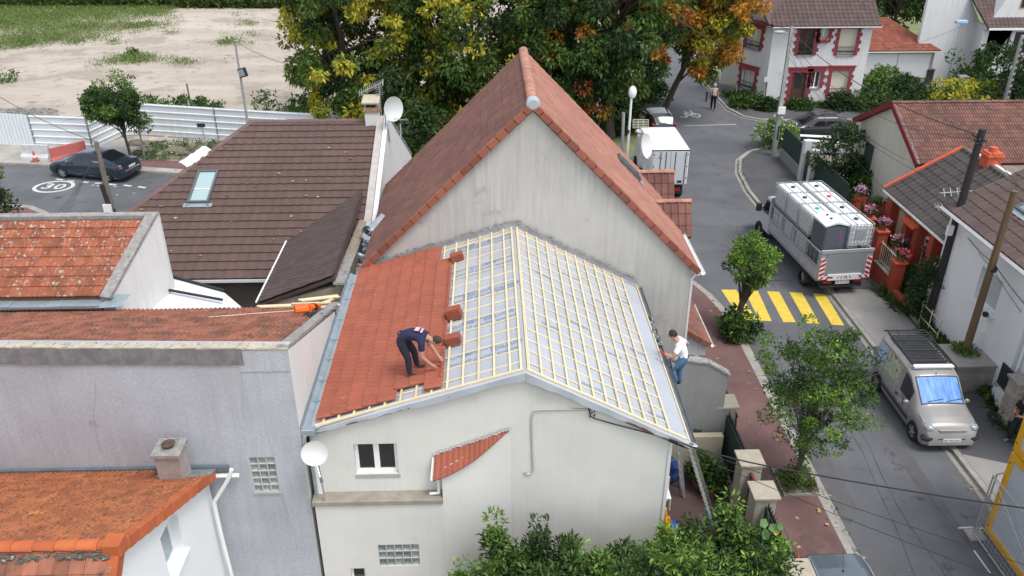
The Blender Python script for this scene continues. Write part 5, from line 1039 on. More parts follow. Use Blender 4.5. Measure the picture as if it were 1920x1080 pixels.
# ------------------------------------------------------------------ white house at the right edge
WH = thing('house', 'white rendered house with a brown tiled roof at the right edge beside the leaning pole', 'house', (18, 24, 0))
wxx = 16.25; wy1_, wy0_ = 26.75, 22.1; wz_ = 4.78; ww0 = gx(1836, 535, wxx); ww1 = gx(1872, 600, wxx)
wc = gx(1852, 545, wxx); r_ = (wc.y - .62, wc.z - .62, wc.y + .62, wc.z + .62)
wall('wall', (wxx, wy1_, 0), (0, -1, 0), [(0, 0), (5.0, 0), (5.0, wz_), (0, wz_)], [(wy1_ - r_[2], r_[1], wy1_ - r_[0], r_[3])], .3, m_wht, WH)
ww_ = window(WH, (wxx, r_[2], r_[1]), (0, -1, 0), 1.24, 1.24, .18, 1, fw=.07, m_g=mat('white_shutter', (.46, .50, .54), (.42, .46, .50), s=8, stretch=(.2, .2, 9)), sill=m_wht)
MB().obox((wxx - .16, r_[0] + .15, r_[1] - .0), (.06, 0, 0), (0, .07, 0), (0, 0, .07)).build('wall_lamp', m_blk, WH)
MB().box(wxx, wy1_ + .002, 0, 23, wy1_ + .1, wz_ - .2).build('wall', m_wht, WH)
Vw = Vector((1, 0, .5)).normalized(); Ow = Vector((wxx - .38, wy1_ + .15, wz_ - .02)); Nw = Uz.cross(Vw)
wr_ = MB().prism([Ow - Nw * .03, Ow + Uz * 9 - Nw * .03, Ow + Uz * 9 + Vw * 5 - Nw * .03, Ow + Vw * 5 - Nw * .03], Nw * -.1).build('roof', m_oldw, WH)
tile_roof(wr_, Ow, Uz, Vw, [(0, 0), (9, 0), (9, 5), (0, 5)], .30, .36, 'roman', mat('brown_tile_right', (.115, .080, .072), (.095, .07, .064), s=2, rnd=.12, fine=.1), 200, h=.035, th=.03)
gutter(WH, Ow + Vector((-.06, .05, -.05)), Ow + Uz * 9 + Vector((-.06, 0, -.05)), .08, m_frame)
vk = on_plane(1903, 393, Ow, Nw); a, b = uv_on(Ow, Uz, Vw, vk); velux(wr_, Ow, Uz, Vw, Nw, a, b, .7, .9, m_glassb, .05)
ant = thing('antenna', 'television antenna with two spread arms above the dark roof beside the black pole', 'antenna', (16.9, 27.4, 4.6)); p = gy(1795, 400, 27.4); mb = MB()
pp = [gy(1762, 362, 27.6), gy(1845, 356, 27.6)]; mb.tube(pp, .018, 5); q_ = [gy(1752, 388, 27.4), gy(1800, 388, 27.4)]; mb.tube(q_, .014, 5)
for k in range(7): c = q_[0].lerp(q_[1], .1 + k / 8); mb.cyl(c - Vector((0, .22, .06)), c + Vector((0, .22, .06)), .008, n=4)
for k in range(4): c = pp[0].lerp(pp[1], .1 + k * .15); mb.cyl(c - Vector((0, .1, .12)), c + Vector((0, .1, .12)), .012, n=4)
mb.build('elements', m_galv, ant); MB().cyl(gy(1798, 352, 27.5), gy(1792, 425, 27.5), .02).build('mast', m_galv, ant)
# white pilaster, drainpipe and low wall to the right of it
wy_end = wy1_ - 5.0
MB().box(wxx - .12, wy_end - .32, 0, wxx + .2, wy_end - .003, wz_).build('pilaster', m_wht, WH); MB().box(wxx + .03, wy_end - 4, 0, wxx + .3, wy_end - .33, wz_).build('wall', m_wht, WH); pipe('downpipe', [(wxx - .04, wy_end - .5, wz_ - .1), (wxx - .04, wy_end - .5, .2)], .05, m_wht, WH)
for k, (x, y0_, y1_) in enumerate(((1740, 520, 612), (1748, 510, 613))): pipe('downpipe', [(wxx - .10, wy1_ + .1 - k * .18, 2.5), (wxx - .10, wy1_ + .1 - k * .18, .1)], .055, m_frame, WH)
# ------------------------------------------------------------------ garden fronts along the right pavement
GF = thing('garden_wall', 'brick red garden wall with square piers, cream railings and pots behind the flatbed truck', 'garden wall', (15.9, 30, 0))
m_rail = mat('cream_railing', (.62, .58, .44), rough=.5)
gX = 15.85; pY = [gx(1630, 480, gX).y, gx(1668, 500, gX).y, gx(1705, 560, gX).y]; pY = [31.9, 30.6, 28.75]
def rail(y0, y1, z0, z1, nm, par, n):
    mb = MB()
    for z in (z0, z1 - .08): mb.bar((gX, y0, z), (gX, y1, z), .04, .04)
    f = mb.build(nm, m_rail, par)
    for i in range(n): y = y0 + (y1 - y0) * (i + .5) / n; MB().cyl((gX, y, z0), (gX, y, z1 + .05), .014, n=5).build('railing_bar', m_rail, f)
    return f
for Y, h in ((31.9, 2.1), (30.6, 2.1), (28.75, 1.6)):
    MB().box(gX - .2, Y - .2, 0, gX + .2, Y + .2, h).build('pier', m_redw, GF); MB().box(gX - .25, Y - .25, h, gX + .25, Y + .25, h + .06).build('pier_cap', m_redb, GF)
rail(30.8, 31.7, .25, 1.9, 'gate', GF, 8); MB().box(gX - .12, 28.95, 0, gX + .12, 30.4, .85).build('wall', m_redw, GF); rail(28.95, 30.4, .85, 1.75, 'railing', GF, 9); MB().box(gX - .17, 28.95, .85, gX + .17, 30.4, .89).build('coping', m_conc, GF)
MB().box(gX - .12, 27.4, 0, gX + .12, 28.55, .5).build('wall', m_redw, GF)
MB().box(16.6, 34.6, 0, 19.5, 34.8, 1.6).build('wall', m_redw, GF); MB().box(16.4, 34.4, 0, 16.8, 34.8, 2.0).build('pier', m_redw, GF); MB().box(gX + .05, 32.2, 0, gX + .25, 34.4, .7).build('wall', m_redw, GF)
LF = thing('fence', 'low cream iron fence in front of the dark bush beside the white house', 'fence', (15.8, 27, 0)); 
MB().box(15.85, 25.2, 0, 16.0, 27.3, .25).build('wall', m_conc, LF)
for i in range(4): MB().cyl((15.92, 25.2 + i * .68, .1), (15.92, 25.2 + i * .68, 1.1), .02, n=5).build('post', m_rail, LF)
for z in (.45, .95): MB().bar((15.92, 25.2, z), (15.92, 27.3, z), .03, .03).build('rail', m_rail, LF)
# corner garden: posts, green panels, grey wall
CG = thing('garden_fence', 'corner garden fence with white posts and dark green panels beside the concrete pole', 'fence', (16.4, 42, 0)); m_grn = mat('dark_green_panel', (.03, .055, .045), fine=.1)
c_pts = [gz(1455, 305), gz(1497, 343), gz(1530, 372)]; c_pts = [Vector((16.55, 45.0, 0)), Vector((16.55, 41.6, 0)), Vector((16.6, 40.1, 0)), Vector((16.7, 38.2, 0))]
MB().box(16.5, 41.8, 0, 16.75, 45.2, .7).build('wall', m_conc, CG); MB().box(16.58, 41.8, .7, 16.62, 45.2, 1.9).build('panel', m_grn, CG)
for Y, h in ((41.6, 2.3), (40.35, 2.2)): MB().box(16.4, Y - .18, 0, 16.75, Y + .18, h).build('post', m_whiteR, CG)
MB().box(16.55, 40.5, 0, 16.6, 41.4, 1.8).build('gate', m_iron, CG); MB().box(16.55, 36.0, 0, 16.75, 40.15, .6).build('wall', m_conc, CG); MB().box(16.62, 36.0, .6, 16.66, 40.15, 2.0).build('panel', m_grn, CG)
for k in range(2): MB().bar((16.9, 43.6 - k * 1.1, 1.9 + k * .1), (18.7, 42.9 - k * 1.1, 2.0), .35, .03).build('shelter_sheet', m_frame, CG)
for k in range(5): MB().bar((17.0 + k * .28, 39.8, 1.9), (17.6 + k * .28, 42.0, 2.05), .07, .03).build('shelter_slat', mat('weathered_slat', (.45, .44, .42), rnd=.2), CG)
# garden in front of the garage
GG = thing('garden_fence', 'iron garden gate between stone posts in front of the garage', 'fence', (28, 55, 0))
for x in (1697, 1795, 1870): p = gz(x, 190 if x < 1850 else 198); MB().box(p.x - .25, p.y - .25, 0, p.x + .25, p.y + .25, 1.7).build('post', m_conc, GG); MB().box(p.x - .3, p.y - .3, 1.7, p.x + .3, p.y + .3, 1.78).build('post_cap', m_conc, GG)
a, b = gz(1703, 188), gz(1745, 190)
for i in range(12): p = a.lerp(b, i / 11); MB().cyl((p.x, p.y, .1), (p.x, p.y, 1.3), .025, n=5).build('railing_bar', m_iron, GG)
sheet('garage_court', [(25.5, 57.5), (34, 57.5), (34, 61.8), (25.5, 61.8)], .03, m_conc)
bn = thing('rubbish_bin', 'dark wheeled bin standing in front of the right garage door', 'bin', (31.8, 60, 0)); q = gz(1738, 155); MB().prism([(q.x - .25, q.y - .25, 0), (q.x + .25, q.y - .25, 0), (q.x + .28, q.y + .28, 0), (q.x - .28, q.y + .28, 0)], (0, 0, .95)).build('body', m_iron, bn, bevel=.03); MB().box(q.x - .3, q.y - .3, .96, q.x + .3, q.y + .3, 1.02).build('lid', m_grn, bn)
# ================================================================== street side of the house being roofed: porch, walls, piers, fence
PO = thing('porch', 'small street porch with a red tiled pent roof below the tall grey gable', 'porch', (6.2, 23, 0)); m_dkr = mat('porch_tile', (.26, .12, .09), (.2, .095, .075), s=2, rnd=.15, fine=.1)
Vp = Vector((-1, 0, .62)).normalized(); Op = Vector((6.85, 22.1, 2.15)); Lp = 1.1; Up = Vector((0, 1, 0)); Np = Up.cross(Vp)
pr_ = MB().prism([Op - Np * .03, Op + Up * 2.7 - Np * .03, Op + Up * 2.7 + Vp * Lp - Np * .03, Op + Vp * Lp - Np * .03], Np * -.08).build('roof', m_dkr, PO)
tile_roof(pr_, Op, Up, Vp, [(0, 0), (2.7, 0), (2.7, Lp), (0, Lp)], .22, Lp / 4, 'rib2', m_dkr, 100, h=.03); verge_row(pr_, Op + Vector((.02, -.02, .03)), Op + Vp * Lp + Vector((0, -.02, .03)), 3, (0, .15, 0), .14, 1, m_verge, t=.018)
gutter(PO, Op + Vector((.06, 0, -.05)), Op + Up * 2.7 + Vector((.06, 0, -.05)), .05, m_frame); MB().prism([(5.95, 22.2, 1.7), (6.75, 22.2, 1.7), (6.75, 22.2, 2.08), (5.95, 22.2, 2.6)], (0, .08, 0)).build('end_panel', mat('corrugated_plastic', (.55, .57, .58), (.45, .47, .48), s=6, stretch=(6, 1, .2)), PO)
MB().box(5.95, 22.3, 0, 6.1, 24.7, 2.55).build('wall', m_gable, PO); MB().box(6.6, 22.2, 0, 6.75, 24.7, 1.2).build('wall', m_gable, PO)
BF = thing('railing', 'black iron railing on the low wall beneath the porch roof', 'railing', (6.85, 20.7, 0)); MB().box(5.9, 20.2, 0, 6.9, 20.9, 1.1).build('wall', m_gable, BF)
for k in range(14): MB().bar((6.88, 18.95 + k * .15, 1.15), (6.88, 19.05 + k * .15, 1.75), .05, .03, (1, 0, 0)).build('railing_bar', m_iron, BF)
for z in (1.15, 1.75): MB().bar((6.88, 18.9, z), (6.88, 21.0, z), .04, .04).build('rail', m_iron, BF)
PWl = thing('wall', 'plain grey rendered screen wall standing across the yard below the worker in white', 'wall', (5.6, 19.2, 0))
s0, s1, s2, s3 = gy(1268, 690, 19.0), gy(1366, 700, 19.0), gy(1330, 760, 19.0), gy(1275, 760, 19.0)
MB().prism([(4.62, 19.0, 0), (6.48, 19.0, 0), (6.48, 19.0, gy(1360, 705, 19.0).z), (5.9, 19.0, gy(1310, 683, 19.0).z), (4.62, 19.0, gy(1275, 672, 19.0).z)], (0, .2, 0)).build('slab', mat('grey_screen_wall', (.30, .30, .30), (.26, .26, .26), s=1, big=.1, fine=.1, streak=(.2, .2, .2)), PWl)
MB().bar((5.9, 19.1, gy(1310, 683, 19.0).z), (6.52, 19.1, gy(1360, 705, 19.0).z), .26, .05).build('coping', m_coping, PWl); MB().bar((4.62, 19.1, gy(1275, 672, 19.0).z), (5.9, 19.1, gy(1310, 683, 19.0).z), .26, .05).build('coping', m_coping, PWl)
MB().box(4.6, 18.55, 0, 6.45, 18.75, 1.35).build('wall', mat('sandstone_wall', (.42, .38, .28), (.36, .32, .24), s=2, fine=.1), PWl)
m_pier = mat('stone_pier', (.46, .43, .35), (.40, .37, .30), s=3, fine=.08, streak=(.27, .24, .19)); m_cap = mat('stone_cap', (.42, .38, .29), (.36, .33, .26), s=4, fine=.1)
FP = thing('garden_wall', 'row of stone gate piers with flat caps, green gate and fence along the reddish pavement', 'garden wall', (6.6, 16.5, 0))
def pier(x, y, h, w=.26):
    MB().box(x - w, y - w, 0, x + w, y + w, h).build('pier', m_pier, FP, bevel=.01); MB().box(x - w - .07, y - w - .07, h + .002, x + w + .07, y + w + .07, h + .07).build('pier_cap', m_cap, FP, bevel=.012)
PIX = []
for (x, y), (bx_, by_) in (((1395, 862), (1392, 975)), ((1423, 922), (1410, 1000)), ((1353, 755), (1352, 830)), ((1497, 1072), (1485, 1140))):
    h = 1.95; t = gz(x, y, h); pier(6.62 if x > 1300 else t.x, t.y, h); PIX.append(t.y)
def pf(y0, y1, nm='fence_panel'):
    f = MB().box(6.60, y0, .35, 6.63, y1, 1.75).build(nm, m_grn, FP)
    k = int((y1 - y0) / .13)
    for i in range(k): y = y0 + (y1 - y0) * (i + .5) / k; MB().prism([(6.645, y - .045, .3), (6.645, y + .045, .3), (6.645, y + .045, 1.8), (6.645, y, 1.92), (6.645, y - .045, 1.8)], (.02, 0, 0)).build('pale', m_iron, f)
ys = sorted(PIX); print('piers', ys)
pf(ys[2] + .3, ys[3] - .3); f = MB().box(6.58, ys[1] + .28, .1, 6.62, ys[2] - .28, 1.7).build('gate', m_grn, FP); MB().bar((6.60, ys[1] + .28, 1.72), (6.60, ys[2] - .28, 1.72), .06, .05).build('gate_rail', m_maroon, f)
pf(ys[0] + .3, ys[1] - .3); pf(17.9, 18.95) if False else None
MB().box(6.45, ys[2] + .3, 0, 6.75, ys[3] - .3, .33).build('wall', m_pier, FP)
# ================================================================== vehicles
m_tyre = mat('tyre_rubber', (.022, .022, .024), rough=.85); m_rim = mat('alloy', (.42, .43, .44), rough=.35, metal=.6)
m_cglass = mat('car_glass', (.012, .014, .018), rough=.04, spec=.8); m_trim = mat('black_trim', (.03, .031, .034), rough=.55)
m_lamp = mat('headlamp', (.40, .45, .47), (.22, .26, .28), s=14, rough=.12, spec=.8); m_tail = mat('tail_lamp', (.30, .015, .02), rough=.2); m_plate = mat('number_plate', (.72, .73, .72), rough=.4)
def interp(pts, x):
    if x <= pts[0][0]: return pts[0][1]
    for (a, b), (c, d) in zip(pts[:-1], pts[1:]):
        if x <= c: return b + (d - b) * (x - a) / (c - a)
    return pts[-1][1]
def car(name, label, loc, rz, L_, W, top, belt, wheels, paint, tum=.16, zlow=.22, wr=.30, side=(), shield=None, rear=None, cat='car', glass=None, group=None):
    t = thing(name, label, cat, (0, 0, 0), group)
    ends = L_ / 2
    def plan(x): e = abs(x) / ends; return 1 - .30 * max(0, (e - .80) / .20) ** 2.2 * .7
    def bot(x):
        for xw in wheels:
            d = abs(x - xw); ra = wr + .06
            if d < ra: return max(zlow, math.sqrt(ra * ra - d * d) + wr * .72)
        return zlow + .10 * max(0, (abs(x) / ends - .9) / .1)
    def ring(x, o=0.0):
        w, zt, zb, zl = W / 2 * plan(x) + o, interp(top, x) + o, bot(x), interp(belt, x)
        if zt > zl + .14:
            return [(w * .93, zb), (w * .985, zb + (zl - zb) * .18), (w, zb + (zl - zb) * .55), (w * .985, zl - .04), (w * .965, zl), (w * (.965 - tum * .45), zl + (zt - zl) * .45), (w * (.965 - tum), zt - .09), (w * (.965 - tum) - .09, zt - .02), (.45 * w, zt), (0, zt + .012)]
        zl = min(zl, zt - .05); zb = min(zb, zl - .05)
        return [(w * .93, zb), (w * .985, zb + (zl - zb) * .18), (w, zb + (zl - zb) * .55), (w * .985, zl - .04 * (zl - zb)), (w * .965, zl), (w * .93, zl + (zt - zl) * .35), (w * .86, zl + (zt - zl) * .70), (w * .74, zt - .012), (.42 * w, zt), (0, zt + .006)]
    xs = set([-ends, ends]) | {p[0] for p in top}
    for xw in wheels: xs |= {xw + (wr + .06) * math.cos(math.pi * k / 8) for k in range(9)} | {xw - wr - .062, xw + wr + .062}
    k = -ends
    while k < ends: xs.add(k); k += .12
    xs = sorted(x for x in xs if -ends <= x <= ends); X2 = [xs[0]]
    for x in xs[1:]:
        if x - X2[-1] > .012: X2.append(x)
    xs = X2; P = []; n = 19
    for x in xs: r = ring(x); P += [(x, y, z) for y, z in r] + [(x, -y, z) for y, z in r[-2::-1]]
    F = [(i * n + j, i * n + j + 1, (i + 1) * n + j + 1, (i + 1) * n + j) for i in range(len(xs) - 1) for j in range(n - 1)] + [tuple(range(n)), tuple(range(len(P) - n, len(P)))]
    body = MB().add(P, F).build('body', paint, t, smooth=True)
    def patch(nm, x0, x1, js, m, o=.008, both=True, sides=(1, -1), n_=8):
        """glass or trim laid on the body between ring points js, from x0 to x1"""
        mb = MB()
        for s in sides:
            Q = []
            for i in range(n_ + 1):
                x = x0 + (x1 - x0) * i / n_; r = ring(x, o)
                for q, j in enumerate(js):
                    j0 = int(j); f = j - j0; y, z = r[j0]
                    if f: y, z = y + (r[j0 + 1][0] - y) * f, z + (r[j0 + 1][1] - z) * f
                    Q.append((x, y * s, z))
            c = len(js); mb.add(Q, [(i * c + j, i * c + j + 1, (i + 1) * c + j + 1, (i + 1) * c + j) for i in range(n_) for j in range(c - 1)])
        return mb.build(nm, m, t, smooth=True)
    for x0, x1, a, b in side:
        for sg in (1, -1): patch('side_window', x0, x1, (a, 5, b), glass or m_cglass, sides=(sg,))
    def cross(nm, x0, x1, m, wf_=.97, o=.010):
        mb = MB(); Q = []; c = 9; n_ = 8
        for i in range(n_ + 1):
            x = x0 + (x1 - x0) * i / n_; r = ring(x, o); yy = r[7][0] * wf_; zs = [(0, r[9][1]), (r[8][0], r[8][1]), (r[7][0], r[7][1])]
            for q in range(c):
                u = -1 + 2 * q / (c - 1); y = yy * u; ay = abs(y); z = zs[0][1] + (zs[1][1] - zs[0][1]) * ay / zs[1][0] if ay < zs[1][0] else zs[1][1] + (zs[2][1] - zs[1][1]) * (ay - zs[1][0]) / max(.01, zs[2][0] - zs[1][0])
                Q.append((x, y, z))
        mb.add(Q, [(i * c + j, i * c + j + 1, (i + 1) * c + j + 1, (i + 1) * c + j) for i in range(n_) for j in range(c - 1)]); return mb.build(nm, m, t, smooth=True)
    if shield: cross('windscreen_frame', shield[0] - .035, shield[1] + .035, m_trim, 1.03, .005); cross('windscreen', *shield[:2], shield[2] if len(shield) > 2 else m_cglass)
    if rear: cross('rear_window', *rear[:2], m_cglass)
    MB().box(-ends + .25, -W / 2 + .16, zlow - .04, ends - .25, W / 2 - .16, .6).build('underbody', m_trim, t)
    for xw in wheels:
        for s in (1, -1):
            y = s * (W / 2 - .11); w = MB().lathe((xw, y - .1, wr), (0, 1, 0), [(wr * .62, 0), (wr * .95, .0), (wr, .03), (wr, .17), (wr * .95, .2), (wr * .62, .2)], 24).build('wheel', m_tyre, t, smooth=True)
            rm = MB(); yo = y + s * .085; rm.lathe((xw, yo - s * .02, wr), (0, s, 0), [(wr * .64, .0), (wr * .64, .02), (wr * .56, .012)], 20)
            for q in range(5):
                a = 2 * math.pi * q / 5 + .3; d = Vector((math.cos(a), 0, math.sin(a))); rm.obox(Vector((xw, yo, wr)) + d * wr * .33, d * wr * .3, d.cross(Vector((0, 1, 0))) * wr * .10, Vector((0, .012, 0)))
            rm.cyl((xw, yo - .01, wr), (xw, yo + .02 * s, wr), wr * .16, n=10); rm.build('rim', m_rim, w); MB().cyl((xw, y, wr), (xw, y + s * .05, wr), wr * .6, n=16).build('brake_disc', m_trim, w)
    def mirrors(x, z):
        for s in (1, -1): MB().blob((x, s * (W / 2 + .09), z), .10, 5, (.55, .95, .75)).build('mirror', paint if cat != 'car' else paint, t, smooth=True)
    def plate(x, z, txt, s): 
        MB().box(x - .01, -.26, z - .055, x + .01, .26, z + .055).build('number_plate', m_plate, t)
        put_text('plate_text', txt, .10, (x + s * .0125, 0, z), (0, s, 0), (0, 0, 1), m_trim, t)
    def fin(): t.location = loc; t.rotation_euler = (0, 0, rz); return t
    return t, ring, patch, cross, mirrors, plate, fin
# ------------------------------------------------------------------ silver van
m_silver = mat('champagne_silver', (.34, .33, .315), (.32, .31, .295), s=2, rough=.30, metal=.15, coat=.5)
m_wscreen = mat('blue_windscreen_glass', (.10, .24, .62), (.22, .42, .80), s=3, rough=.45, spec=.2, stretch=(3, .4, 1))  # windscreen glass with a mottled blue base colour
top = [(-2.06, .55), (-2.04, .95), (-1.98, 1.50), (-1.88, 1.72), (-1.6, 1.79), (-.8, 1.82), (.15, 1.80), (.42, 1.74), (1.12, 1.20), (1.22, 1.14), (1.60, 1.04), (1.86, .92), (1.98, .76), (2.05, .50)]
t, ring, patch, cross, mirrors, plate, fin = car('van', 'champagne silver van with a black roof rack and blue windscreen parked facing the camera', (13.47, 21.3, 0), R(-90.5), 4.1, 1.68, top, [(-2, .98), (1.1, .94), (2, .78)], (-1.32, 1.33), m_silver, tum=.12, wr=.31, side=((.12, .78, 4.12, 5.75),), shield=(.50, 1.14, m_wscreen), rear=(-2.035, -1.93), cat='van')
for xx in (-.05, .86, -1.12):
    for sg in (1, -1): patch('door_seam', xx, xx + .014, (.3, 1, 2, 3, 4), m_trim, o=.003, sides=(sg,), n_=1)
for sg in (1, -1): MB().box(.0 + .02, sg * .868 - .012, .80, .14, sg * .868 + .012, .84).build('door_handle', m_trim, t)
pic = mat('sticker_photo', (.30, .42, .18), (.55, .56, .50), s=9, rough=.4, spot=((.08, .06, .06), (.55, .06, .05)), spots=(7., 9.), spott=(.55, .60)); [patch('picture_sticker', -1.1, -.08, (4.12, 5, 5.8), pic, sides=(sg,)) for sg in (1, -1)]
m_bs = mat('sticker_blue', (.50, .60, .74), (.25, .38, .62), s=6, rough=.4, stretch=(1, 1, 6)); [patch('blue_sticker', -1.75, -1.15, (4.12, 5, 5.8), m_bs, sides=(sg,)) for sg in (1, -1)]
MB().box(1.88, -.42, .72, 1.985, .42, .83).build('grille', m_silver, t, bevel=.02)
for z in (.75, .80): MB().box(1.97, -.38, z - .012, 2.0, .38, z + .012).build('grille_bar', m_rim, t)
for s in (1, -1):
    MB().blob((1.80, s * .64, .82), .2, 7, (.90, .85, .58)).build('headlight', m_lamp, t, smooth=True); MB().blob((1.90, s * .66, .52), .2, 6, (.82, 1.05, .60)).build('bumper_corner', m_trim, t, smooth=True)
    MB().box(-1.4, s * .872, .48, 1.0, s * .885, .56) .build('side_strip', m_trim, t)
MB().box(1.93, -.42, .40, 2.045, .42, .56).build('bumper_grille', m_trim, t, bevel=.02); plate(2.055, .50, 'BF 963 RK', 1); mirrors(.82, 1.02)
MB().lathe((.36, -.885, .80), (0, -1, 0), [(.001, .004), (.16, .004)], 20).build('round_sticker', mat('sticker_white', (.7, .7, .7), (.1, .1, .3), s=9), t)
for y0 in (-.45, .1): MB().tube([(1.12, y0, 1.215), (1.05, y0 + .5, 1.27)], .012, 5).build('wiper', m_trim, t)
MB().box(.10, -.62, 1.83, .26, .62, 1.90).build('light_bar', mat('bar_white', (.75, .75, .75)), t, bevel=.01)
rk = MB()
for y in (-.62, .62): rk.tube([(.15, y, 1.90), (-.1, y, 1.95), (-1.8, y, 1.96), (-1.95, y, 1.86)], .022, 6)
rack = rk.build('roof_rack', m_trim, t, smooth=True)
for i in range(13): MB().cyl((.0 - i * .15, -.62, 1.945), (.0 - i * .15, .62, 1.945), .018 if i % 4 else .032, n=6).build('crossbar', m_trim, rack)
for y in (-.3, 0, .3): MB().cyl((0, y, 1.93), (-1.8, y, 1.93), .012, n=5).build('rail', m_trim, rack)
MB().box(-1.7, -.55, 1.825, -.05, .55, 1.842).build('roof_panel', mat('dark_roof_panel', (.06, .065, .07), rough=.25), t); MB().blob((.42, 0, 1.76), .025, 4).build('roof_button', m_trim, t)
fin()
# ------------------------------------------------------------------ blue saloon on the left street
m_blue = mat('steel_blue_paint', (.026, .040, .058), rough=.25, metal=.4, coat=.6)
top_s = [(-2.34, .60), (-2.32, .86), (-2.22, 1.02), (-1.72, 1.07), (-.85, 1.39), (-.3, 1.45), (.25, 1.42), (.45, 1.38), (1.20, .98), (1.30, .95), (1.95, .84), (2.22, .70), (2.34, .48)]
fr, rr_w = gz(124, 334), gz(203, 342); hd = math.atan2(fr.y - rr_w.y, fr.x - rr_w.x)
mid = (fr + rr_w) / 2; nrm = Vector((-math.sin(hd), math.cos(hd), 0)); nrm = nrm if nrm.y > 0 else -nrm; ctr = mid + nrm * .82
t, ring, patch, cross, mirrors, plate, fin = car('car', 'steel blue saloon parked on the left street beside the red and white barriers', (ctr.x, ctr.y, 0), hd, 4.68, 1.80, top_s, [(-2.3, .92), (0, .90), (2, .76)], (-1.32, 1.42), m_blue, tum=.20, wr=.32, side=((-.95, .0, 4.15, 5.8), (.06, .72, 4.15, 5.75)), shield=(.50, 1.18), rear=(-1.65, -.92))
for xx in (.80, -.02, -.92):
    for sg in (1, -1): patch('door_seam', xx, xx + .016, (.3, 1, 2, 3, 4), m_trim, o=.003, sides=(sg,), n_=1)
for s in (1, -1): MB().blob((-2.22, s * .66, .80), .18, 6, (.45, .95, .55)).build('tail_light', m_tail, t, smooth=True); MB().blob((2.12, s * .62, .68), .18, 6, (.8, .9, .42)).build('headlight', m_lamp, t, smooth=True)
MB().box(-2.35, -.6, .62, -2.30, .6, .66).build('boot_trim', m_rim, t); plate(-2.35, .78, 'CK 417 QD', -1); mirrors(.85, .95); fin()
# ------------------------------------------------------------------ dark hatchbacks far off, pale roof at the bottom edge
m_black = mat('black_paint', (.02, .022, .026), rough=.22, coat=.6); top_h = [(-1.95, .6), (-1.92, 1.0), (-1.6, 1.38), (-1.1, 1.46), (.1, 1.46), (.35, 1.38), (1.05, .98), (1.7, .84), (1.9, .66), (1.96, .45)]
def hatch(label, loc, rz, paint, name='car', txt='AB 308 VN'):
    t, ring, patch, cross, mirrors, plate, fin = car(name, label, loc, rz, 3.92, 1.70, top_h, [(-1.9, .92), (1, .88), (1.9, .72)], (-1.2, 1.22), paint, tum=.18, wr=.30, side=((-1.3, -.4, 4.2, 5.8), (-.32, .62, 4.2, 5.8)), shield=(.40, 1.02), rear=(-1.90, -1.62))
    for s in (1, -1): MB().blob((-1.86, s * .66, .95), .15, 5, (.5, .8, .9)).build('tail_light', m_tail, t, smooth=True); MB().blob((1.72, s * .58, .72), .16, 5, (.8, .9, .5)).build('headlight', m_lamp, t, smooth=True)
    plate(-1.97, .7, txt, -1); mirrors(.7, .95); return t, fin
c = gz(1233, 222, .9); t, f_ = hatch('small black car parked in front of the white box truck under the trees', (c.x, c.y + .3, 0), R(93), m_black, txt='AB 308 VN'); f_()
c = gz(1527, 233, .8); t, f_ = hatch('black car half hidden behind the dark shrub in front of the red trimmed house', (c.x, c.y, 0), R(182), m_black, txt='DT 526 LX'); f_()
c = gz(1573, 1065, 1.46); m_sbl = mat('grey_blue_paint', (.14, .17, .20), rough=.25, metal=.4, coat=.6)
t, f_ = hatch('grey blue car at the bottom edge of the picture, only its roof showing', (c.x + .0, c.y - 1.2, .1), R(-90), m_sbl, txt='EM 190 HT'); MB().tube([(-1.0, .0, 1.48), (-1.22, 0, 1.9)], .006, 4).blob((-1.0, 0, 1.48), .03, 3).build('aerial', m_trim, t)
for s in (1, -1): MB().tube([(-1.5, s * .60, 1.42), (-1.1, s * .62, 1.49), (.0, s * .62, 1.49), (.35, s * .6, 1.41)], .018, 5).build('roof_rail', m_rim, t)
f_()
# ------------------------------------------------------------------ white box truck
rB = gz(1255, 347, .95); xa, xb = gy(1221, 320, rB.y).x, gy(1290, 320, rB.y).x; zt = gy(1255, 280, rB.y).z; yf = gz(1250, 238, zt).y
BT = thing('truck', 'white box truck with closed rear doors parked behind the pink roofed house', 'truck', ((xa + xb) / 2, rB.y, 0)); m_bw = mat('truck_white', (.74, .75, .76), rough=.4); m_bg = mat('panel_grey', (.56, .58, .60), rough=.4)
MB().box(xa, rB.y + .02, .95, xb, yf, zt).build('box', m_bw, BT, bevel=.03)
hw_ = (xb - xa) / 2; cxm = (xa + xb) / 2
for s in (-1, 1):
    x0, x1 = (xa + .06, cxm - .01) if s < 0 else (cxm + .01, xb - .06); d = MB().box(x0, rB.y - .03, 1.02, x1, rB.y + .016, zt - .10).build('door', m_bg, BT, bevel=.008)
    for xx in (x0 + .22 if s > 0 else x1 - .22, x1 - .12 if s > 0 else x0 + .35): MB().cyl((xx, rB.y - .05, 1.02), (xx, rB.y - .05, zt - .12), .016, n=6).build('lock_bar', m_trim, d)
    for z in (1.3, 1.9, 2.5): MB().box((x1 - .05) if s > 0 else x0, rB.y - .045, z, x1 if s > 0 else x0 + .05, rB.y - .031, z + .06).build('hinge', m_trim, d)
MB().box(xa, rB.y - .02, zt - .09, xb, rB.y + .0, zt - .03).build('header', m_trim, BT)
MB().box(xa + .15, rB.y + .1, .45, xb - .15, rB.y + .35, .62).build('bumper', m_trim, BT); MB().box(xb - .55, rB.y + .02, .62, xb - .3, rB.y + .1, .78).build('tail_light', m_tail, BT); MB().box(xa + .3, rB.y + .02, .62, xa + .55, rB.y + .1, .78).build('tail_light', m_tail, BT)
MB().box(xb - .5, rB.y - .04, 1.08, xb - .28, rB.y - .031, 1.2).build('plate', m_trim, BT)
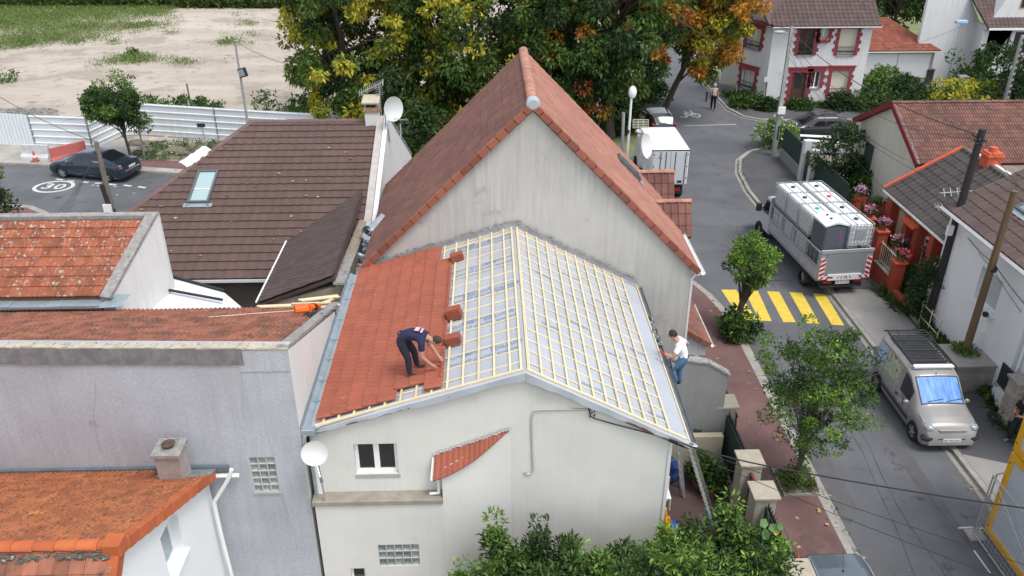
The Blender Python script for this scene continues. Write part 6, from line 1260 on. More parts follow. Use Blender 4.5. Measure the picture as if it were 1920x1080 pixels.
MB().box(xa + .15, rB.y + .3, .55, xb - .15, yf - .3, .95).build('chassis', m_trim, BT); MB().prism([(xa + .1, yf + .1, .5), (xa + .1, yf + 1.9, .5), (xa + .1, yf + 1.9, 1.2), (xa + .1, yf + 1.4, 2.0), (xa + .1, yf + .1, 2.1)], (xb - xa - .2, 0, 0)).build('cab', m_bw, BT, bevel=.05)
for y in (rB.y + 1.0, yf + 1.2):
    for x in (xa + .15, xb - .15): MB().cyl((x - .12, y, .4), (x + .12, y, .4), .4, n=20).build('wheel', m_tyre, BT)
# ------------------------------------------------------------------ flatbed truck with its load
FT = thing('truck', 'flatbed truck with aluminium dropsides and red and white chevrons on its tall tailgate', 'truck', (0, 0, 0)); m_alu = mat('aluminium', (.50, .51, .53), (.44, .45, .47), s=3, rough=.42, metal=.35, fine=.03); m_alud = mat('dull_aluminium', (.33, .34, .36), rough=.5, metal=.35)
rzT = R(95.0); locT = Vector((13.80, 28.92, 0)); MT = Matrix.Translation(locT) @ Matrix.Rotation(rzT, 4, 'Z')
BW, BL = 1.06, 4.9; zf = .87
MB().box(0.02, -BW, .78, BL, BW, zf).build('bed_floor', m_alud, FT)
tg = MB().box(-.05, -BW, .88, .0, BW, 2.12).build('tailgate', m_alu, FT, bevel=.01); MB().box(-.085, -BW + .25, 1.15, -.052, BW - .25, 1.95).build('panel', m_alud, tg); MB().box(-.09, -BW, 2.0, -.052, BW, 2.12).build('top_rim', m_alu, tg)
MB().box(-.13, -BW + .35, .84, -.055, BW - .40, 1.08).build('lift_plate', m_bw, tg)
m_rw = mat('chevron_red', (.50, .03, .04), rough=.4); m_wt = mat('chevron_white', (.75, .75, .75), rough=.4)
for s in (1, -1):
    MB().box(-.092, min(s * BW * .98, s * (BW - .24)), .98, -.0865, max(s * BW * .98, s * (BW - .24)), 1.80).build('chevron_board', m_wt, tg)
    MB().box(-.135, min(s * (BW - .02), s * (BW - .50)), .90, -.1302, max(s * (BW - .02), s * (BW - .50)), 1.04).build('chevron_board', m_wt, tg)
    for k in range(4):
        z = 1.0 + k * .2; a, b = s * (BW - .03), s * (BW - .23); MB().prism([(-.0955, a, z), (-.0955, a, z + .11), (-.0955, b, z + .21), (-.0955, b, z + .10)][::1], (-.001, 0, 0)).build('chevron', m_rw, tg)
    for k in range(2):
        a = s * (BW - .05 - k * .24); MB().prism([(-.137, a, .905), (-.137, a - s * .1, .905), (-.137, a - s * .2, 1.035), (-.137, a - s * .1, 1.035)], (-.001, 0, 0)).build('chevron', m_rw, tg)
    MB().box(-.10, s * .62 - .16, .70, -.02, s * .62 + .16, .80).build('tail_light', m_tail, FT)
for k in range(5): MB().prism([(-.1355, -.3 + k * .14, .9), (-.1355, -.26 + k * .14, .9), (-.1355, -.26 + k * .14 + (.06 if k < 2 else -.06), 1.02), (-.1355, -.3 + k * .14 + (.06 if k < 2 else -.06), 1.02)], (-.001, 0, 0)).build('hazard_stripe', m_rw, tg)
MB().box(-.136, .45, .94, -.131, .66, 1.0).build('maker_plate', m_trim, tg)
MB().box(-.10, -.28, .66, -.07, .28, .80).build('number_plate', m_plate, FT); put_text('plate_text', 'FB 813 KP', .12, (-.103, 0, .73), (0, -1, 0), (0, 0, 1), m_trim, FT)
MB().box(-.05, -.85, .48, .1, .85, .60).build('bumper', m_trim, FT)
for s in (1, -1):
    sdp = MB().box(0.01, s * BW - .02, .90, BL, s * BW + .02, 1.32).build('dropside', m_alu, FT)
    for k in range(5): x = .05 + (BL - .1) * k / 4; MB().box(x - .03, s * BW - .03, .9, x + .03, s * BW + .03, 2.02).build('stake', m_alu, sdp)
    MB().box(.01, s * BW - .025, 1.98, BL, s * BW + .025, 2.03).build('top_rail', m_alu, sdp); MB().box(.01, s * BW - .02, 1.36, BL, s * BW + .02, 1.40).build('rail', m_alu, sdp)
    for k in range(14): x = .1 + (BL - .2) * k / 13; MB().box(x - .008, s * BW - .008, 1.40, x + .008, s * BW + .008, 1.98).build('mesh_bar', m_alud, sdp)
MB().box(BL, -BW, .9, BL + .05, BW, 2.3).build('headboard', m_alud, FT)
MB().box(.3, -.45, .5, 6.6, .45, .9).build('chassis', m_trim, FT)
for x in (1.2, 5.95):
    for s in (1, -1): w = MB().lathe((x, s * .92 - .12, .38), (0, 1, 0), [(.22, 0), (.36, 0), (.38, .04), (.38, .2), (.36, .24), (.22, .24)], 22).build('wheel', m_tyre, FT, smooth=True); MB().cyl((x, s * .92 - .05, .38), (x, s * .92 + .05, .38), .22, n=14).build('rim', m_rim, w)
cab_ = MB(); cp = [(5.0, .5), (6.9, .5), (6.95, .95), (6.55, 1.25), (6.0, 1.45), (5.55, 2.15), (5.05, 2.2)]; cab_.prism([(x, -.98, z) for x, z in cp], (0, 1.96, 0)); cb_ = cab_.build('cab', mat('cab_white', (.55, .56, .57), rough=.35), FT, bevel=.06, seg=2, smooth=True)
for s in (1, -1): MB().prism([(5.2, s * .985, 1.35), (5.9, s * .985, 1.35), (5.55, s * .985, 2.0), (5.2, s * .985, 2.0)], (0, s * .004, 0)).build('side_window', m_cglass, cb_); mr_ = MB().box(5.75, s * 1.08, 1.35, 5.9, s * 1.32, 1.72).build('mirror', m_trim, cb_, bevel=.02); MB().bar((5.8, s * .98, 1.5), (5.8, s * 1.1, 1.5), .04, .04).build('mirror_arm', m_trim, cb_)
FT.location = locT; FT.rotation_euler = (0, 0, rzT)
m_ibc = mat('white_tank_plastic', (.78, .79, .80), rough=.35); m_cage = mat('cage_steel', (.48, .50, .52), rough=.4, metal=.4)
def ibc(x, y, cap, label, lab=False, lv=1):
    t = thing('water_tank', label, 'tank', (0, 0, 0), 'caged tanks loaded on the flatbed'); w, d, h = .48, .56, .92; z0 = .14
    MB().box(-d, -w, 0, d, w, .05).build('pallet', m_trim, t)
    for a in (-d + .08, 0, d - .08):
        for b in (-w + .08, 0, w - .08): MB().box(a - .07, b - .06, .05, a + .07, b + .06, .13).build('foot', m_trim, t)
    MB().box(-d + .02, -w + .02, z0, d - .02, w - .02, z0 + h).build('bladder', m_ibc, t, bevel=.05, seg=3, smooth=True)
    for b in (-.24, 0, .24): MB().box(-d + .08, b - .01, z0 + h - .002, d - .08, b + .012, z0 + h + .012).build('top_rib', m_ibc, t)
    c_ = {'black': (.04, .04, .045), 'red': (.55, .05, .06), 'green': (.03, .42, .28)}[cap]; MB().cyl((.0, 0, z0 + h), (0, 0, z0 + h + .05), .095, .085, 14).build('cap', mat('cap_' + cap, c_, rough=.5), t)
    cg = MB(); r = .009; g = .006
    for s in (1, -1):
        for k in range(8): b = -w + 2 * w * k / 7; cg.box(s * d - r + s * g, b - r, .12, s * d + r + s * g, b + r, z0 + h + .03)
        for k in range(9): a = -d + 2 * d * k / 8; cg.box(a - r, s * w - r + s * g, .12, a + r, s * w + r + s * g, z0 + h + .03)
    for k in range(6): z = .14 + (h + .02) * k / 5; [cg.box(s * (d + 2 * r) - r, -w, z - r, s * (d + 2 * r) + r, w, z + r) for s in (1, -1)]; [cg.box(-d, s * (w + 2 * r) - r, z - r, d, s * (w + 2 * r) + r, z + r) for s in (1, -1)]
    for b in (-.2, .2): cg.box(-d, b - .015, z0 + h + .012, d, b + .015, z0 + h + .03)
    cg.build('cage', m_cage, t)
    if lab: MB().box(-d - .035, -.16, .50, -d - .03, .22, .88).build('label_plate', mat('label_grey', (.30, .33, .35)), t); MB().cyl((-d - .02, 0, .18), (-d - .12, 0, .18), .05, n=10).build('outlet', m_trim, t)
    p = MT @ Vector((x, y, zf + 1.085 * lv)); t.location = p; t.rotation_euler = (0, 0, rzT); return t
rows = [4.28, 3.10, 1.92, .74]
lefts = ['upper white tank with a black cap, foremost on the street side of the truck', 'upper white tank with a black cap, second on the street side of the truck', 'upper white tank with a green cap ahead of the grey portable toilet']
for k, cp_ in enumerate(('black', 'black', 'green')): ibc(rows[k], .52, cp_, lefts[k])
rights = ['upper white tank with a black cap, foremost on the house side of the truck', 'upper white tank with a red cap on the house side of the truck', 'upper white tank with a black cap right behind the red capped one', 'upper rearmost white tank with a grey label plate beside the portable toilet']
for k, cp_ in enumerate(('black', 'red', 'black', 'black')): ibc(rows[k], -.52, cp_, rights[k], k == 3)
for k in range(3): ibc(rows[k], .52, 'black', ['lower tank at the front behind the street side mesh of the truck', 'lower tank in the middle behind the street side mesh of the truck', 'lower tank ahead of the portable toilet behind the street side mesh'][k], lv=0)
for k in range(4): ibc(rows[k], -.52, 'black', ['lower tank at the front on the house side of the truck bed', 'second lower tank on the house side of the truck bed', 'third lower tank on the house side of the truck bed', 'lower tank behind the tailgate on the house side'][k], lv=0)
PT = thing('portable_toilet', 'dark grey portable toilet with a white domed roof at the rear of the truck bed', 'portable toilet', (0, 0, 0)); m_tg = mat('toilet_grey', (.085, .10, .115), rough=.5)
MB().box(-.5, -.46, 0, .5, .46, 2.18).build('cabin', m_tg, PT, bevel=.03)
mb = MB(); k = 12; P = []
for i in range(k + 1):
    u = -1 + 2 * i / k; z = 2.18 + .14 * math.cos(u * math.pi / 2) + .02 * math.cos(u * 6)
    P += [(-.54, u * .49, z), (.54, u * .49, z + .02), (.54, u * .49, 2.12), (-.54, u * .49, 2.15 + .10 * max(0, math.cos(u * math.pi / 2)) ** 2)]
mb.add(P, [(4 * i + j, 4 * i + 4 + j, 4 * i + 4 + (j + 1) % 4, 4 * i + (j + 1) % 4) for i in range(k) for j in range(4)] + [(0, 1, 2, 3), (4 * k, 4 * k + 3, 4 * k + 2, 4 * k + 1)]); mb.build('dome_roof', m_ibc, PT, smooth=False)
MB().box(-.515, -.40, .04, -.502, .40, 2.08).build('door', mat('toilet_grey_door', (.10, .12, .135), rough=.5), PT, bevel=.005); put_text('lettering', 'Sebach', .20, (-.518, -.23, 1.65), (0, 0, -1), (0, -1, 0), mat('magenta_print', (.45, .04, .40)), PT)
for b in (-.44, .44): MB().box(-.53, b - .02, 0, -.501, b + .02, 2.16).build('corner_rib', m_tg, PT)
for a in (-.15, .2): MB().cyl((a, .1, 2.3), (a, .1, 2.36), .05, n=8).build('vent_cap', m_trim, PT)
PT.location = MT @ Vector((.66, .52, zf)); PT.rotation_euler = (0, 0, rzT)
# ================================================================== people
m_skin = mat('skin', (.42, .23, .16), rough=.6); m_hair = mat('dark_hair', (.03, .022, .018), rough=.8)
def skin_body(J, bones, label_of):
    """continuous skinned figure. J: name -> (pos, radius); bones: (a, b, material index)"""
    names = list(J); idx = {n: i for i, n in enumerate(names)}; me = bpy.data.meshes.new('body')
    me.from_pydata([J[n][0] for n in names], [(idx[a], idx[b]) for a, b, _ in bones], []); o = bpy.data.objects.new('body', me); COL.objects.link(o)
    o.modifiers.new('s', 'SKIN'); sv = me.skin_vertices[0].data
    for n in names:
        r = J[n][1]; r = r if isinstance(r, tuple) else (r, r); sv[idx[n]].radius = r; sv[idx[n]].use_root = (n == 'pelvis')
    sb_ = o.modifiers.new('u', 'SUBSURF'); sb_.levels = 2; sb_.render_levels = 2
    dg = bpy.context.evaluated_depsgraph_get(); m2 = bpy.data.meshes.new_from_object(o.evaluated_get(dg)); bpy.data.objects.remove(o)
    seg = [(Vector(J[a][0]), Vector(J[b][0]), k) for a, b, k in bones]
    for p in m2.polygons:
        c = p.center; best = min(seg, key=lambda s: ((c - (s[0] + (s[1] - s[0]) * max(0, min(1, (c - s[0]).dot(s[1] - s[0]) / max(1e-6, (s[1] - s[0]).length_squared))))).length))
        p.material_index = best[2]
    m2.polygons.foreach_set('use_smooth', [True] * len(m2.polygons)); return m2
def person(label, loc, rz, P, mats_, hair, cap=None, scale=1.0, shoe=None, extra=None):
    """P: joint positions (forward, left, up). mats_: 0 shirt, 1 skin, 2 trousers, 3 shoes"""
    t = thing('person', label, 'person', (0, 0, 0)); J = {}
    rad = dict(pelvis=(.155, .135), waist=(.15, .125), chest=(.175, .135), neckb=(.09, .08), neck=(.055, .055), jaw=(.075, .07), head=(.088, .098), crown=(.07, .075))
    for s in 'lr': rad.update({'sh' + s: .082, 'el' + s: .052, 'wr' + s: .034, 'hd' + s: .040, 'mid' + s: .075, 'hip' + s: .122, 'kn' + s: .082, 'an' + s: .060, 'ft' + s: .045, 'to' + s: .036})
    for s in 'lr':
        if 'mid' + s not in P: P['mid' + s] = tuple(.45 * a + .55 * b for a, b in zip(P['sh' + s], P['el' + s]))
    for k, v in P.items(): J[k] = (Vector(v) * scale, tuple(x * scale for x in rad[k]) if isinstance(rad[k], tuple) else rad[k] * scale)
    B = [('pelvis', 'waist', 0), ('waist', 'chest', 0), ('chest', 'neckb', 0), ('neckb', 'neck', 1), ('neck', 'jaw', 1), ('jaw', 'head', 1), ('head', 'crown', 1)]
    for s in 'lr': B += [('chest', 'sh' + s, 0), ('sh' + s, 'mid' + s, 0), ('mid' + s, 'el' + s, 1), ('el' + s, 'wr' + s, 1), ('wr' + s, 'hd' + s, 4), ('pelvis', 'hip' + s, 2), ('hip' + s, 'kn' + s, 2), ('kn' + s, 'an' + s, 2), ('an' + s, 'ft' + s, 3), ('ft' + s, 'to' + s, 3)]
    me = skin_body(J, B, None)
    for m in mats_[:4] + [mats_[4] if len(mats_) > 4 else mats_[1]]: me.materials.append(m)
    body = link_mesh('body', me, t)
    # fingers: five short tapered chains rooted in the palm
    fm = MB()
    for s in 'lr':
        w, h = Vector(P['wr' + s]) * scale, Vector(P['hd' + s]) * scale; d = (h - w).normalized(); sd_ = d.cross(Vector((0, 0, 1))); sd_ = sd_.normalized() if sd_.length > .1 else Vector((0, 1, 0)); dn = Vector((0, 0, -1)) - d * Vector((0, 0, -1)).dot(d); dn = dn.normalized() if dn.length > .1 else Vector((1, 0, 0))
        for k, ln in enumerate((.062, .074, .07, .055)): b = h + sd_ * (-.026 + .0175 * k); fm.tube([b - d * .01, b + d * ln * .55 * scale, b + d * ln * .85 * scale + dn * .02, b + d * ln * .9 * scale + dn * .045], [.010, .0095, .0085, .007], 5)
        b = h - d * .03 - sd_ * .03; fm.tube([b, b - sd_ * .025 + d * .02, b - sd_ * .03 + d * .05 + dn * .01], [.012, .0105, .008], 5)
    fm.build('fingers', mats_[4] if len(mats_) > 4 else mats_[1], t, smooth=True)
    jw, hd_, cr_ = (Vector(P[k]) * scale for k in ('jaw', 'head', 'crown')); up = (cr_ - jw).normalized(); fw = Vector(extra['face']).normalized() if extra and 'face' in extra else (Vector((1, 0, 0)) - up * up.x).normalized(); lf = up.cross(fw)
    hb = MB(); n = 7; Q = []; F = []; c = hd_ + up * .022 * scale - fw * .012 * scale
    for i in range(n + 1):
        th = math.pi * .60 * i / n
        for k in range(14):
            ph = 2 * math.pi * k / 14; cut = 1.0; v = up * math.cos(th) * .118 + (fw * math.cos(ph) * .106 + lf * math.sin(ph) * .088) * math.sin(th)
            if math.cos(ph) > .3 and th > 1.05: v = v * .86
            Q.append(c + v * scale)
    for i in range(n):
        for k in range(14): F.append((i * 14 + k, (i + 1) * 14 + k, (i + 1) * 14 + (k + 1) % 14, i * 14 + (k + 1) % 14))
    hb.add(Q, F).build('hair', hair, t, smooth=True)
    fc = MB(); fc.blob(hd_ - up * .012 * scale + fw * .095 * scale, .018 * scale, 4, (1, .8, 1.2))
    for s in (1, -1): fc.blob(hd_ - up * .01 * scale + lf * s * .088 * scale, .024 * scale, 4, (.6, .5, 1))
    fc.build('nose_and_ears', m_skin, t, smooth=True)
    ec = MB()
    for s in (1, -1): ec.blob(hd_ + up * .012 * scale + lf * s * .034 * scale + fw * .086 * scale, .010 * scale, 3)
    ec.build('eyes', m_hair, t); pv, wv = Vector(P['pelvis']) * scale, Vector(P['waist']) * scale; MB().lathe(pv.lerp(wv, .25), wv - pv, [(.125, -.02), (.142, -.02), (.142, .02), (.125, .02)], 16).build('belt', m_trim, t, smooth=True)
    t.location = loc; t.rotation_euler = (0, 0, rz); return t, J
m_navy = mat('navy_cloth', (.018, .022, .060), fine=.1, rough=.9); m_navy2 = mat('charcoal_navy_trousers', (.020, .023, .035), fine=.1, rough=.9); m_wh_t = mat('white_cloth', (.74, .74, .74), fine=.03, rough=.9); m_jean = mat('blue_denim', (.055, .13, .23), (.085, .17, .28), s=9, fine=.1, rough=.9); m_shoe = mat('dark_shoe', (.03, .032, .04)); m_redg = mat('red_glove', (.45, .03, .05)); m_blkt = mat('black_cloth', (.014, .014, .016), rough=.9)
# worker laying tiles, bent double
ft = on_plane(776, 706, OL, NL) + NL * .09
hp = Vector(ft); sl = (RZ - LZ) / (RX - LX)
P = dict(pelvis=(-.20, 0, .90), waist=(-.06, 0, 1.02), chest=(.20, 0, 1.04), neckb=(.36, 0, .98), neck=(.43, 0, .94), jaw=(.50, 0, .88), head=(.56, 0, .90), crown=(.63, 0, .93),
         shl=(.30, .19, .93), shr=(.30, -.19, .93), ell=(.36, .24, .64), elr=(.30, -.24, .62), wrl=(.55, .16, .42), wrr=(.47, -.12, .36), hdl=(.62, .13, .37), hdr=(.54, -.08, .30),
         hipl=(-.20, .09, .86), hipr=(-.20, -.09, .86), knl=(.02, .14, .50), knr=(-.04, -.12, .47), anl=(.06, .15, .10 + .06), anr=(-.03, -.13, .10), ftl=(.10, .15, .06 + .05), ftr=(.03, -.13, .05), tol=(.24, .16, .04 + .08), tor=(.17, -.13, .05))
w1_, J1 = person('bent worker in a navy T-shirt laying red tiles on the half tiled slope', tuple(ft - NL * .012), R(-12), P, [m_navy, m_skin, m_navy2, m_shoe], mat('brown_hair', (.05, .033, .022)))
mt = Matrix.Translation(ft) @ Matrix.Rotation(R(-12), 4, 'Z')
sp_ = MB().obox((.17, .0, 1.150), (.05, 0, 0), (0, .075, 0), (0, 0, .004)).obox((.27, .0, 1.125), (.02, 0, -.006), (0, .09, 0), (0, 0, .004)).build('shirt_print', mat('shirt_print', (.50, .15, .2), (.65, .65, .7), s=30), None); sp_.parent = w1_
# worker in white at the street eave, standing on a ladder
f2 = Vector((4.80, 17.62, 3.72)); P = dict(pelvis=(-.02, 0, .80), waist=(.02, 0, .95), chest=(.10, .0, 1.12), neckb=(.16, 0, 1.24), neck=(.20, 0, 1.28), jaw=(.26, 0, 1.32), head=(.29, 0, 1.38), crown=(.30, 0, 1.46),
         shl=(.12, .18, 1.17), shr=(.10, -.18, 1.17), ell=(.24, .27, .94), elr=(-.10, -.28, 1.02), wrl=(.42, .20, .98), wrr=(.04, -.32, .86), hdl=(.48, .17, 1.0), hdr=(.10, -.30, .82),
         hipl=(-.02, .09, .76), hipr=(-.02, -.09, .76), knl=(.24, .13, .55), knr=(.06, -.10, .42), anl=(.10, .12, .23), anr=(.0, -.10, .07), ftl=(.14, .12, .19), ftr=(.04, -.10, .03), tol=(.27, .13, .18), tor=(.17, -.10, .02))
person('worker in a white T-shirt and jeans leaning over the street side gutter', tuple(f2), R(168), P, [m_wh_t, m_skin, m_jean, m_shoe, m_redg], m_hair, scale=1.08)
ld = thing('ladder', 'aluminium ladder under the worker in white, leaning on the street side eave', 'ladder', (5.0, 17.6, .1))
A, B = Vector((5.20, 17.68, .11)), Vector((4.50, 17.68, 4.50))
for s in (-.2, .2): MB().bar(A + Vector((0, s, 0)), B + Vector((0, s, 0)), .03, .07, (1, 0, 0)).build('rail', m_galv, ld)
for i in range(16): p = A.lerp(B, (i + .6) / 16); MB().cyl(p + Vector((.035, -.2, 0)), p + Vector((.035, .2, 0)), .016, n=6).build('rung', m_galv, ld)
# person with a phone at the right edge
f3 = gz(1893, 833, PZ); P = dict(pelvis=(0, 0, .95), waist=(0, 0, 1.10), chest=(.02, 0, 1.32), neckb=(.03, 0, 1.46), neck=(.05, 0, 1.51), jaw=(.08, 0, 1.56), head=(.10, 0, 1.62), crown=(.11, 0, 1.70),
         shl=(.02, .19, 1.40), shr=(.02, -.19, 1.40), ell=(.04, .25, 1.13), elr=(.06, -.25, 1.13), wrl=(.26, .12, 1.16), wrr=(.27, -.08, 1.18), hdl=(.33, .08, 1.18), hdr=(.34, -.04, 1.20),
         hipl=(0, .10, .91), hipr=(0, -.10, .91), knl=(.03, .13, .49), knr=(.05, -.14, .50), anl=(-.02, .15, .09), anr=(.0, -.17, .09), ftl=(.02, .15, .05), ftr=(.04, -.17, .05), tol=(.16, .16, .04), tor=(.18, -.18, .04))
w3, _ = person('person in a black T-shirt with a lanyard looking at a phone at the right edge', tuple(f3 + Vector((.1, 0, 0))), R(200), P, [m_blkt, m_skin, mat('dark_jeans', (.02, .027, .045)), mat('black_white_shoes', (.06, .06, .065), (.6, .6, .6), s=12)], m_hair)
ph = thing('phone', 'dark phone held in both hands by the person at the right edge', 'phone', (0, 0, 0)); MB().obox((0, 0, 0), (.035, 0, .05), (0, .036, 0), (.004, 0, -.003)).build('phone_body', m_trim, ph); ph.location = f3 + Vector((.1, 0, 0)) + Matrix.Rotation(R(200), 3, 'Z') @ Vector((.40, .02, 1.23)); ph.rotation_euler = (0, 0, R(200))
# pedestrian far off
f4 = gz(1336, 206); P2 = dict(P); P2.update(ell=(.02, .24, 1.12), elr=(-.02, -.24, 1.12), wrl=(.08, .25, .88), wrr=(.05, -.25, .88), hdl=(.10, .25, .80), hdr=(.08, -.25, .80), knl=(.14, .10, .50), anl=(.18, .10, .09), ftl=(.22, .10, .05), tol=(.36, .10, .04), anr=(-.22, -.10, .12), ftr=(-.18, -.10, .06), tor=(-.06, -.10, .04), knr=(-.04, -.1, .5))
person('pedestrian in a pale pink top and white cap walking away on the far road', tuple(f4), R(80), P2, [mat('pale_pink_cloth', (.55, .42, .40)), m_skin, m_blkt, mat('pale_shoe', (.4, .4, .4))], mat('white_cap', (.6, .6, .6)))
# ================================================================== vegetation
from mathutils import noise as _mn
def leafmat(name, trans=.22, rough=.55, rnd=.30): return mat(name, (.1, .1, .1), attr='leaf', rnd=rnd, rough=rough, trans=trans, spec=.3)
m_leaf = leafmat('leaves', .25, .75); m_leafg = leafmat('glossy_leaves', .12, .5)
m_bark = mat('bark', (.10, .08, .06), (.06, .05, .04), s=6, fine=.2, bump=.6); m_barkg = mat('grey_bark', (.17, .16, .13), (.11, .10, .085), s=6, fine=.2, bump=.6)
def foliage(name, clumps, m, parent, leaf, aspect=.5, droop=.3, seed=0, fold=.25, kind=None, compound=0):
    """clumps: (centre, radius, number of leaves, colour list, flatten). Leaf sized faces spread through the clumps."""
    g = np.random.default_rng(seed); V, F, C = [], [], []; base = 0; off = woff(parent)
    for (c, r, n, cols, fl) in clumps:
        n = int(n); d = g.normal(size=(n, 3)); d /= np.linalg.norm(d, axis=1)[:, None]; rad = r * g.uniform(.25, 1, n) ** .5
        p = np.array(c) - np.array(off) + d * rad[:, None] * np.array([1, 1, fl])
        a = d * .6 + g.normal(size=(n, 3)) * .55; a[:, 2] -= droop; a /= np.linalg.norm(a, axis=1)[:, None]
        b = np.cross(a, g.normal(size=(n, 3))); b /= np.linalg.norm(b, axis=1)[:, None]; nn = np.cross(a, b)
        L_ = leaf * g.uniform(.6, 1.35, n)[:, None]; w = L_ * aspect * .5
        v0 = p; v1 = p + a * L_ * .45 + b * w + nn * L_ * fold * .3; v2 = p + a * L_ + nn * (-L_ * .08); v3 = p + a * L_ * .45 - b * w + nn * L_ * fold * .3
        V.append(np.stack([v0, v1, v2, v3], 1).reshape(-1, 3)); i = base + np.arange(n) * 4
        F.append(np.stack([i, i + 1, i + 2, i, i + 2, i + 3], 1).reshape(-1, 3)); base += 4 * n
        cc = np.array(cols)[g.integers(0, len(cols), n)] * g.uniform(.75, 1.25, (n, 1)); C.append(np.repeat(cc, 4, 0))
    V = np.concatenate(V); F = np.concatenate(F); C = np.concatenate(C)
    me = bpy.data.meshes.new(name); me.vertices.add(len(V)); me.vertices.foreach_set('co', V.ravel()); me.loops.add(F.size); me.loops.foreach_set('vertex_index', F.ravel().astype(np.int32))
    me.polygons.add(len(F)); me.polygons.foreach_set('loop_start', np.arange(0, F.size, 3, dtype=np.int32)); me.polygons.foreach_set('loop_total', np.full(len(F), 3, np.int32)); me.update()
    at = me.color_attributes.new('leaf', 'FLOAT_COLOR', 'POINT'); at.data.foreach_set('color', np.concatenate([np.clip(C, 0, 1), np.ones((len(C), 1))], 1).ravel().astype(np.float32))
    me.materials.append(m); o = link_mesh(name, me, parent)
    if kind: o['kind'] = kind
    return o
G_dk = [(.026, .052, .016), (.033, .064, .02), (.042, .078, .022)]; G_md = [(.060, .112, .026), (.075, .135, .03), (.048, .095, .023)]; G_tb = [(.085, .15, .03), (.11, .18, .035), (.07, .125, .03)]; G_ty = [(.16, .21, .035), (.13, .19, .035)]; G_lt = [(.12, .215, .038), (.15, .25, .042), (.10, .18, .035)]; G_br = [(.17, .31, .04), (.20, .35, .05), (.13, .25, .035)]
G_ye = [(.46, .42, .04), (.52, .45, .05), (.34, .36, .05)]; G_or = [(.50, .24, .03), (.44, .17, .03), (.52, .32, .04)]; G_ol = [(.12, .13, .03), (.10, .11, .025), (.16, .15, .03)]; G_rd = [(.42, .12, .03), (.36, .10, .03)]
def limbs(tr_name, base, pts, r0, m, parent, seed=0, fork=3):
    g = random.Random(seed); base = Vector(base); mb = MB(); cen = sum((Vector(p) for p in pts), Vector()) / len(pts)
    top = base.lerp(cen, .82); mids = [base, base.lerp(top, .35) + Vector((g.uniform(-.1, .1), g.uniform(-.1, .1), 0)) * (top - base).length * .2, base.lerp(top, .7), top]
    mb.tube(mids, [r0, r0 * .85, r0 * .6, r0 * .35], 9); t_ = mb.build('trunk', m, parent, smooth=True); lb = MB()
    for p in pts:
        p = Vector(p); s_ = mids[1].lerp(top, g.uniform(.0, .8)); k = s_.lerp(p, .5) + Vector((g.uniform(-.3, .3), g.uniform(-.3, .3), g.uniform(.0, .5))) * (p - s_).length * .3
        lb.tube([s_, k, p], [r0 * .38, r0 * .22, r0 * .06], 5)
        for q in range(fork): e = p + Vector((g.gauss(0, 1), g.gauss(0, 1), g.gauss(0, .6))) * (p - s_).length * .28; lb.tube([k.lerp(p, g.uniform(.2, .9)), e], [r0 * .12, r0 * .03], 4)
    lb.build('limbs', m, parent, smooth=True); return t_
def tree(name, label, base, cen, rad, nclump, per, leaf, cols, seed=0, cr=.35, r0=.12, bark=None, cat='tree', droop=.3, aspect=.5, fl=.8, m=None, group=None, hollow=.45, cuts=None, z0=None):
    """cols: list of (weight, palette); clumps through an ellipsoid crown with a ragged shell"""
    g = random.Random(seed); t = thing(name, label, cat, tuple(base), group); cs = []; tries = 0; ws = [w for w, _ in cols]
    while len(cs) < nclump and tries < 9000:
        tries += 1; d = Vector((g.gauss(0, 1), g.gauss(0, 1), g.gauss(0, 1))).normalized() * (g.uniform(hollow, 1.0) ** .6)
        d *= .74 + .52 * (.5 + .5 * _mn.noise(d.normalized() * 1.9 + Vector((seed * 3.1, seed, 0))) * 1.6); p = Vector((cen[0] + d.x * rad[0], cen[1] + d.y * rad[1], cen[2] + d.z * rad[2]))
        if z0 is not None and p.z < z0: continue
        if cuts and cuts(p): continue
        pal = g.choices([c for _, c in cols], ws)[0]; q = .62 if pal in (G_ye, G_or, G_rd) and cr > .5 else 1.0; cs.append((p, cr * g.uniform(.6, 1.35) * q, per * g.uniform(.6, 1.4) * (.55 if q < 1 else 1), pal, fl))
    limbs(name, base, [c[0] for c in g.sample(cs, min(len(cs), 16))], r0, bark or m_bark, t, seed)
    foliage('crown', [(tuple(c[0]), *c[1:]) for c in cs], m or m_leaf, t, leaf, aspect, droop, seed); return t
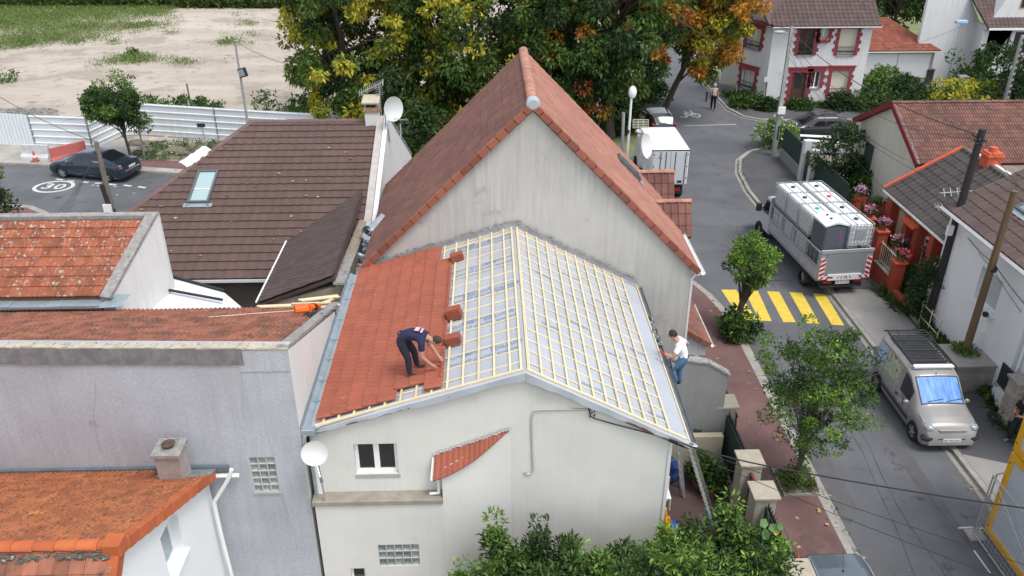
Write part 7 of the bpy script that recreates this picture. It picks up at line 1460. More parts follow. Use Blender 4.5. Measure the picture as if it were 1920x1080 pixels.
def shrub(name, label, base, r, h, cols, seed=0, leaf=.12, n=22, per=60, m=None, cat='shrub', aspect=.5, droop=.1, group=None, cr=None, flowers=None, stems=True, up=0.0):
    g = random.Random(seed); base = Vector(base); t = thing(name, label, cat, tuple(base), group); cs = []; ws = [w for w, _ in cols]; rx, ry = r if isinstance(r, tuple) else (r, r)
    for i in range(n):
        a, q, z = g.uniform(0, 6.28), g.uniform(0, 1) ** .5, g.uniform(.12, 1)
        f = math.sqrt(max(.06, 1 - (z * 2 - 1) ** 2)) if not up else (1 - .75 * z)
        cs.append(((base.x + math.cos(a) * q * rx * f, base.y + math.sin(a) * q * ry * f, base.z + z * h * g.uniform(.85, 1.05)), (cr or min(rx, ry, h) * .38) * g.uniform(.6, 1.3), per * g.uniform(.6, 1.4), g.choices([c for _, c in cols], ws)[0], .85))
    if stems:
        mb = MB()
        for i in range(6): c = cs[i][0]; mb.tube([(base.x + g.uniform(-.1, .1), base.y + g.uniform(-.1, .1), base.z), ((base.x + c[0]) / 2, (base.y + c[1]) / 2, base.z + (c[2] - base.z) * .6), c], [.025, .018, .008], 5)
        mb.build('stem', m_bark, t)
    foliage('foliage', cs, m or m_leaf, t, leaf, aspect, droop, seed)
    if flowers: 
        cs2 = [((c[0][0], c[0][1], c[0][2] + c[1] * .2), c[1] * 1.15, flowers[1], flowers[0], .9) for c in cs]; foliage('flowers', cs2, m or m_leaf, t, flowers[2], .9, 0, seed + 1, kind='stuff')
    return t
# --- the four tall trees behind the pink roof
BIG = 'tall trees standing behind the pink roofed house'
def keep(p):                                   # crowns hang over the pavement, thin towards the bottom
    return False
tree('tree', 'tall tree with yellowing leaf tufts behind the brown roof, leftmost of the big trees', (-9.0, 51, 0), (-7.3, 50.5, 7.2), (5.2, 4.6, 7.8), 330, 190, .30, [(1.0, G_dk), (2.6, G_tb), (1.8, G_ty), (5.0, G_ye)], 1, .72, .28, cuts=lambda p: p.x < -11.9, droop=.8, aspect=.42, group=BIG, hollow=.35)
tree('tree', 'tall green and yellow tree behind the chimney and the peak of the pink roof', (-1.0, 53, 0), (-.8, 50.5, 7.4), (5.2, 4.6, 7.8), 330, 190, .30, [(1.2, G_dk), (3.2, G_tb), (1.6, G_ty), (3.4, G_ye), (.3, G_or)], 2, .75, .30, droop=.7, aspect=.42, group=BIG, hollow=.35)
tree('tree', 'tall dark green tree with scattered orange tufts right of the pink roof peak', (7.4, 49.5, 0), (6.0, 49.5, 7.9), (5.2, 4.6, 7.2), 330, 190, .30, [(2, G_dk), (3.4, G_tb), (1.4, G_md), (1.1, G_or), (.8, G_rd)], 3, .75, .42, droop=.7, aspect=.42, group=BIG, hollow=.3)
tree('tree', 'orange and golden autumn tree overhanging the far road beside the red trimmed house', (11.3, 53.5, 0), (13.6, 52.3, 8.4), (2.9, 3.0, 5.4), 270, 150, .27, [(1.0, G_md), (1.0, G_ol), (4.2, G_or), (2.4, G_ye)], 4, .49, .22, droop=.6, aspect=.45, group=BIG, hollow=.3)
for k, (x, y) in enumerate(((-9.4, 53.5), (-4.5, 54), (2.8, 54.5), (5.0, 53))):
    tree('tree', ['slender trunked tree seen between the yellow tree and the sand lot', 'second row tree with dark leaves behind the antenna', 'slim dark trunked tree behind the ridge of the pink roof', 'dark stemmed tree standing close behind the one with orange tufts'][k], (x, y, 0), (x, y, 8.5), (2.8, 2.6, 5.4), 50, 150, .30, [(1.6, G_dk), (3, G_tb), (.8, G_ol), (.5 if k < 2 else .1, G_ye)], 10 + k, .7, .17, droop=.7, aspect=.42, group='slimmer trees of the second row behind the pink roof')
for k, (x, y, r, h, pal) in enumerate(((-7.5, 47.2, 1.5, 2.6, G_ye), (-4.2, 46.6, 1.6, 3.0, G_md), (-1.2, 46.8, 1.5, 2.6, G_ye), (1.8, 47, 1.6, 2.8, G_dk), (4.6, 47.0, 1.4, 2.4, G_md), (8.2, 50.5, 1.2, 1.8, G_dk))):
    shrub('shrub', ['yellowish undergrowth below the tall trees behind the gable chimney', 'green undergrowth right behind the white triangular gable', 'yellow leaved undergrowth between the white gable and the pink roof', 'dark undergrowth hidden behind the ridge of the pink roof', 'green undergrowth at the foot of the tree with orange tufts', 'low dark bush at the foot of the big trunk by the white lamp post'][k], (x, y, 0), r, h, [(3, pal), (2, G_md), (1, G_dk)], 500 + k, .26, 40, 70, cr=.5, stems=False)
for k, (x, y) in enumerate(((30, 74), (36, 76))): tree('tree', ['dark tree beyond the garage roof', 'second dark tree beyond the garage roof, nearer the tall white house'][k], (x, y, 0), (x, y, 4.5), (3.2, 2.5, 4.2), 60, 110, .36, [(4, G_dk), (2, G_md)], 510 + k, .8, .2)
# --- street trees
b = gz(1378, 628, PZ); c = gy(1410, 487, b.y); tree('street_tree', 'small street tree with a bright lime green crown beside the zebra crossing', tuple(b), (c.x, c.y, c.z), (.80, .80, .84), 60, 88, .115, [(3, G_br), (2, G_lt), (1, G_md)], 21, .24, .14, droop=.2, group='young street trees')
shrub('shrub', 'dark leafy shrub growing round the foot of the lime green street tree', tuple(b), .72, .95, [(2, G_dk), (3, G_md), (1, G_lt)], 22, .20, 24, 55, droop=.4)
b = gz(1492, 905, PZ); c = gy(1535, 715, b.y - .1); tree('street_tree', 'feathery green street tree in a kerbed bed between pavement and road', tuple(b), (c.x, c.y, c.z), (1.62, 1.45, 1.66), 125, 130, .085, [(2, G_dk), (3, G_md), (2.6, G_lt), (1.1, G_br)], 23, .25, .085, bark=m_barkg, droop=.25, group='young street trees', hollow=.15)
shrub('shrub', 'leafy suckers growing up the foot of the feathery street tree', tuple(b), .36, 1.5, [(2, G_lt), (2, G_md)], 24, .08, 14, 60)
bd = thing('planting_bed', 'small square weedy tree bed with a stone edge in the reddish pavement', 'planting bed', tuple(b)); MB().box(b.x - .48, b.y - .5, PZ, b.x + .48, b.y + .6, PZ + .03).build('soil', m_dirt, bd)
for x0, y0, x1, y1 in ((-.52, -.55, -.48, .65), (.48, -.55, .52, .65), (-.48, -.55, .48, -.51)): MB().box(b.x + x0, b.y + y0, PZ, b.x + x1, b.y + y1, PZ + .07).build('edge', m_kerb, bd)
foliage('weeds', [((b.x + random.uniform(-.4, .4), b.y + random.uniform(-.4, .5), PZ + .1), .16, 50, random.choice((G_lt, G_md, G_ol)), .8) for i in range(26)], m_leaf, bd, .10, .3, -.4, 25, kind='stuff')
b = gz(247, 300, PZ); c = gy(212, 192, b.y); tree('street_tree', 'young roadside tree in front of the white hoarding near the blue saloon', tuple(b), (c.x, c.y, c.z), (1.75, 1.5, 1.25), 95, 120, .16, [(3, G_dk), (3, G_md), (1.5, G_lt)], 26, .36, .09, droop=.3, hollow=.25)
c = gy(258, 215, b.y); foliage('crown', [((c.x + random.uniform(-.5, .5), c.y, c.z + random.uniform(-.7, .5)), .35, 90, G_md, .9) for i in range(9)], m_leaf, bpy.data.objects[[o.name for o in bpy.data.objects if o.name.startswith('street_tree')][-1]], .15, .5, .4, 27)
c = gz(-5, 345, 3.0); tree('tree', 'dark leaved tree just entering the picture at the left edge over the road', (c.x - 1.6, c.y, 0), (c.x - 1.1, c.y, 2.6), (1.4, 1.3, 1.6), 50, 90, .16, [(3, G_dk), (1, G_ol)], 28, .35, .08)
# --- shrubs in the front garden at the bottom
fr_ = 'garden shrubs along the bottom of the picture'
L1 = ['tall upright laurel at the left end of the garden shrubs, against the cream wall', 'pointed dark laurel second from the left below the cream wall', 'dark laurel with a slender tip in front of the cream wall', 'low dense laurel between the two pointed ones']
for k, (x, y, w) in enumerate(((930, 968, .36), (1008, 988, .34), (1062, 1015, .34), (965, 1040, .5))):
    Yb = 13.45 - .12 * k; c = gy(x, y, Yb); shrub('laurel_shrub', L1[k], (c.x, Yb, 0), (w, .42), c.z, [(3, G_dk), (2, G_md), (1, G_lt)], 30 + k, .135, 46, 70, m_leafg, aspect=.34, droop=-.4, cr=.24, group=fr_, up=1)
L2 = ['broad glossy shrub right of the laurels with light green tips', 'bright leaved shrub below the ladder foot', 'glossy evergreen shrub in the middle of the garden corner', 'tall shoot with vivid yellow green leaves beside the gate piers', 'glossy shrub beneath the gate piers', 'dark glossy shrub above the grey blue car', 'light tipped shrub at the very bottom of the frame', 'glossy shrub at the bottom between the laurels and the yard']
for k, (x, y, Yb, w) in enumerate(((1165, 1022, 13.3, .6), (1245, 1000, 13.6, .5), (1300, 990, 13.9, .5), (1368, 950, 14.3, .26), (1400, 985, 14.0, .55), (1448, 1010, 13.6, .42), (1270, 1040, 12.6, .8), (1100, 1040, 12.9, .7))):
    c = gy(x, y, Yb); shrub('glossy_shrub', L2[k], (c.x, Yb, 0), (w, .45), c.z, [(3, G_md), (2.4, G_lt), (.9, G_br), (2, G_dk)], 40 + k, .14, 44, 62, m_leafg, aspect=.36, droop=.15, cr=.25, group=fr_)
for k in range(13):
    x = 868 + k * 50; Yb = 12.75 + .12 * (k % 3); c2 = gy(x, 1064 - 10 * (k % 2) - (22 if x > 1150 else 0), Yb)
    shrub('laurel_shrub' if x < 1130 else 'glossy_shrub', ['leftmost', 'second', 'third', 'fourth', 'fifth', 'sixth', 'seventh', 'eighth', 'ninth', 'tenth', 'eleventh', 'twelfth', 'rightmost'][k] + ' low shrub from the left in the front row at the bottom edge', (c2.x, Yb, 0), (.5, .4), c2.z, [(3, G_dk), (3, G_md), (1, G_lt)] if x < 1130 else [(2.5, G_dk), (3, G_md), (2, G_lt), (.4, G_br)], 400 + k, .13, 34, 62, m_leafg, aspect=.35, droop=.0, cr=.25, group=fr_)
c = gy(1462, 1000, 13.9); sq = thing('squash_plant', 'climbing plant with very large pale leaves and a yellow flower by the last pier', 'plant', (c.x, 13.9, 0)); g_ = random.Random(5)
m_big = mat('large_leaf', (.10, .20, .06), (.15, .27, .09), s=4, rnd=.2, rough=.5, trans=.2)
for i in range(15):
    p = gy(g_.uniform(1432, 1482), g_.uniform(978, 1050), 13.7 + g_.uniform(-.1, .1)); n = Vector((g_.uniform(-.4, .4), -.7 + g_.uniform(-.3, .3), .8)).normalized(); a = n.orthogonal().normalized(); b2 = n.cross(a); r = g_.uniform(.08, .13); k = 10; mb = MB()
    P_ = [p - n * .02] + [p + (a * math.cos(2 * math.pi * q / k) + b2 * math.sin(2 * math.pi * q / k)) * r * (1 if q % 2 else .8) for q in range(k)]; mb.add(P_, [(0, 1 + q, 1 + (q + 1) % k) for q in range(k)]).build('leaf', m_big, sq)
MB().tube([(c.x, 13.9, 0), (c.x - .1, 13.9, 1.2), gy(1440, 960, 13.9)], .02, 5).build('stem', m_bark, sq); MB().lathe(gy(1454, 1001, 13.6), (0, -.6, .8), [(.01, 0), (.025, .01), (.04, .03)], 7).build('flower', mat('yellow_petal', (.75, .42, .02)), sq)
# --- plants in the yard
yd = [('potted_plant', 'light green potted plant nearest the eave corner in the narrow yard', (1300, 850), .36, .8, G_md), ('potted_plant', 'fig like potted plant beside the ladder head', (1330, 830), .42, 1.0, G_md), ('potted_plant', 'dark shrub against the sandstone wall in the yard', (1318, 800), .40, 1.1, G_dk), ('potted_plant', 'low dark plants in a row behind the gate pier', (1335, 905), .40, .7, G_dk), ('potted_plant', 'leafy potted plant at the middle of the yard fence', (1310, 888), .38, .8, G_dk)]
for k, (nm, lab, (x, y), r, h, pal) in enumerate(yd):
    q = gz(x, y + 22, PZ); t = shrub(nm, lab, (q.x, q.y, PZ + .25), r, h, [(3, pal), (1.5, G_md), (.6, G_lt)], 60 + k, .13, 20, 55, m_leafg, cat='potted plant', group='potted plants along the yard fence'); MB().lathe((q.x, q.y, PZ), (0, 0, 1), [(.001, 0), (.15, 0), (.21, .28), (.22, .32), (.18, .32), (.17, .26), (.001, .25)], 14).build('pot', mat('terracotta', (.34, .13, .07), fine=.08), t)
# --- right hand gardens
sp = [
 ((1455, 275), (1487, 232), 'hedge', 'pale flowering hedge bush beside the concrete utility pole', (1.3, 1.0), [(2, G_lt), (2, G_br), (1, G_md)], .16, ([(.75, .75, .6)], 8, .12)),
 ((1560, 370), (1570, 235), 'shrub', 'large dark bush in front of the cream gable', (1.6, 1.5), [(5, G_dk), (1, G_md)], .17, None),
 ((1600, 372), (1600, 300), 'shrub', 'second dark bush joining the large one before the cream gable', (1.2, 1.0), [(5, G_dk), (1, G_md)], .16, None),
 ((1616, 385), (1620, 335), 'fern', 'mid green fern like plants behind the red wall', (.9, .6), [(2, G_md), (2, G_lt)], .22, None),
 ((1650, 385), (1648, 350), 'shrub', 'small shrub with dusky pink flowers against the cream gable', (.5, .4), [(3, G_md)], .12, ([(.4, .2, .25)], 4, .1)),
 ((1600, 440), (1597, 372), 'hedge', 'dark clipped hedge behind the flatbed truck, upper part', (.45, 1.2), [(4, G_dk), (1, G_ol)], .10, None),
 ((1625, 480), (1617, 405), 'hedge', 'dark clipped hedge behind the flatbed truck, near the red pier', (.45, 1.0), [(4, G_dk), (1, G_ol)], .10, None),
 ((1722, 600), (1712, 490), 'shrub', 'dense dark green bush between the red wall and the white house', (.62, .95), [(5, G_dk), (1, G_md)], .12, None),
 ((1705, 560), (1700, 510), 'shrub', 'smaller dark bush under the last red pier', (.4, .5), [(4, G_dk)], .11, None)]
for k, (bp, tp_, nm, lab, r, cols, lf, fw) in enumerate(sp):
    b = gz(*bp, .1); h = gy(*tp_, b.y).z; shrub(nm, lab, tuple(b), r, max(.6, h), cols, 80 + k, lf, 60, 60, cat='hedge' if nm == 'hedge' else 'shrub', flowers=fw, cr=.32)
far = [((1640, 205), (1640, 175), 1.6, G_md, 'mid green shrub at the end of the white house beyond the cream gable'), ((1690, 200), (1690, 150), 2.0, G_dk, 'dark shrub behind the iron garden gate'), ((1650, 180), (1650, 130), 1.4, G_lt, 'light green bush against the garage wall'), ((1700, 190), (1708, 155), 1.0, G_dk, 'dark bush beside the stone post of the garden gate'), ((1790, 205), (1795, 158), 2.2, G_ye, 'bright yellow shrub above the cream house ridge'), ((1840, 195), (1845, 160), 1.4, [(.25, .34, .03), (.35, .40, .04)], 'yellow green shrub right of the bright yellow one'), ((1735, 205), (1735, 178), 1.2, G_lt, 'small light green bush left of the yellow shrub'),
       ((1850, 190), (1850, 92), 3.2, G_dk, 'large dark green bush in front of the upper right house'), ((1815, 180), (1815, 125), 1.6, G_md, 'green bush beside the blue headed street lamp'), ((1905, 200), (1905, 140), 1.8, G_dk, 'dark bush at the right edge beyond the ridge'), ((1500, 205), (1500, 198), .8, G_md, 'weeds at the foot of the red trimmed doorway wall'), ((1575, 205), (1575, 180), .9, G_dk, 'dark bush below the right window of the red trimmed house'), ((1400, 200), (1400, 180), 1.2, G_md, 'low bush against the angled wall of the red trimmed house'), ((1440, 206), (1440, 192), .7, G_dk, 'low plant at the corner of the red trimmed house'), ((1670, 15), (1665, -30), 3.0, G_dk, 'dark tree between the two upper right houses'), ((1215, 190), (1218, 160), 1.6, G_dk, 'dark bush on the corner behind the parked black car')]
for k, (bp, tp_, r, pal, lab) in enumerate(far):
    b = gz(*bp, .05); h = max(.5, gy(*tp_, b.y).z); shrub('shrub', lab, tuple(b), r, h, [(4, pal), (1, G_md)], 100 + k, .24, int(26 + r * 16), 50, cr=.5 if r > 1.5 else .3, stems=False)
# potted flowers
PK = [[(.62, .20, .34), (.70, .35, .48)], [(.72, .42, .62)]]
pots = [((1581, 352), 2.0, 34.6, 'pot of pink hydrangea on the red pier behind the truck', 16.6, PK[1]), (None, 2.16, 31.9, 'basket of pink and white flowers on the tall pier left of the cream gate', gX, PK[0]), (None, 2.16, 30.6, 'basket of pink flowers on the tall pier right of the cream gate', gX, PK[0]), (None, 1.66, 28.75, 'red and pink flowers on the lower pier', gX, [(.60, .05, .10), (.65, .25, .35)]), (None, 1.8, 29.7, 'pink flowers along the top of the cream railing', gX + .25, PK[0]),
        (None, 1.2, 28.2, 'dark flowering pot plant against the red house wall', gX + .75, [(.5, .12, .2)]), (None, 1.5, 30.0, 'dark flowering bush inside the cream gate', gX + .85, [(.4, .2, .28)]), (None, 1.0, 27.6, 'pink pot plant at the corner of the red house', gX + .7, PK[0]), (None, 2.0, 33.2, 'hanging basket under the eave of the red house', 16.75, G_md), (None, 1.9, 28.6, 'hanging basket beside the window of the red house', 16.9, PK[0])]
for k, (_, z, y, lab, x, pal) in enumerate(pots):
    t = thing('flower_pot', lab, 'flower pot', (x, y, z), 'flower pots of the red house'); MB().lathe((x, y, z), (0, 0, 1), [(.001, 0), (.11, 0), (.16, .2), (.13, .2), (.001, .18)], 12).build('pot', mat('terracotta', (.34, .13, .07)), t)
    foliage('leaves', [((x + random.uniform(-.16, .16), y + random.uniform(-.16, .16), z + .28), .17, 60, G_dk, .8) for i in range(6)], m_leaf, t, .09, .5, .2, 140 + k); foliage('flowers', [((x + random.uniform(-.18, .18), y + random.uniform(-.18, .18), z + .36), .17, 26, pal, .8) for i in range(6)], m_leaf, t, .075, .95, 0, 160 + k)
# --- ground weeds and the field, joined
g = np.random.default_rng(4)
def weeds(name, pts, h, cols, seed, per=14, leaf=None, r=.2): return foliage(name, [((x, y, z + h * .4), r, per, cols[i % len(cols)], .6) for i, (x, y, z) in enumerate(pts)], m_leaf, None, leaf or h, .28, -.5, seed, kind='stuff')
line = lambda a, b, n, j, z=PZ: [(a[0] + (b[0] - a[0]) * t + g.normal() * j, a[1] + (b[1] - a[1]) * t + g.normal() * j, z) for t in np.linspace(0, 1, n)]
weeds('wall_weeds', line((16.05, 26.2), (16.1, 22.6), 60, .12) + line((16.1, 22.4), (15.9, 19.6), 40, .12) + line((15.6, 29.2), (15.7, 27.4), 20, .06), .22, [G_md, G_lt, G_dk], 201, 26)
weeds('kerb_weeds', line((16.6, 46.3), (14.2, 44.6), 14, .05, 0) + line((13.95, 44.3), (13.45, 41), 10, .04, .1) + line((9.2, 10), (9.15, 20), 14, .04, 0), .10, [G_lt, G_ol], 202, 12, r=.1)
weeds('wall_weeds', line((16.8, 58.3), (19, 55.2), 30, .2) + line((19, 55.2), (25, 55.2), 40, .18), .30, [G_md, G_dk, G_lt], 203, 22)
pts = []
while len(pts) < 600:
    x, y = g.uniform(-20.3, -9), g.uniform(45.6, 49); pts.append((x, y, PZ))
weeds('grass', pts, .15, [G_md, G_md, G_lt], 204, 12)
pts = []
from mathutils import noise as mn
while len(pts) < 6500:
    px, py = g.uniform(-40, 330), g.uniform(14, 95); lim = 88 - max(0, px - 60) * .22
    q = gz(px, py); nv = mn.noise(Vector((q.x * .16, q.y * .10, 0))) + .5 * mn.noise(Vector((q.x * .5, q.y * .3, 5)))
    if nv + (lim - py) / 45.0 + g.normal() * .40 > .42: pts.append((q.x, q.y, 0))
while len(pts) < 7600:
    px, py = g.uniform(-20, 480), g.uniform(26, 130); q = gz(px, py); nv = mn.noise(Vector((q.x * .12, q.y * .25, 9))) + .5 * mn.noise(Vector((q.x * .5, q.y * .5, 3)))
    if nv + g.normal() * .16 > .55: pts.append((q.x, q.y, 0))
weeds('field_weeds', pts, .20, [G_lt, [(.16, .22, .06)], [(.20, .27, .09)], [(.24, .29, .11)]], 205, 7, .22, r=.5)
pts = [(*gz(g.uniform(-60, 560), g.uniform(4, 14))[:2], 0) for _ in range(2600)]
weeds('tall_grass', pts, 1.1, [G_md, G_dk, G_lt, G_ol], 206, 12, .8, r=.8)
for k, ((x, y), r, h, lab) in enumerate((((318, 212), .9, 1.0, 'low green scrub behind the white hoarding beside the roadside tree'), ((285, 210), .5, 1.1, 'thin dark weed just right of the roadside tree'), ((340, 205), .7, .8, 'green scrub below the leaning post in the sand lot'), ((505, 215), .9, 1.7, 'sparse twiggy bush on the sand beside the tall floodlight mast'), ((545, 215), .8, .6, 'low weeds on the sand left of the big trees'), ((248, 106), .3, .6, 'small green tuft alone on the sand'), ((378, 198), .4, .4, 'tiny tuft beside the post on the sand'), ((402, 205), .5, .5, 'little green plant on the sand left of the mast'), ((10, 150), 1.2, .5, 'patch of weeds on the sand at the left edge'))):
    b = gz(x, y); shrub('shrub', lab, tuple(b), r, h, [(3, G_md), (1, G_lt)], 220 + k, .2, 14, 26, stems=False, cr=.3, cat='plant')

# fallen leaves and litter on roofs, kerbs and road
g2 = np.random.default_rng(77); mb = MB()
for k in range(150):
    if k < 40: p = OB_ + UB * g2.uniform(2, 10) + VB * g2.uniform(.5, 8) + NB * .085
    elif k < 110: p = Vector((g2.uniform(8.6, 9.3) if k % 2 else g2.uniform(13.3, 13.6), g2.uniform(11, 29), PZ + .05 if k % 2 else .02))
    else: p = Vector((g2.uniform(7, 8.9), g2.uniform(11, 28), PZ + .012))
    a = g2.uniform(0, 6.28); u = Vector((math.cos(a), math.sin(a), 0)) * g2.uniform(.02, .05); v = Vector((-u.y, u.x, .01)); mb.quad(p - u - v, p + u - v, p + u + v, p - u + v)
mb.build('fallen_leaves', mat('dry_leaf', (.42, .30, .08), (.25, .22, .16), s=2, rnd=.4))['kind'] = 'stuff'
# ================================================================== hoarding, barriers, poles, wires, small things
m_hoard = mat('white_sheet_steel', (.74, .78, .80), (.70, .74, .76), s=.8, rough=.5, big=.05, fine=.03, streak=(.46, .47, .47)); m_post = mat('grey_post', (.20, .22, .24), rough=.5)
HO = thing('hoarding', 'white corrugated steel hoarding along the sand lot behind the left street', 'hoarding', (-22, 48, 0))
def hoard(a, b, h, vertical=False, nr=5):
    a, b = Vector((a.x, a.y, 0)), Vector((b.x, b.y, 0)); d = b - a; L_ = d.length; d.normalize(); n_ = Vector((d.y, -d.x, 0)); n_ = n_ if n_.y < 0 else -n_; P = []; 
    if vertical:
        k = int(L_ / .12) * 2
        for i in range(k + 1): o = n_ * (.035 if i % 4 in (1, 2) else 0); p = a + d * L_ * i / k + o; P += [(p.x, p.y, .08), (p.x, p.y, h)]
        return MB().add(P, [(2 * i, 2 * i + 2, 2 * i + 3, 2 * i + 1) for i in range(k)]).build('panel', m_hoard, HO)
    prof = [(0, .08)]
    for r in range(nr): z = .08 + (h - .08) * (r + .75) / nr; prof += [(0, z - .05), (.05, z - .02), (.05, z + .02), (0, z + .05)]
    prof.append((0, h))
    for q in (a, b): P += [tuple(q + n_ * o + Vector((0, 0, z))) for o, z in prof]
    k = len(prof); return MB().add(P, [(i, k + i, k + i + 1, i + 1) for i in range(k - 1)]).build('panel', m_hoard, HO)
hA = gz(-60, 268); h0 = gz(69, 279); h1 = gz(175, 283); h2 = gz(229, 257); h3 = gz(262, 254); h4 = gz(400, 276); h4.y = max(h4.y, h3.y - 1.2)
hh = gy(54, 224, h0.y).z; print('hoard', hh, h0, h1, h2, h3, h4)
hh = 2.05
hoard(hA, h0, hh, True); m2_ = h0.lerp(h1, .5); hoard(h0, h1, hh); hoard(h1, h2, hh); hoard(h2, h3, hh); far_ = h3 + (h4 - h3) * 3.2; q0 = h3
for k in range(4): q1 = h3.lerp(far_, (k + 1) / 4); hoard(q0, q1, hh); q0 = q1
for p in (h0, h1, h2, h3, h4): MB().box(p.x - .04, p.y - .04, 0, p.x + .04, p.y + .04, hh + .03).build('post', m_post, HO)
F2 = thing('hoarding', 'far white hoarding along the back of the sand lot at the top edge', 'hoarding', (-30, 101, 0)); a, b = gz(330, 3), gz(560, 8); 
for k in range(9): p, q = a.lerp(b, k / 9), a.lerp(b, (k + 1) / 9); MB().bar((p.x, p.y + 3, 0), (q.x - .05, q.y + 3, 0), .06, 2.0).build('panel', m_hoard, F2)
c = gz(1128, 182); HW = thing('hoarding', 'piece of white hoarding glimpsed under the trees right of the pink roof', 'hoarding', (c.x, c.y, 0)); a, b = gz(1110, 200), gz(1142, 188)
for k in range(3): p, q = a.lerp(b, k / 3), a.lerp(b, (k + 1) / 3); MB().bar((p.x, p.y, 0), (q.x, q.y, 0), .06, 2.0).build('panel', m_hoard, HW)
def jersey(label, a, b, m, tilt=0.0):
    a, b = Vector((a.x, a.y, PZ)), Vector((b.x, b.y, PZ)); t = thing('road_barrier', label, 'road barrier', tuple(a), 'road barriers by the hoarding'); d = (b - a).normalized(); n_ = Vector((-d.y, d.x, 0)); P = []
    for q, e in ((a, 0), (b, tilt)): P += [tuple(q + n_ * x + Vector((0, 0, z + e))) for x, z in ((-.28, 0), (-.26, .15), (-.12, .32), (-.09, .82), (.09, .82), (.12, .32), (.26, .15), (.28, 0))]
    MB().add(P, [(i, i + 1, 9 + i, 8 + i) for i in range(7)] + [(0, 8, 15, 7), tuple(range(8)), tuple(range(8, 16))]).build('body', m, t); return t
jersey('white concrete barrier left of the red one on the far pavement', gz(46, 300), gz(97, 302), mat('barrier_white', (.60, .61, .61), (.5, .5, .5), s=3, spot=((.25, .24, .22),), spots=5., spott=.6)); jersey('faded red plastic barrier behind the blue saloon', gz(99, 309), gz(166, 297), mat('barrier_red', (.52, .15, .13), (.46, .12, .11), s=3, fine=.06), .12)
c = gz(67, 302, PZ); t = thing('traffic_cone', 'small red and white cone standing beside the white concrete barrier', 'traffic cone', tuple(c)); m_cr = mat('cone_red', (.50, .09, .06)); MB().box(c.x - .2, c.y - .2, PZ, c.x + .2, c.y + .2, PZ + .04).build('base', mat('cone_base', (.25, .10, .07)), t)
for z0, z1, r0, r1, m in ((.04, .22, .15, .11, m_cr), (.22, .36, .11, .08, m_wt), (.36, .58, .08, .03, m_cr)): MB().cyl((c.x, c.y, PZ + z0), (c.x, c.y, PZ + z1), r0, r1, 12).build('cone_band', m, t)
c = gz(286, 270, PZ); t = thing('board', 'curved piece of cardboard lying on the verge in front of the hoarding', 'cardboard', tuple(c)); mb = MB(); P = []
for i in range(9): a = 2.6 - i * .16; P += [(c.x + 1.0 * math.cos(a) + .6, c.y + 1.2 * math.sin(a) - .6, PZ + .25 + .1 * math.sin(i)), (c.x + .65 * math.cos(a) + .6, c.y + .75 * math.sin(a) - .6, PZ + .3)]
mb.add(P, [(2 * i, 2 * i + 2, 2 * i + 3, 2 * i + 1) for i in range(8)]).build('sheet', mat('cardboard', (.55, .43, .26)), t)
for k, (x, y, r) in enumerate(((255, 271, .6), (330, 285, .65), (345, 290, .4), (300, 292, .3))):
    c = gz(x, y, PZ); t = thing('rock', ['flat grey stone beside the young roadside tree', 'largest flat stone in the grass in front of the hoarding', 'stone right of the largest flat one in the grass', 'small stone at the pavement side of the grass'][k], 'rock', tuple(c)); MB().blob(c + Vector((0, 0, .08)), r, 5, (1, .6, .35), .12).build('stone', m_dirt, t)
# rubble ridge on the sand behind the hoarding
mb = MB(); rr = random.Random(2)
for i in range(420): q = gz(rr.uniform(-10, 105), rr.uniform(206, 217)); mb.blob((q.x, q.y, .02), rr.uniform(.05, .22), 3, (1.3, 1, .6), .3)
mb.build('rubble', mat('grey_rubble', (.30, .28, .26), (.2, .19, .18), s=3, rnd=.2))['kind'] = 'stuff'
# poles
def pole(label, base, top, r0, r1, m, name='utility_pole', cat='utility pole', n=8, sq=None):
    t = thing(name, label, cat, tuple(base)); MB().cyl(base, top, r0, r1, n).build('shaft', m, t, smooth=n > 6); return t
m_pw = mat('weathered_pole_wood', (.22, .19, .16), (.14, .12, .10), s=3, fine=.15, stretch=(6, 6, .3)); m_pb = mat('tarred_pole_wood', (.035, .03, .03), fine=.2); m_pbr = mat('brown_pole_wood', (.16, .105, .06), (.12, .08, .045), s=3, fine=.15, stretch=(6, 6, .3)); m_pc = mat('concrete_pole', (.36, .36, .35), (.30, .30, .29), s=3, fine=.1)
c = gz(219, 430, PZ); q = gy(180, 266, c.y); t = pole('grey wooden pole with a street lamp bracket on the left street', c, q, .15, .10, m_pw); MB().bar(gy(188, 306, c.y), gy(172, 304, c.y - .3), .05, .05).build('bracket', m_galv, t); MB().obox(gy(202, 392, c.y - .2), (.18, 0, 0), (0, .05, 0), (0, 0, .22)).build('junction_box', m_frame, t); MB().cyl(gy(193, 345, c.y), gy(212, 402, c.y), .17, .17, 8).build('sleeve', m_pb, t)
PL = q
c = Vector((*gy(464, 225, 47)[:2], 0)); q = gy(440, 77, 47); t = pole('tall thin mast with a floodlight beside the brown roof', c, q, .09, .05, m_galv, 'lamp_mast', 'lamp mast'); f = gy(455, 136, 46.9); MB().obox(f, (.22, 0, .05), (0, .09, 0), (-.05, 0, .24)).build('floodlight', m_trim, t, bevel=.02); MB().obox(f - Vector((.05, .1, 0)), (.15, 0, .04), (0, .012, 0), (-.04, 0, .18)).build('lens', m_glassb, t); MB().bar(gy(440, 77, 47), gy(443, 77, 46.6), .12, .05).build('head', m_galv, t); MAST = q
pole('short dark post leaning in the sand lot', gz(358, 198), gy(350, 157, gz(358, 198).y), .06, .06, m_pw, 'post', 'post')
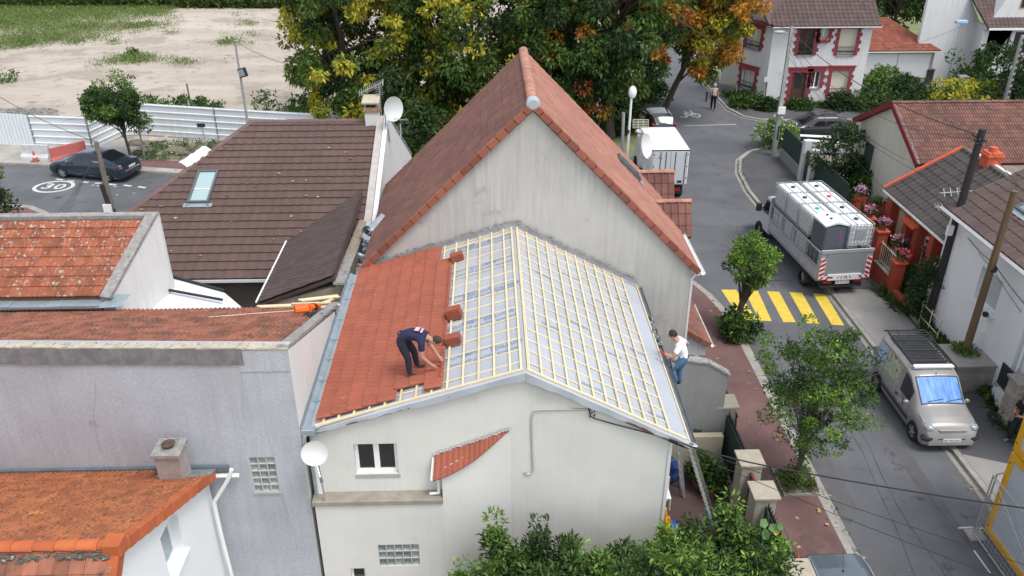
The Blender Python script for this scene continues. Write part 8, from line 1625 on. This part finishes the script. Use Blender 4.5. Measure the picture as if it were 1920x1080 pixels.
c = gz(390, 292, PZ); t = pole('small dark road sign seen from behind on a thin pole before the hoarding', c, gy(378, 236, c.y), .035, .035, m_galv, 'road_sign', 'road sign'); MB().obox(gy(377, 235, c.y - .05), (.22, 0, 0), (0, .02, 0), (0, 0, .11)).build('plate', m_trim, t)
c = gz(272, 300, PZ); pole('metal stake standing beside the young roadside tree', c, gy(258, 230, c.y), .05, .05, m_post, 'post', 'post')
Yl = 43.5; t = pole('white street lamp post with an oval head behind the street side of the pink roof', Vector((*gy(1176, 290, Yl)[:2], 0)), gy(1184, 182, Yl), .08, .06, m_frame, 'street_lamp', 'street lamp'); MB().blob(gy(1186, 173, Yl), .22, 8, (1, .9, 1.55)).build('lamp_head', m_frame, t, smooth=True); MB().cyl(gy(1177, 250, Yl), gy(1178, 243, Yl), .10, .10, 8).build('collar', m_trim, t)
pole('second bare grey post left of the white street lamp', Vector((*gy(1167, 290, 44.5)[:2], 0)), gy(1169, 211, 44.5), .09, .09, m_galv, 'post', 'post')
t = thing('antenna', 'grid shaped television antenna behind the large dish of the pink roof', 'antenna', tuple(gy(1200, 250, 28.2))); mb = MB(); Yg = 28.3
for k in range(6): y = 224 + k * 3.1; mb.cyl(gy(1187, y, Yg), gy(1216, y + .5, Yg), .012, n=4)
for k in range(4): x = 1187 + k * 9.6; mb.cyl(gy(x, 224, Yg), gy(x, 240, Yg), .012, n=4)
mb.build('grid', mat('antenna_yellowish', (.55, .58, .42)), t); MB().cyl(gy(1200, 238, Yg), gy(1199, 258, Yg), .02).blob(gy(1197, 247, Yg - .1), .10, 4, (1.3, 1, .8), .3).cyl(gy(1199, 258, Yg), (5.3, 28.2, 5.6), .02).build('mast', m_galv, t)
cb_ = gz(1450, 292, .1); ct = gy(1485, 50, cb_.y); t = pole('tall concrete utility pole at the corner with a lamp and cable arms', cb_, ct, .17, .11, m_pc, n=4); MB().bar(gy(1478, 62, cb_.y), gy(1460, 60, cb_.y - .2), .06, .05).build('lamp_arm', m_galv, t); MB().blob(gy(1461, 60, cb_.y - .3), .2, 5, (1.7, .8, .45)).build('lamp_head', m_galv, t, smooth=True)
for k in range(3): MB().cyl(gy(1456 + k * 2, 137 + 2 * k, cb_.y - .2), gy(1478, 135 + 2 * k, cb_.y), .018, n=4).build('insulator_arm', m_galv, t)
MB().box(cb_.x - .2, cb_.y - .28, 2.6, cb_.x + .2, cb_.y - .16, 3.0).build('meter_box', m_frame, t); MB().cyl(gy(1461, 236, cb_.y - .25), gy(1457, 262, cb_.y - .25), .05, n=6).build('cable_sleeve', m_grn, t); CT = ct
c = gz(1770, 173); q = gy(1803, 44, c.y); t = pole('slim pale lamp post with a blue head above the yellow shrub', c, q, .08, .05, m_galv, 'street_lamp', 'street lamp'); MB().box(q.x - .45, q.y - .2, q.z, q.x + .35, q.y + .2, q.z + .22).build('lamp_head', mat('lamp_blue', (.30, .48, .66)), t, bevel=.04)
c = gz(1735, 612, PZ); q = gy(1843, 242, c.y); t = pole('black tarred utility pole with insulators at the corner of the white house', c, q, .15, .12, m_pb); BP = q
for k in range(5): MB().blob(gy(1828 + 4 * k, 262 + (k % 2) * 7, c.y - .1), .06, 4).build('insulator', m_trim, t)
MB().bar(gy(1822, 255, c.y), gy(1848, 266, c.y), .06, .06).build('cross_arm', m_pb, t); MB().obox(gy(1781, 432, c.y - .25), (.10, 0, 0), (0, .06, 0), (0, 0, .18)).build('junction_box', m_frame, t)
c = gz(1802, 688, .1); c = Vector((15.6, 23.0, .1)); q = gy(1903, 358, 23.0); c = Vector((gy(1800, 692, 23.0).x, 23.0, gy(1800, 692, 23.0).z)); c.z = max(c.z, .6); t = pole('brown wooden utility pole rising from the rendered block planter', c, q, .13, .10, m_pbr); NP = q; MB().cyl(gy(1861, 502, 23.0), gy(1860, 508, 23.0), .14, .14, 8).build('clamp', m_trim, t)
bxp = Vector((c.x, c.y, 0)); pb_ = thing('block_planter', 'rough concrete block planter round the foot of the brown pole', 'planter', (bxp.x, bxp.y, PZ)); m_blkw = mat('rough_block', (.30, .28, .255), (.24, .225, .205), s=3, fine=.15, bump=.5, rnd=.2, spot=((.45, .43, .40),), spots=4., spott=.62)
for k in range(4):
    for a in range(2):
        MB().box(bxp.x - .62 + a * .75, bxp.y - .8, PZ + .24 * k, bxp.x - .62 + a * .75 + .742, bxp.y + .5, PZ + .24 * k + .232).build('block', m_blkw, pb_, bevel=.01)
MB().box(bxp.x - .66, bxp.y - .84, PZ + .96, bxp.x + .92, bxp.y + .54, PZ + 1.02).build('top', m_conc, pb_)
foliage('weeds', [((bxp.x + random.uniform(-.25, .35), bxp.y + random.uniform(-.35, .35), PZ + 1.1), .16, 40, random.choice((G_md, G_lt, G_ol)), .7) for i in range(14)], m_leaf, pb_, .12, .3, -.3, 300, kind='stuff')
for lab, (x, y, z), in (('white rounded plastic panel leaning behind the block planter', (bxp.x + .75, bxp.y + .2, 1.15)),): t = thing('panel', lab, 'panel', (x, y, z)); MB().obox((x, y, z + .3), (.25, -.1, 0), (.01, .02, 0), (.03, 0, .33)).build('sheet', m_frame, t, bevel=.02)
c = gz(1878, 215); q = gy(1918, 66, c.y); t = pole('concrete lattice pole at the upper right edge', c, q, .2, .12, m_pc, n=4)
for k in range(12): p = c.lerp(q, .1 + k * .075); MB().box(p.x - .06, p.y - .22, p.z, p.x + .06, p.y - .19, p.z + .22).build('recess', m_trim, t)
def wire(label, pts, r=.012, sag=0.0, m=None):
    t = thing('cable', label, 'cable', tuple(pts[0])); P = []
    for a, b in zip(pts[:-1], pts[1:]):
        a, b = Vector(a), Vector(b)
        for i in range(13): u = i / 12; P.append(a.lerp(b, u) - Vector((0, 0, sag * 4 * u * (1 - u))))
    P2_ = [P[0]] + [p for a, p in zip(P[:-1], P[1:]) if (p - a).length > 1e-4]; MB().tube(P2_, r, 4).build('strand', m or m_blk, t)
hc = gy(1255, 823, 14.3)
wire('thick black cable from the cream gable across yard and street to the lower right', [hc, gy(1430, 872, 13.4), gy(1960, 958, 12.0)], .016, .05)
wire('thin cable under the thick one across the street, upper', [gy(1255, 823, 14.35), gy(1560, 938, 13.2), gy(1930, 1062, 12.0)], .007); wire('thin cable crossing the road at the lower right, lowest', [gy(1340, 870, 14.0), gy(1560, 962, 13.2), gy(1890, 1090, 12.0)], .007)
wire('cable from the concrete pole down to the black pole', [gy(1487, 62, CT.y), gy(1841, 255, BP.y)], .018, .6); wire('second cable between the concrete pole and the black pole', [gy(1484, 75, CT.y), gy(1838, 262, BP.y)], .010, 1.2)
for k, (x, y) in enumerate(((1700, 300), (1690, 380), (1760, 340))): wire(['thin telephone wire from the concrete pole to the cream gable window', 'thin telephone wire sagging to the red house eave', 'thin telephone wire to the dark tiled roof'][k], [gy(1480, 80 + 14 * k, CT.y), gy(x, y, 31.5 - k)], .008, .8)
wire('cable from the black pole down across the white house wall', [gy(1800, 425, 26.4), gy(1865, 495, 23.2), gy(1960, 610, 21)], .012, .1); wire('thin cable beside it across the white house wall', [gy(1812, 440, 26.3), gy(1862, 506, 23.2), gy(1955, 640, 21)], .008, .05)
wire('wire from the black pole to the right edge over the brown roof', [gy(1843, 262, BP.y), gy(1960, 400, 22)], .01, .1); wire('cable from the concrete pole up to the top of the picture', [gy(1485, 55, CT.y), gy(1370, 0, 52)], .012, .3); wire('wire from the blue headed lamp to the garage wall', [gy(1800, 50, 59.6), gy(1600, 95, 58)], .01, .5)
wire('wire from the left pole to the upper left edge over the sand', [PL, gy(-40, 156, 50)], .015, .3)
for k in range(4): wire(['leftmost', 'second', 'third', 'rightmost'][k] + ' of four thin service wires fanning down from the left pole', [gy(184 - k * 4, 284 + 3 * k, PL.y), gy(95 + 8 * k, 415, 30)], .008, .15); bpy.data.objects[[o.name for o in bpy.data.objects if o.name.split('.')[0] == 'cable'][-1]]['group'] = 'service wires of the left pole'
wire('wire from the floodlight mast towards the big trees', [MAST, gy(560, 125, 47)], .012, .2)
# post and bollard on the far road, street sign by the angled wall
t = pole('short dark bollard beside the pedestrian', gz(1324, 190), gy(1326, 172, gz(1324, 190).y), .06, .06, m_trim, 'bollard', 'bollard')
c = gz(1432, 201, PZ); t = pole('black signpost with a small white street name plate by the red trimmed house', c, gy(1439, 146, c.y), .04, .04, m_iron, 'street_sign', 'street sign'); MB().obox(gy(1439, 149, c.y - .06), (.22, 0, 0), (0, .015, 0), (0, 0, .16)).build('plate', m_whiteR, t)
c = gz(1524, 345, .1); t = pole('small parking sign behind the flatbed truck', c, gy(1524, 318, c.y), .03, .03, m_galv, 'road_sign', 'road sign'); MB().obox(gy(1525, 325, c.y - .04), (.13, 0, 0), (0, .012, 0), (0, 0, .24)).build('plate', m_whiteR, t)
c = gz(1565, 372, .1); t = pole('small white notice plate on the garden side behind the tanks', c, gy(1564, 338, c.y), .03, .03, m_galv, 'sign', 'sign'); MB().obox(gy(1565, 344, c.y - .04), (.2, .1, -.04), (.008, -.015, 0), (0, 0, .18)).build('plate', m_whiteR, t)
# aluminium ladder leaning on the eave corner over the yard
lt = gy(1288, 826, 14.62); lb = gz(1338, 990, PZ); ld = thing('ladder', 'long weathered ladder leaning from the yard to the front corner of the roof', 'ladder', tuple(lb)); D_ = (lt - lb); sd2 = Vector((-.2, .97, 0)).normalized() * .2; m_lad = mat('weathered_aluminium', (.34, .34, .30), (.28, .28, .25), s=6, rough=.55, metal=.2)
for s in (-1, 1): MB().bar(lb + sd2 * s, lt + sd2 * s + D_ * .03, .03, .07, (1, 0, 0)).build('rail', m_lad, ld)
for i in range(18): p = lb + D_ * (i + .6) / 18; MB().cyl(p - sd2, p + sd2, .016, n=6).build('rung', m_lad, ld)
MB().tube([lb + D_ * .05 + sd2, lb + D_ * .16 - sd2, lb + D_ * .2 + sd2], .05, 5).build('tarp_knot', mat('turquoise_cloth', (.08, .35, .30)), ld)
# crates, roll, tools beside the wall
for k in range(7):
    z = PZ + .02 + k * .16; p = Vector((4.18, 15.35, z)); t = thing('crate', ['lowest', 'second', 'third', 'fourth', 'fifth', 'sixth', 'topmost'][k] + ' red plastic crate of the stack against the side of the cream house', 'crate', tuple(p), 'stacked red crates in the yard'); mb = MB(); m_cr2 = mat('crate_red', (.58, .10, .04), rough=.5)
    for x0, x1, y0, y1 in ((-.2, .2, -.3, -.28), (-.2, .2, .28, .3), (-.2, -.18, -.28, .28), (.18, .2, -.28, .28)): mb.box(p.x + x0, p.y + y0, z, p.x + x1, p.y + y1, z + .14)
    for i in range(5): mb.box(p.x - .18, p.y - .28 + i * .12, z, p.x + .18, p.y - .24 + i * .12, z + .015)
    mb.build('shell', m_cr2, t)
t = thing('plastic_roll', 'white and purple wrapped roll standing beside the red crates', 'roll', (4.2, 15.95, PZ)); 
for k in range(5): MB().cyl((4.15, 15.95, PZ + .3 * k), (4.15, 15.95, PZ + .3 * k + .29), .17, .17, 12).build('wrap', mat('wrap_white', (.62, .58, .62), (.20, .15, .42), s=7), t)
t = thing('tarpaulin', 'bright blue plastic sheet on the yard floor beside the roll', 'sheet', (4.7, 16.3, PZ)); mb = MB(); rr = random.Random(6)
for i in range(10): mb.blob((4.62 + rr.uniform(-.18, .22), 16.3 + rr.uniform(-.25, .25), PZ + .05), rr.uniform(.1, .16), 4, (1, 1, .4), .3)
mb.build('sheet', mat('blue_plastic', (.03, .12, .55)), t)
t = thing('step_ladder', 'yellow folded ladder leaning beside the red crates', 'ladder', (4.1, 14.9, PZ)); m_yl = mat('ladder_yellow', (.72, .42, .03))
for s in (0, .3): MB().bar((4.3, 14.55 + s, PZ), (4.02, 14.55 + s, 2.2), .04, .05, (1, 0, 0)).build('rail', m_yl, t)
for i in range(6): MB().cyl((4.27 - i * .04, 14.55, PZ + .3 + i * .3), (4.27 - i * .04, 14.85, PZ + .3 + i * .3), .015, n=5).build('rung', m_yl, t)
t = thing('blue_bag', 'blue bag against the sandstone wall behind the eave corner', 'bag', (4.95, 18.2, PZ)); MB().blob((4.95, 18.2, .55), .3, 5, (.8, .6, 1.3), .15).blob((4.95, 18.2, .3), .28, 5, (.9, .7, .8), .1).build('bag', mat('blue_bag_cloth', (.03, .06, .22)), t)
t = thing('garden_chair', 'white garden chair just visible under the eave corner', 'chair', (4.5, 17.2, PZ)); MB().box(4.35, 17.0, .5, 4.75, 17.4, .54).build('seat', m_frame, t); MB().box(4.35, 17.38, .54, 4.75, 17.42, .95).build('backrest', m_frame, t)
for x in (4.37, 4.73):
    for y in (17.02, 17.38): MB().cyl((x, y, PZ), (x, y, .5), .02).build('leg', m_frame, t)
# stacks of tiles waiting on the battens
def stack(px, py, n, label, rot):
    p = on_plane(px, py, OL, NL); a, b = uv_on(OL, UL, VL, p); t = thing('tile_stack', label, 'tile stack', tuple(p), 'tile stacks on the battens'); mb = MB(); mb.box(-.115, -.17, 0, .115, .17, .022)
    for x in (-.07, .0, .07): mb.box(x - .022, -.168, .0222, x + .022, .168, .031)
    me = bpy.data.meshes.new('tile'); me.from_pydata(mb.v, [], mb.f); me.materials.append(m_new)
    u, v = (UL * math.cos(rot) + VL * math.sin(rot)), (VL * math.cos(rot) - UL * math.sin(rot))
    for k in range(n):
        q = p + NL * (.054 + .034 * k) + u * random.uniform(-.004, .004) + v * random.uniform(-.008, .008) - woff(t); o = bpy.data.objects.new('tile', me); COL.objects.link(o); o.parent = t; o.matrix_local = Matrix(((u.x, v.x, NL.x, q.x), (u.y, v.y, NL.y, q.y), (u.z, v.z, NL.z, q.z), (0, 0, 0, 1)))
stack(860, 490, 6, 'farthest stack of red tiles, near the tall gable', .06); stack(856, 598, 8, 'middle stack of red tiles on the battens', -.08); stack(854, 646, 6, 'nearest stack of red tiles, beside the bent worker', -.05)
lt_ = on_plane(815, 690, OL, NL); a, b = uv_on(OL, UL, VL, lt_); t = thing('roof_tile', 'single red tile being set down by the bent worker', 'roof tile', tuple(lt_)); Pt, Ft = tile_mesh(.33, .36, 'rib3', .026, .02); o = MB().add(Pt, Ft).build('tile', m_new, None); o.parent = t; u, v, n3 = UL, (VL * .96 + NL * .2).normalized(), None; n3 = u.cross(v); q = NL * .10 - v * .2 - u * .16; o.matrix_local = Matrix(((u.x, v.x, n3.x, q.x), (u.y, v.y, n3.y, q.y), (u.z, v.z, n3.z, q.z), (0, 0, 0, 1)))
# yellow site containers and mesh fence at the lower right
m_yc = mat('container_yellow', (.78, .42, .02), (.70, .36, .02), s=2, rough=.5, fine=.04); m_cp = mat('container_panel', (.50, .53, .57), rough=.5, fine=.03)
for lvl in (0, 1):
    z0 = .12 + lvl * 2.66; t = thing('site_container', ['lower yellow framed site container behind the mesh fence at the lower right', 'upper yellow framed site container stacked on the lower one'][lvl], 'site container', (14, 13, z0), 'stacked yellow site containers'); X0, X1, Y0, Y1 = 12.80, 15.2, 10.1, 16.05
    for x in (X0, X1 - .16):
        for y in (Y0, Y1 - .16): MB().box(x, y, z0, x + .16, y + .16, z0 + 2.6).build('corner_post', m_yc, t, bevel=.01)
        for z in (z0, z0 + 2.42): MB().box(x + .01, Y0 + .163, z, x + .15, Y1 - .163, z + .18).build('side_rail', m_yc, t)
    for y in (Y0, Y1 - .16):
        for z in (z0, z0 + 2.42): MB().box(X0 + .163, y + .01, z, X1 - .163, y + .15, z + .18).build('end_rail', m_yc, t)
    for k in range(5): w = (Y1 - Y0 - .32) / 5; MB().box(X0 + .05, Y0 + .16 + w * k + .004, z0 + .18, X0 + .09, Y0 + .16 + w * (k + 1) - .004, z0 + 2.42).build('wall_panel', m_cp, t)
    MB().box(X0 + .16, Y1 - .1, z0 + .18, X1 - .16, Y1 - .06, z0 + 2.42).build('wall_panel', m_cp, t); MB().box(X0 + .05, Y0 + .05, z0 + 2.5, X1 - .05, Y1 - .05, z0 + 2.56).build('roof_sheet', m_cp, t)
    for z in (.25, 2.3): MB().cyl((X0 - .005, Y1 - .08, z0 + z), (X0 + .01, Y1 - .08, z0 + z), .025, n=8).build('bolt', m_trim, t)
t = thing('mesh_fence', 'temporary steel mesh fence panel standing beside the yellow containers', 'fence', (12.5, 15, 0)); xf = 12.48
for s, (ya, yb) in enumerate(((12.6, 15.95), (9.2, 12.5))):
    for y in (ya, yb): MB().cyl((xf, y, .08), (xf, y, 2.05), .021, n=8).build('post', m_galv, t)
    for z in (.12, 2.03): MB().cyl((xf, ya, z), (xf, yb, z), .019, n=8).build('rail', m_galv, t)
    mb = MB(); k = 22
    for i in range(1, k): y = ya + (yb - ya) * i / k; mb.cyl((xf, y, .12), (xf, y, 2.03), .003, n=3, cap=False)
    for i in range(1, 14): z = .12 + 1.91 * i / 14; mb.cyl((xf, ya, z), (xf, yb, z), .003, n=3, cap=False)
    mb.build('wire_mesh', m_galv, t)
MB().cyl((xf + .12, 16.0, .08), (xf + .12, 16.0, 2.05), .021, n=8).build('post', m_galv, t); MB().cyl((xf + .12, 16.0, 2.03), (14.2, 16.3, 2.03), .019, n=6).build('rail', m_galv, t)
MB().box(xf - .18, 15.75, 0, xf + .25, 16.15, .10).build('foot', m_conc, t, bevel=.02); t2 = MB().cyl((xf, 15.9, 2.0), (xf + .5, 14.0, .2), .012, n=5).build('brace', m_galv, t)
# stone gatepost and low fence behind the person at the right edge
t = thing('garden_wall', 'rubble stone gatepost and low white wall with dark panels right of the planter', 'garden wall', (16.2, 20.5, 0)); rr = random.Random(12); m_rs = mat('rubble_stone', (.42, .38, .31), (.34, .31, .26), s=5, rnd=.2, fine=.12, bump=.4)
pc = gz(1895, 745, .1); py_ = 20.55; px_ = 15.95
for lv in range(9):
    for q in range(2): MB().box(px_ - .24 + q * .25 + rr.uniform(-.01, .01), py_ - .25, PZ + lv * .17, px_ - .24 + q * .25 + .235, py_ + .25 + rr.uniform(-.02, .02), PZ + lv * .17 + .16).build('stone', m_rs, t, bevel=.015)
MB().box(px_ - .3, py_ - .3, PZ + 1.55, px_ + .3, py_ + .3, PZ + 1.63).build('pier_cap', m_conc, t); MB().box(16.0, 20.85, 0, 16.2, 21.75, .75).build('wall', m_wht, t); MB().box(16.06, 20.85, .8, 16.1, 21.75, 1.55).build('panel', m_trim, t); MB().box(15.97, 20.85, .75, 16.23, 21.75, .80).build('coping', m_conc, t)
MB().obox((15.93, 21.2, .55), (.01, 0, 0), (0, .25, 0), (0, 0, .3)).build('white_board', m_frame, t); MB().box(16.0, 17.8, 0, 16.2, 20.25, .8).build('wall', m_wht, t); MB().box(16.06, 17.8, .8, 16.1, 20.25, 1.6).build('panel', m_trim, t)

# hairline cracks in the rendered walls
def crack(parent, Y, pts, seed):
    r_ = random.Random(seed); P = [gy(x, y, Y) for x, y in pts]; Q = []
    for a, b in zip(P[:-1], P[1:]): Q += [a.lerp(b, i / 5) + Vector((r_.uniform(-.02, .02), 0, r_.uniform(-.01, .01))) for i in range(5)]
    MB().tube(Q, .0022, 3).build('crack', mat('crack_dark', (.17, .16, .16)), parent)
crack(GR, gyf - .001, [(452, 700), (455, 780), (461, 850)], 1); crack(GR, gyf - .001, [(528, 925), (545, 980), (560, 1050)], 2); crack(GR, gyf - .001, [(180, 720), (176, 800), (190, 860)], 3)
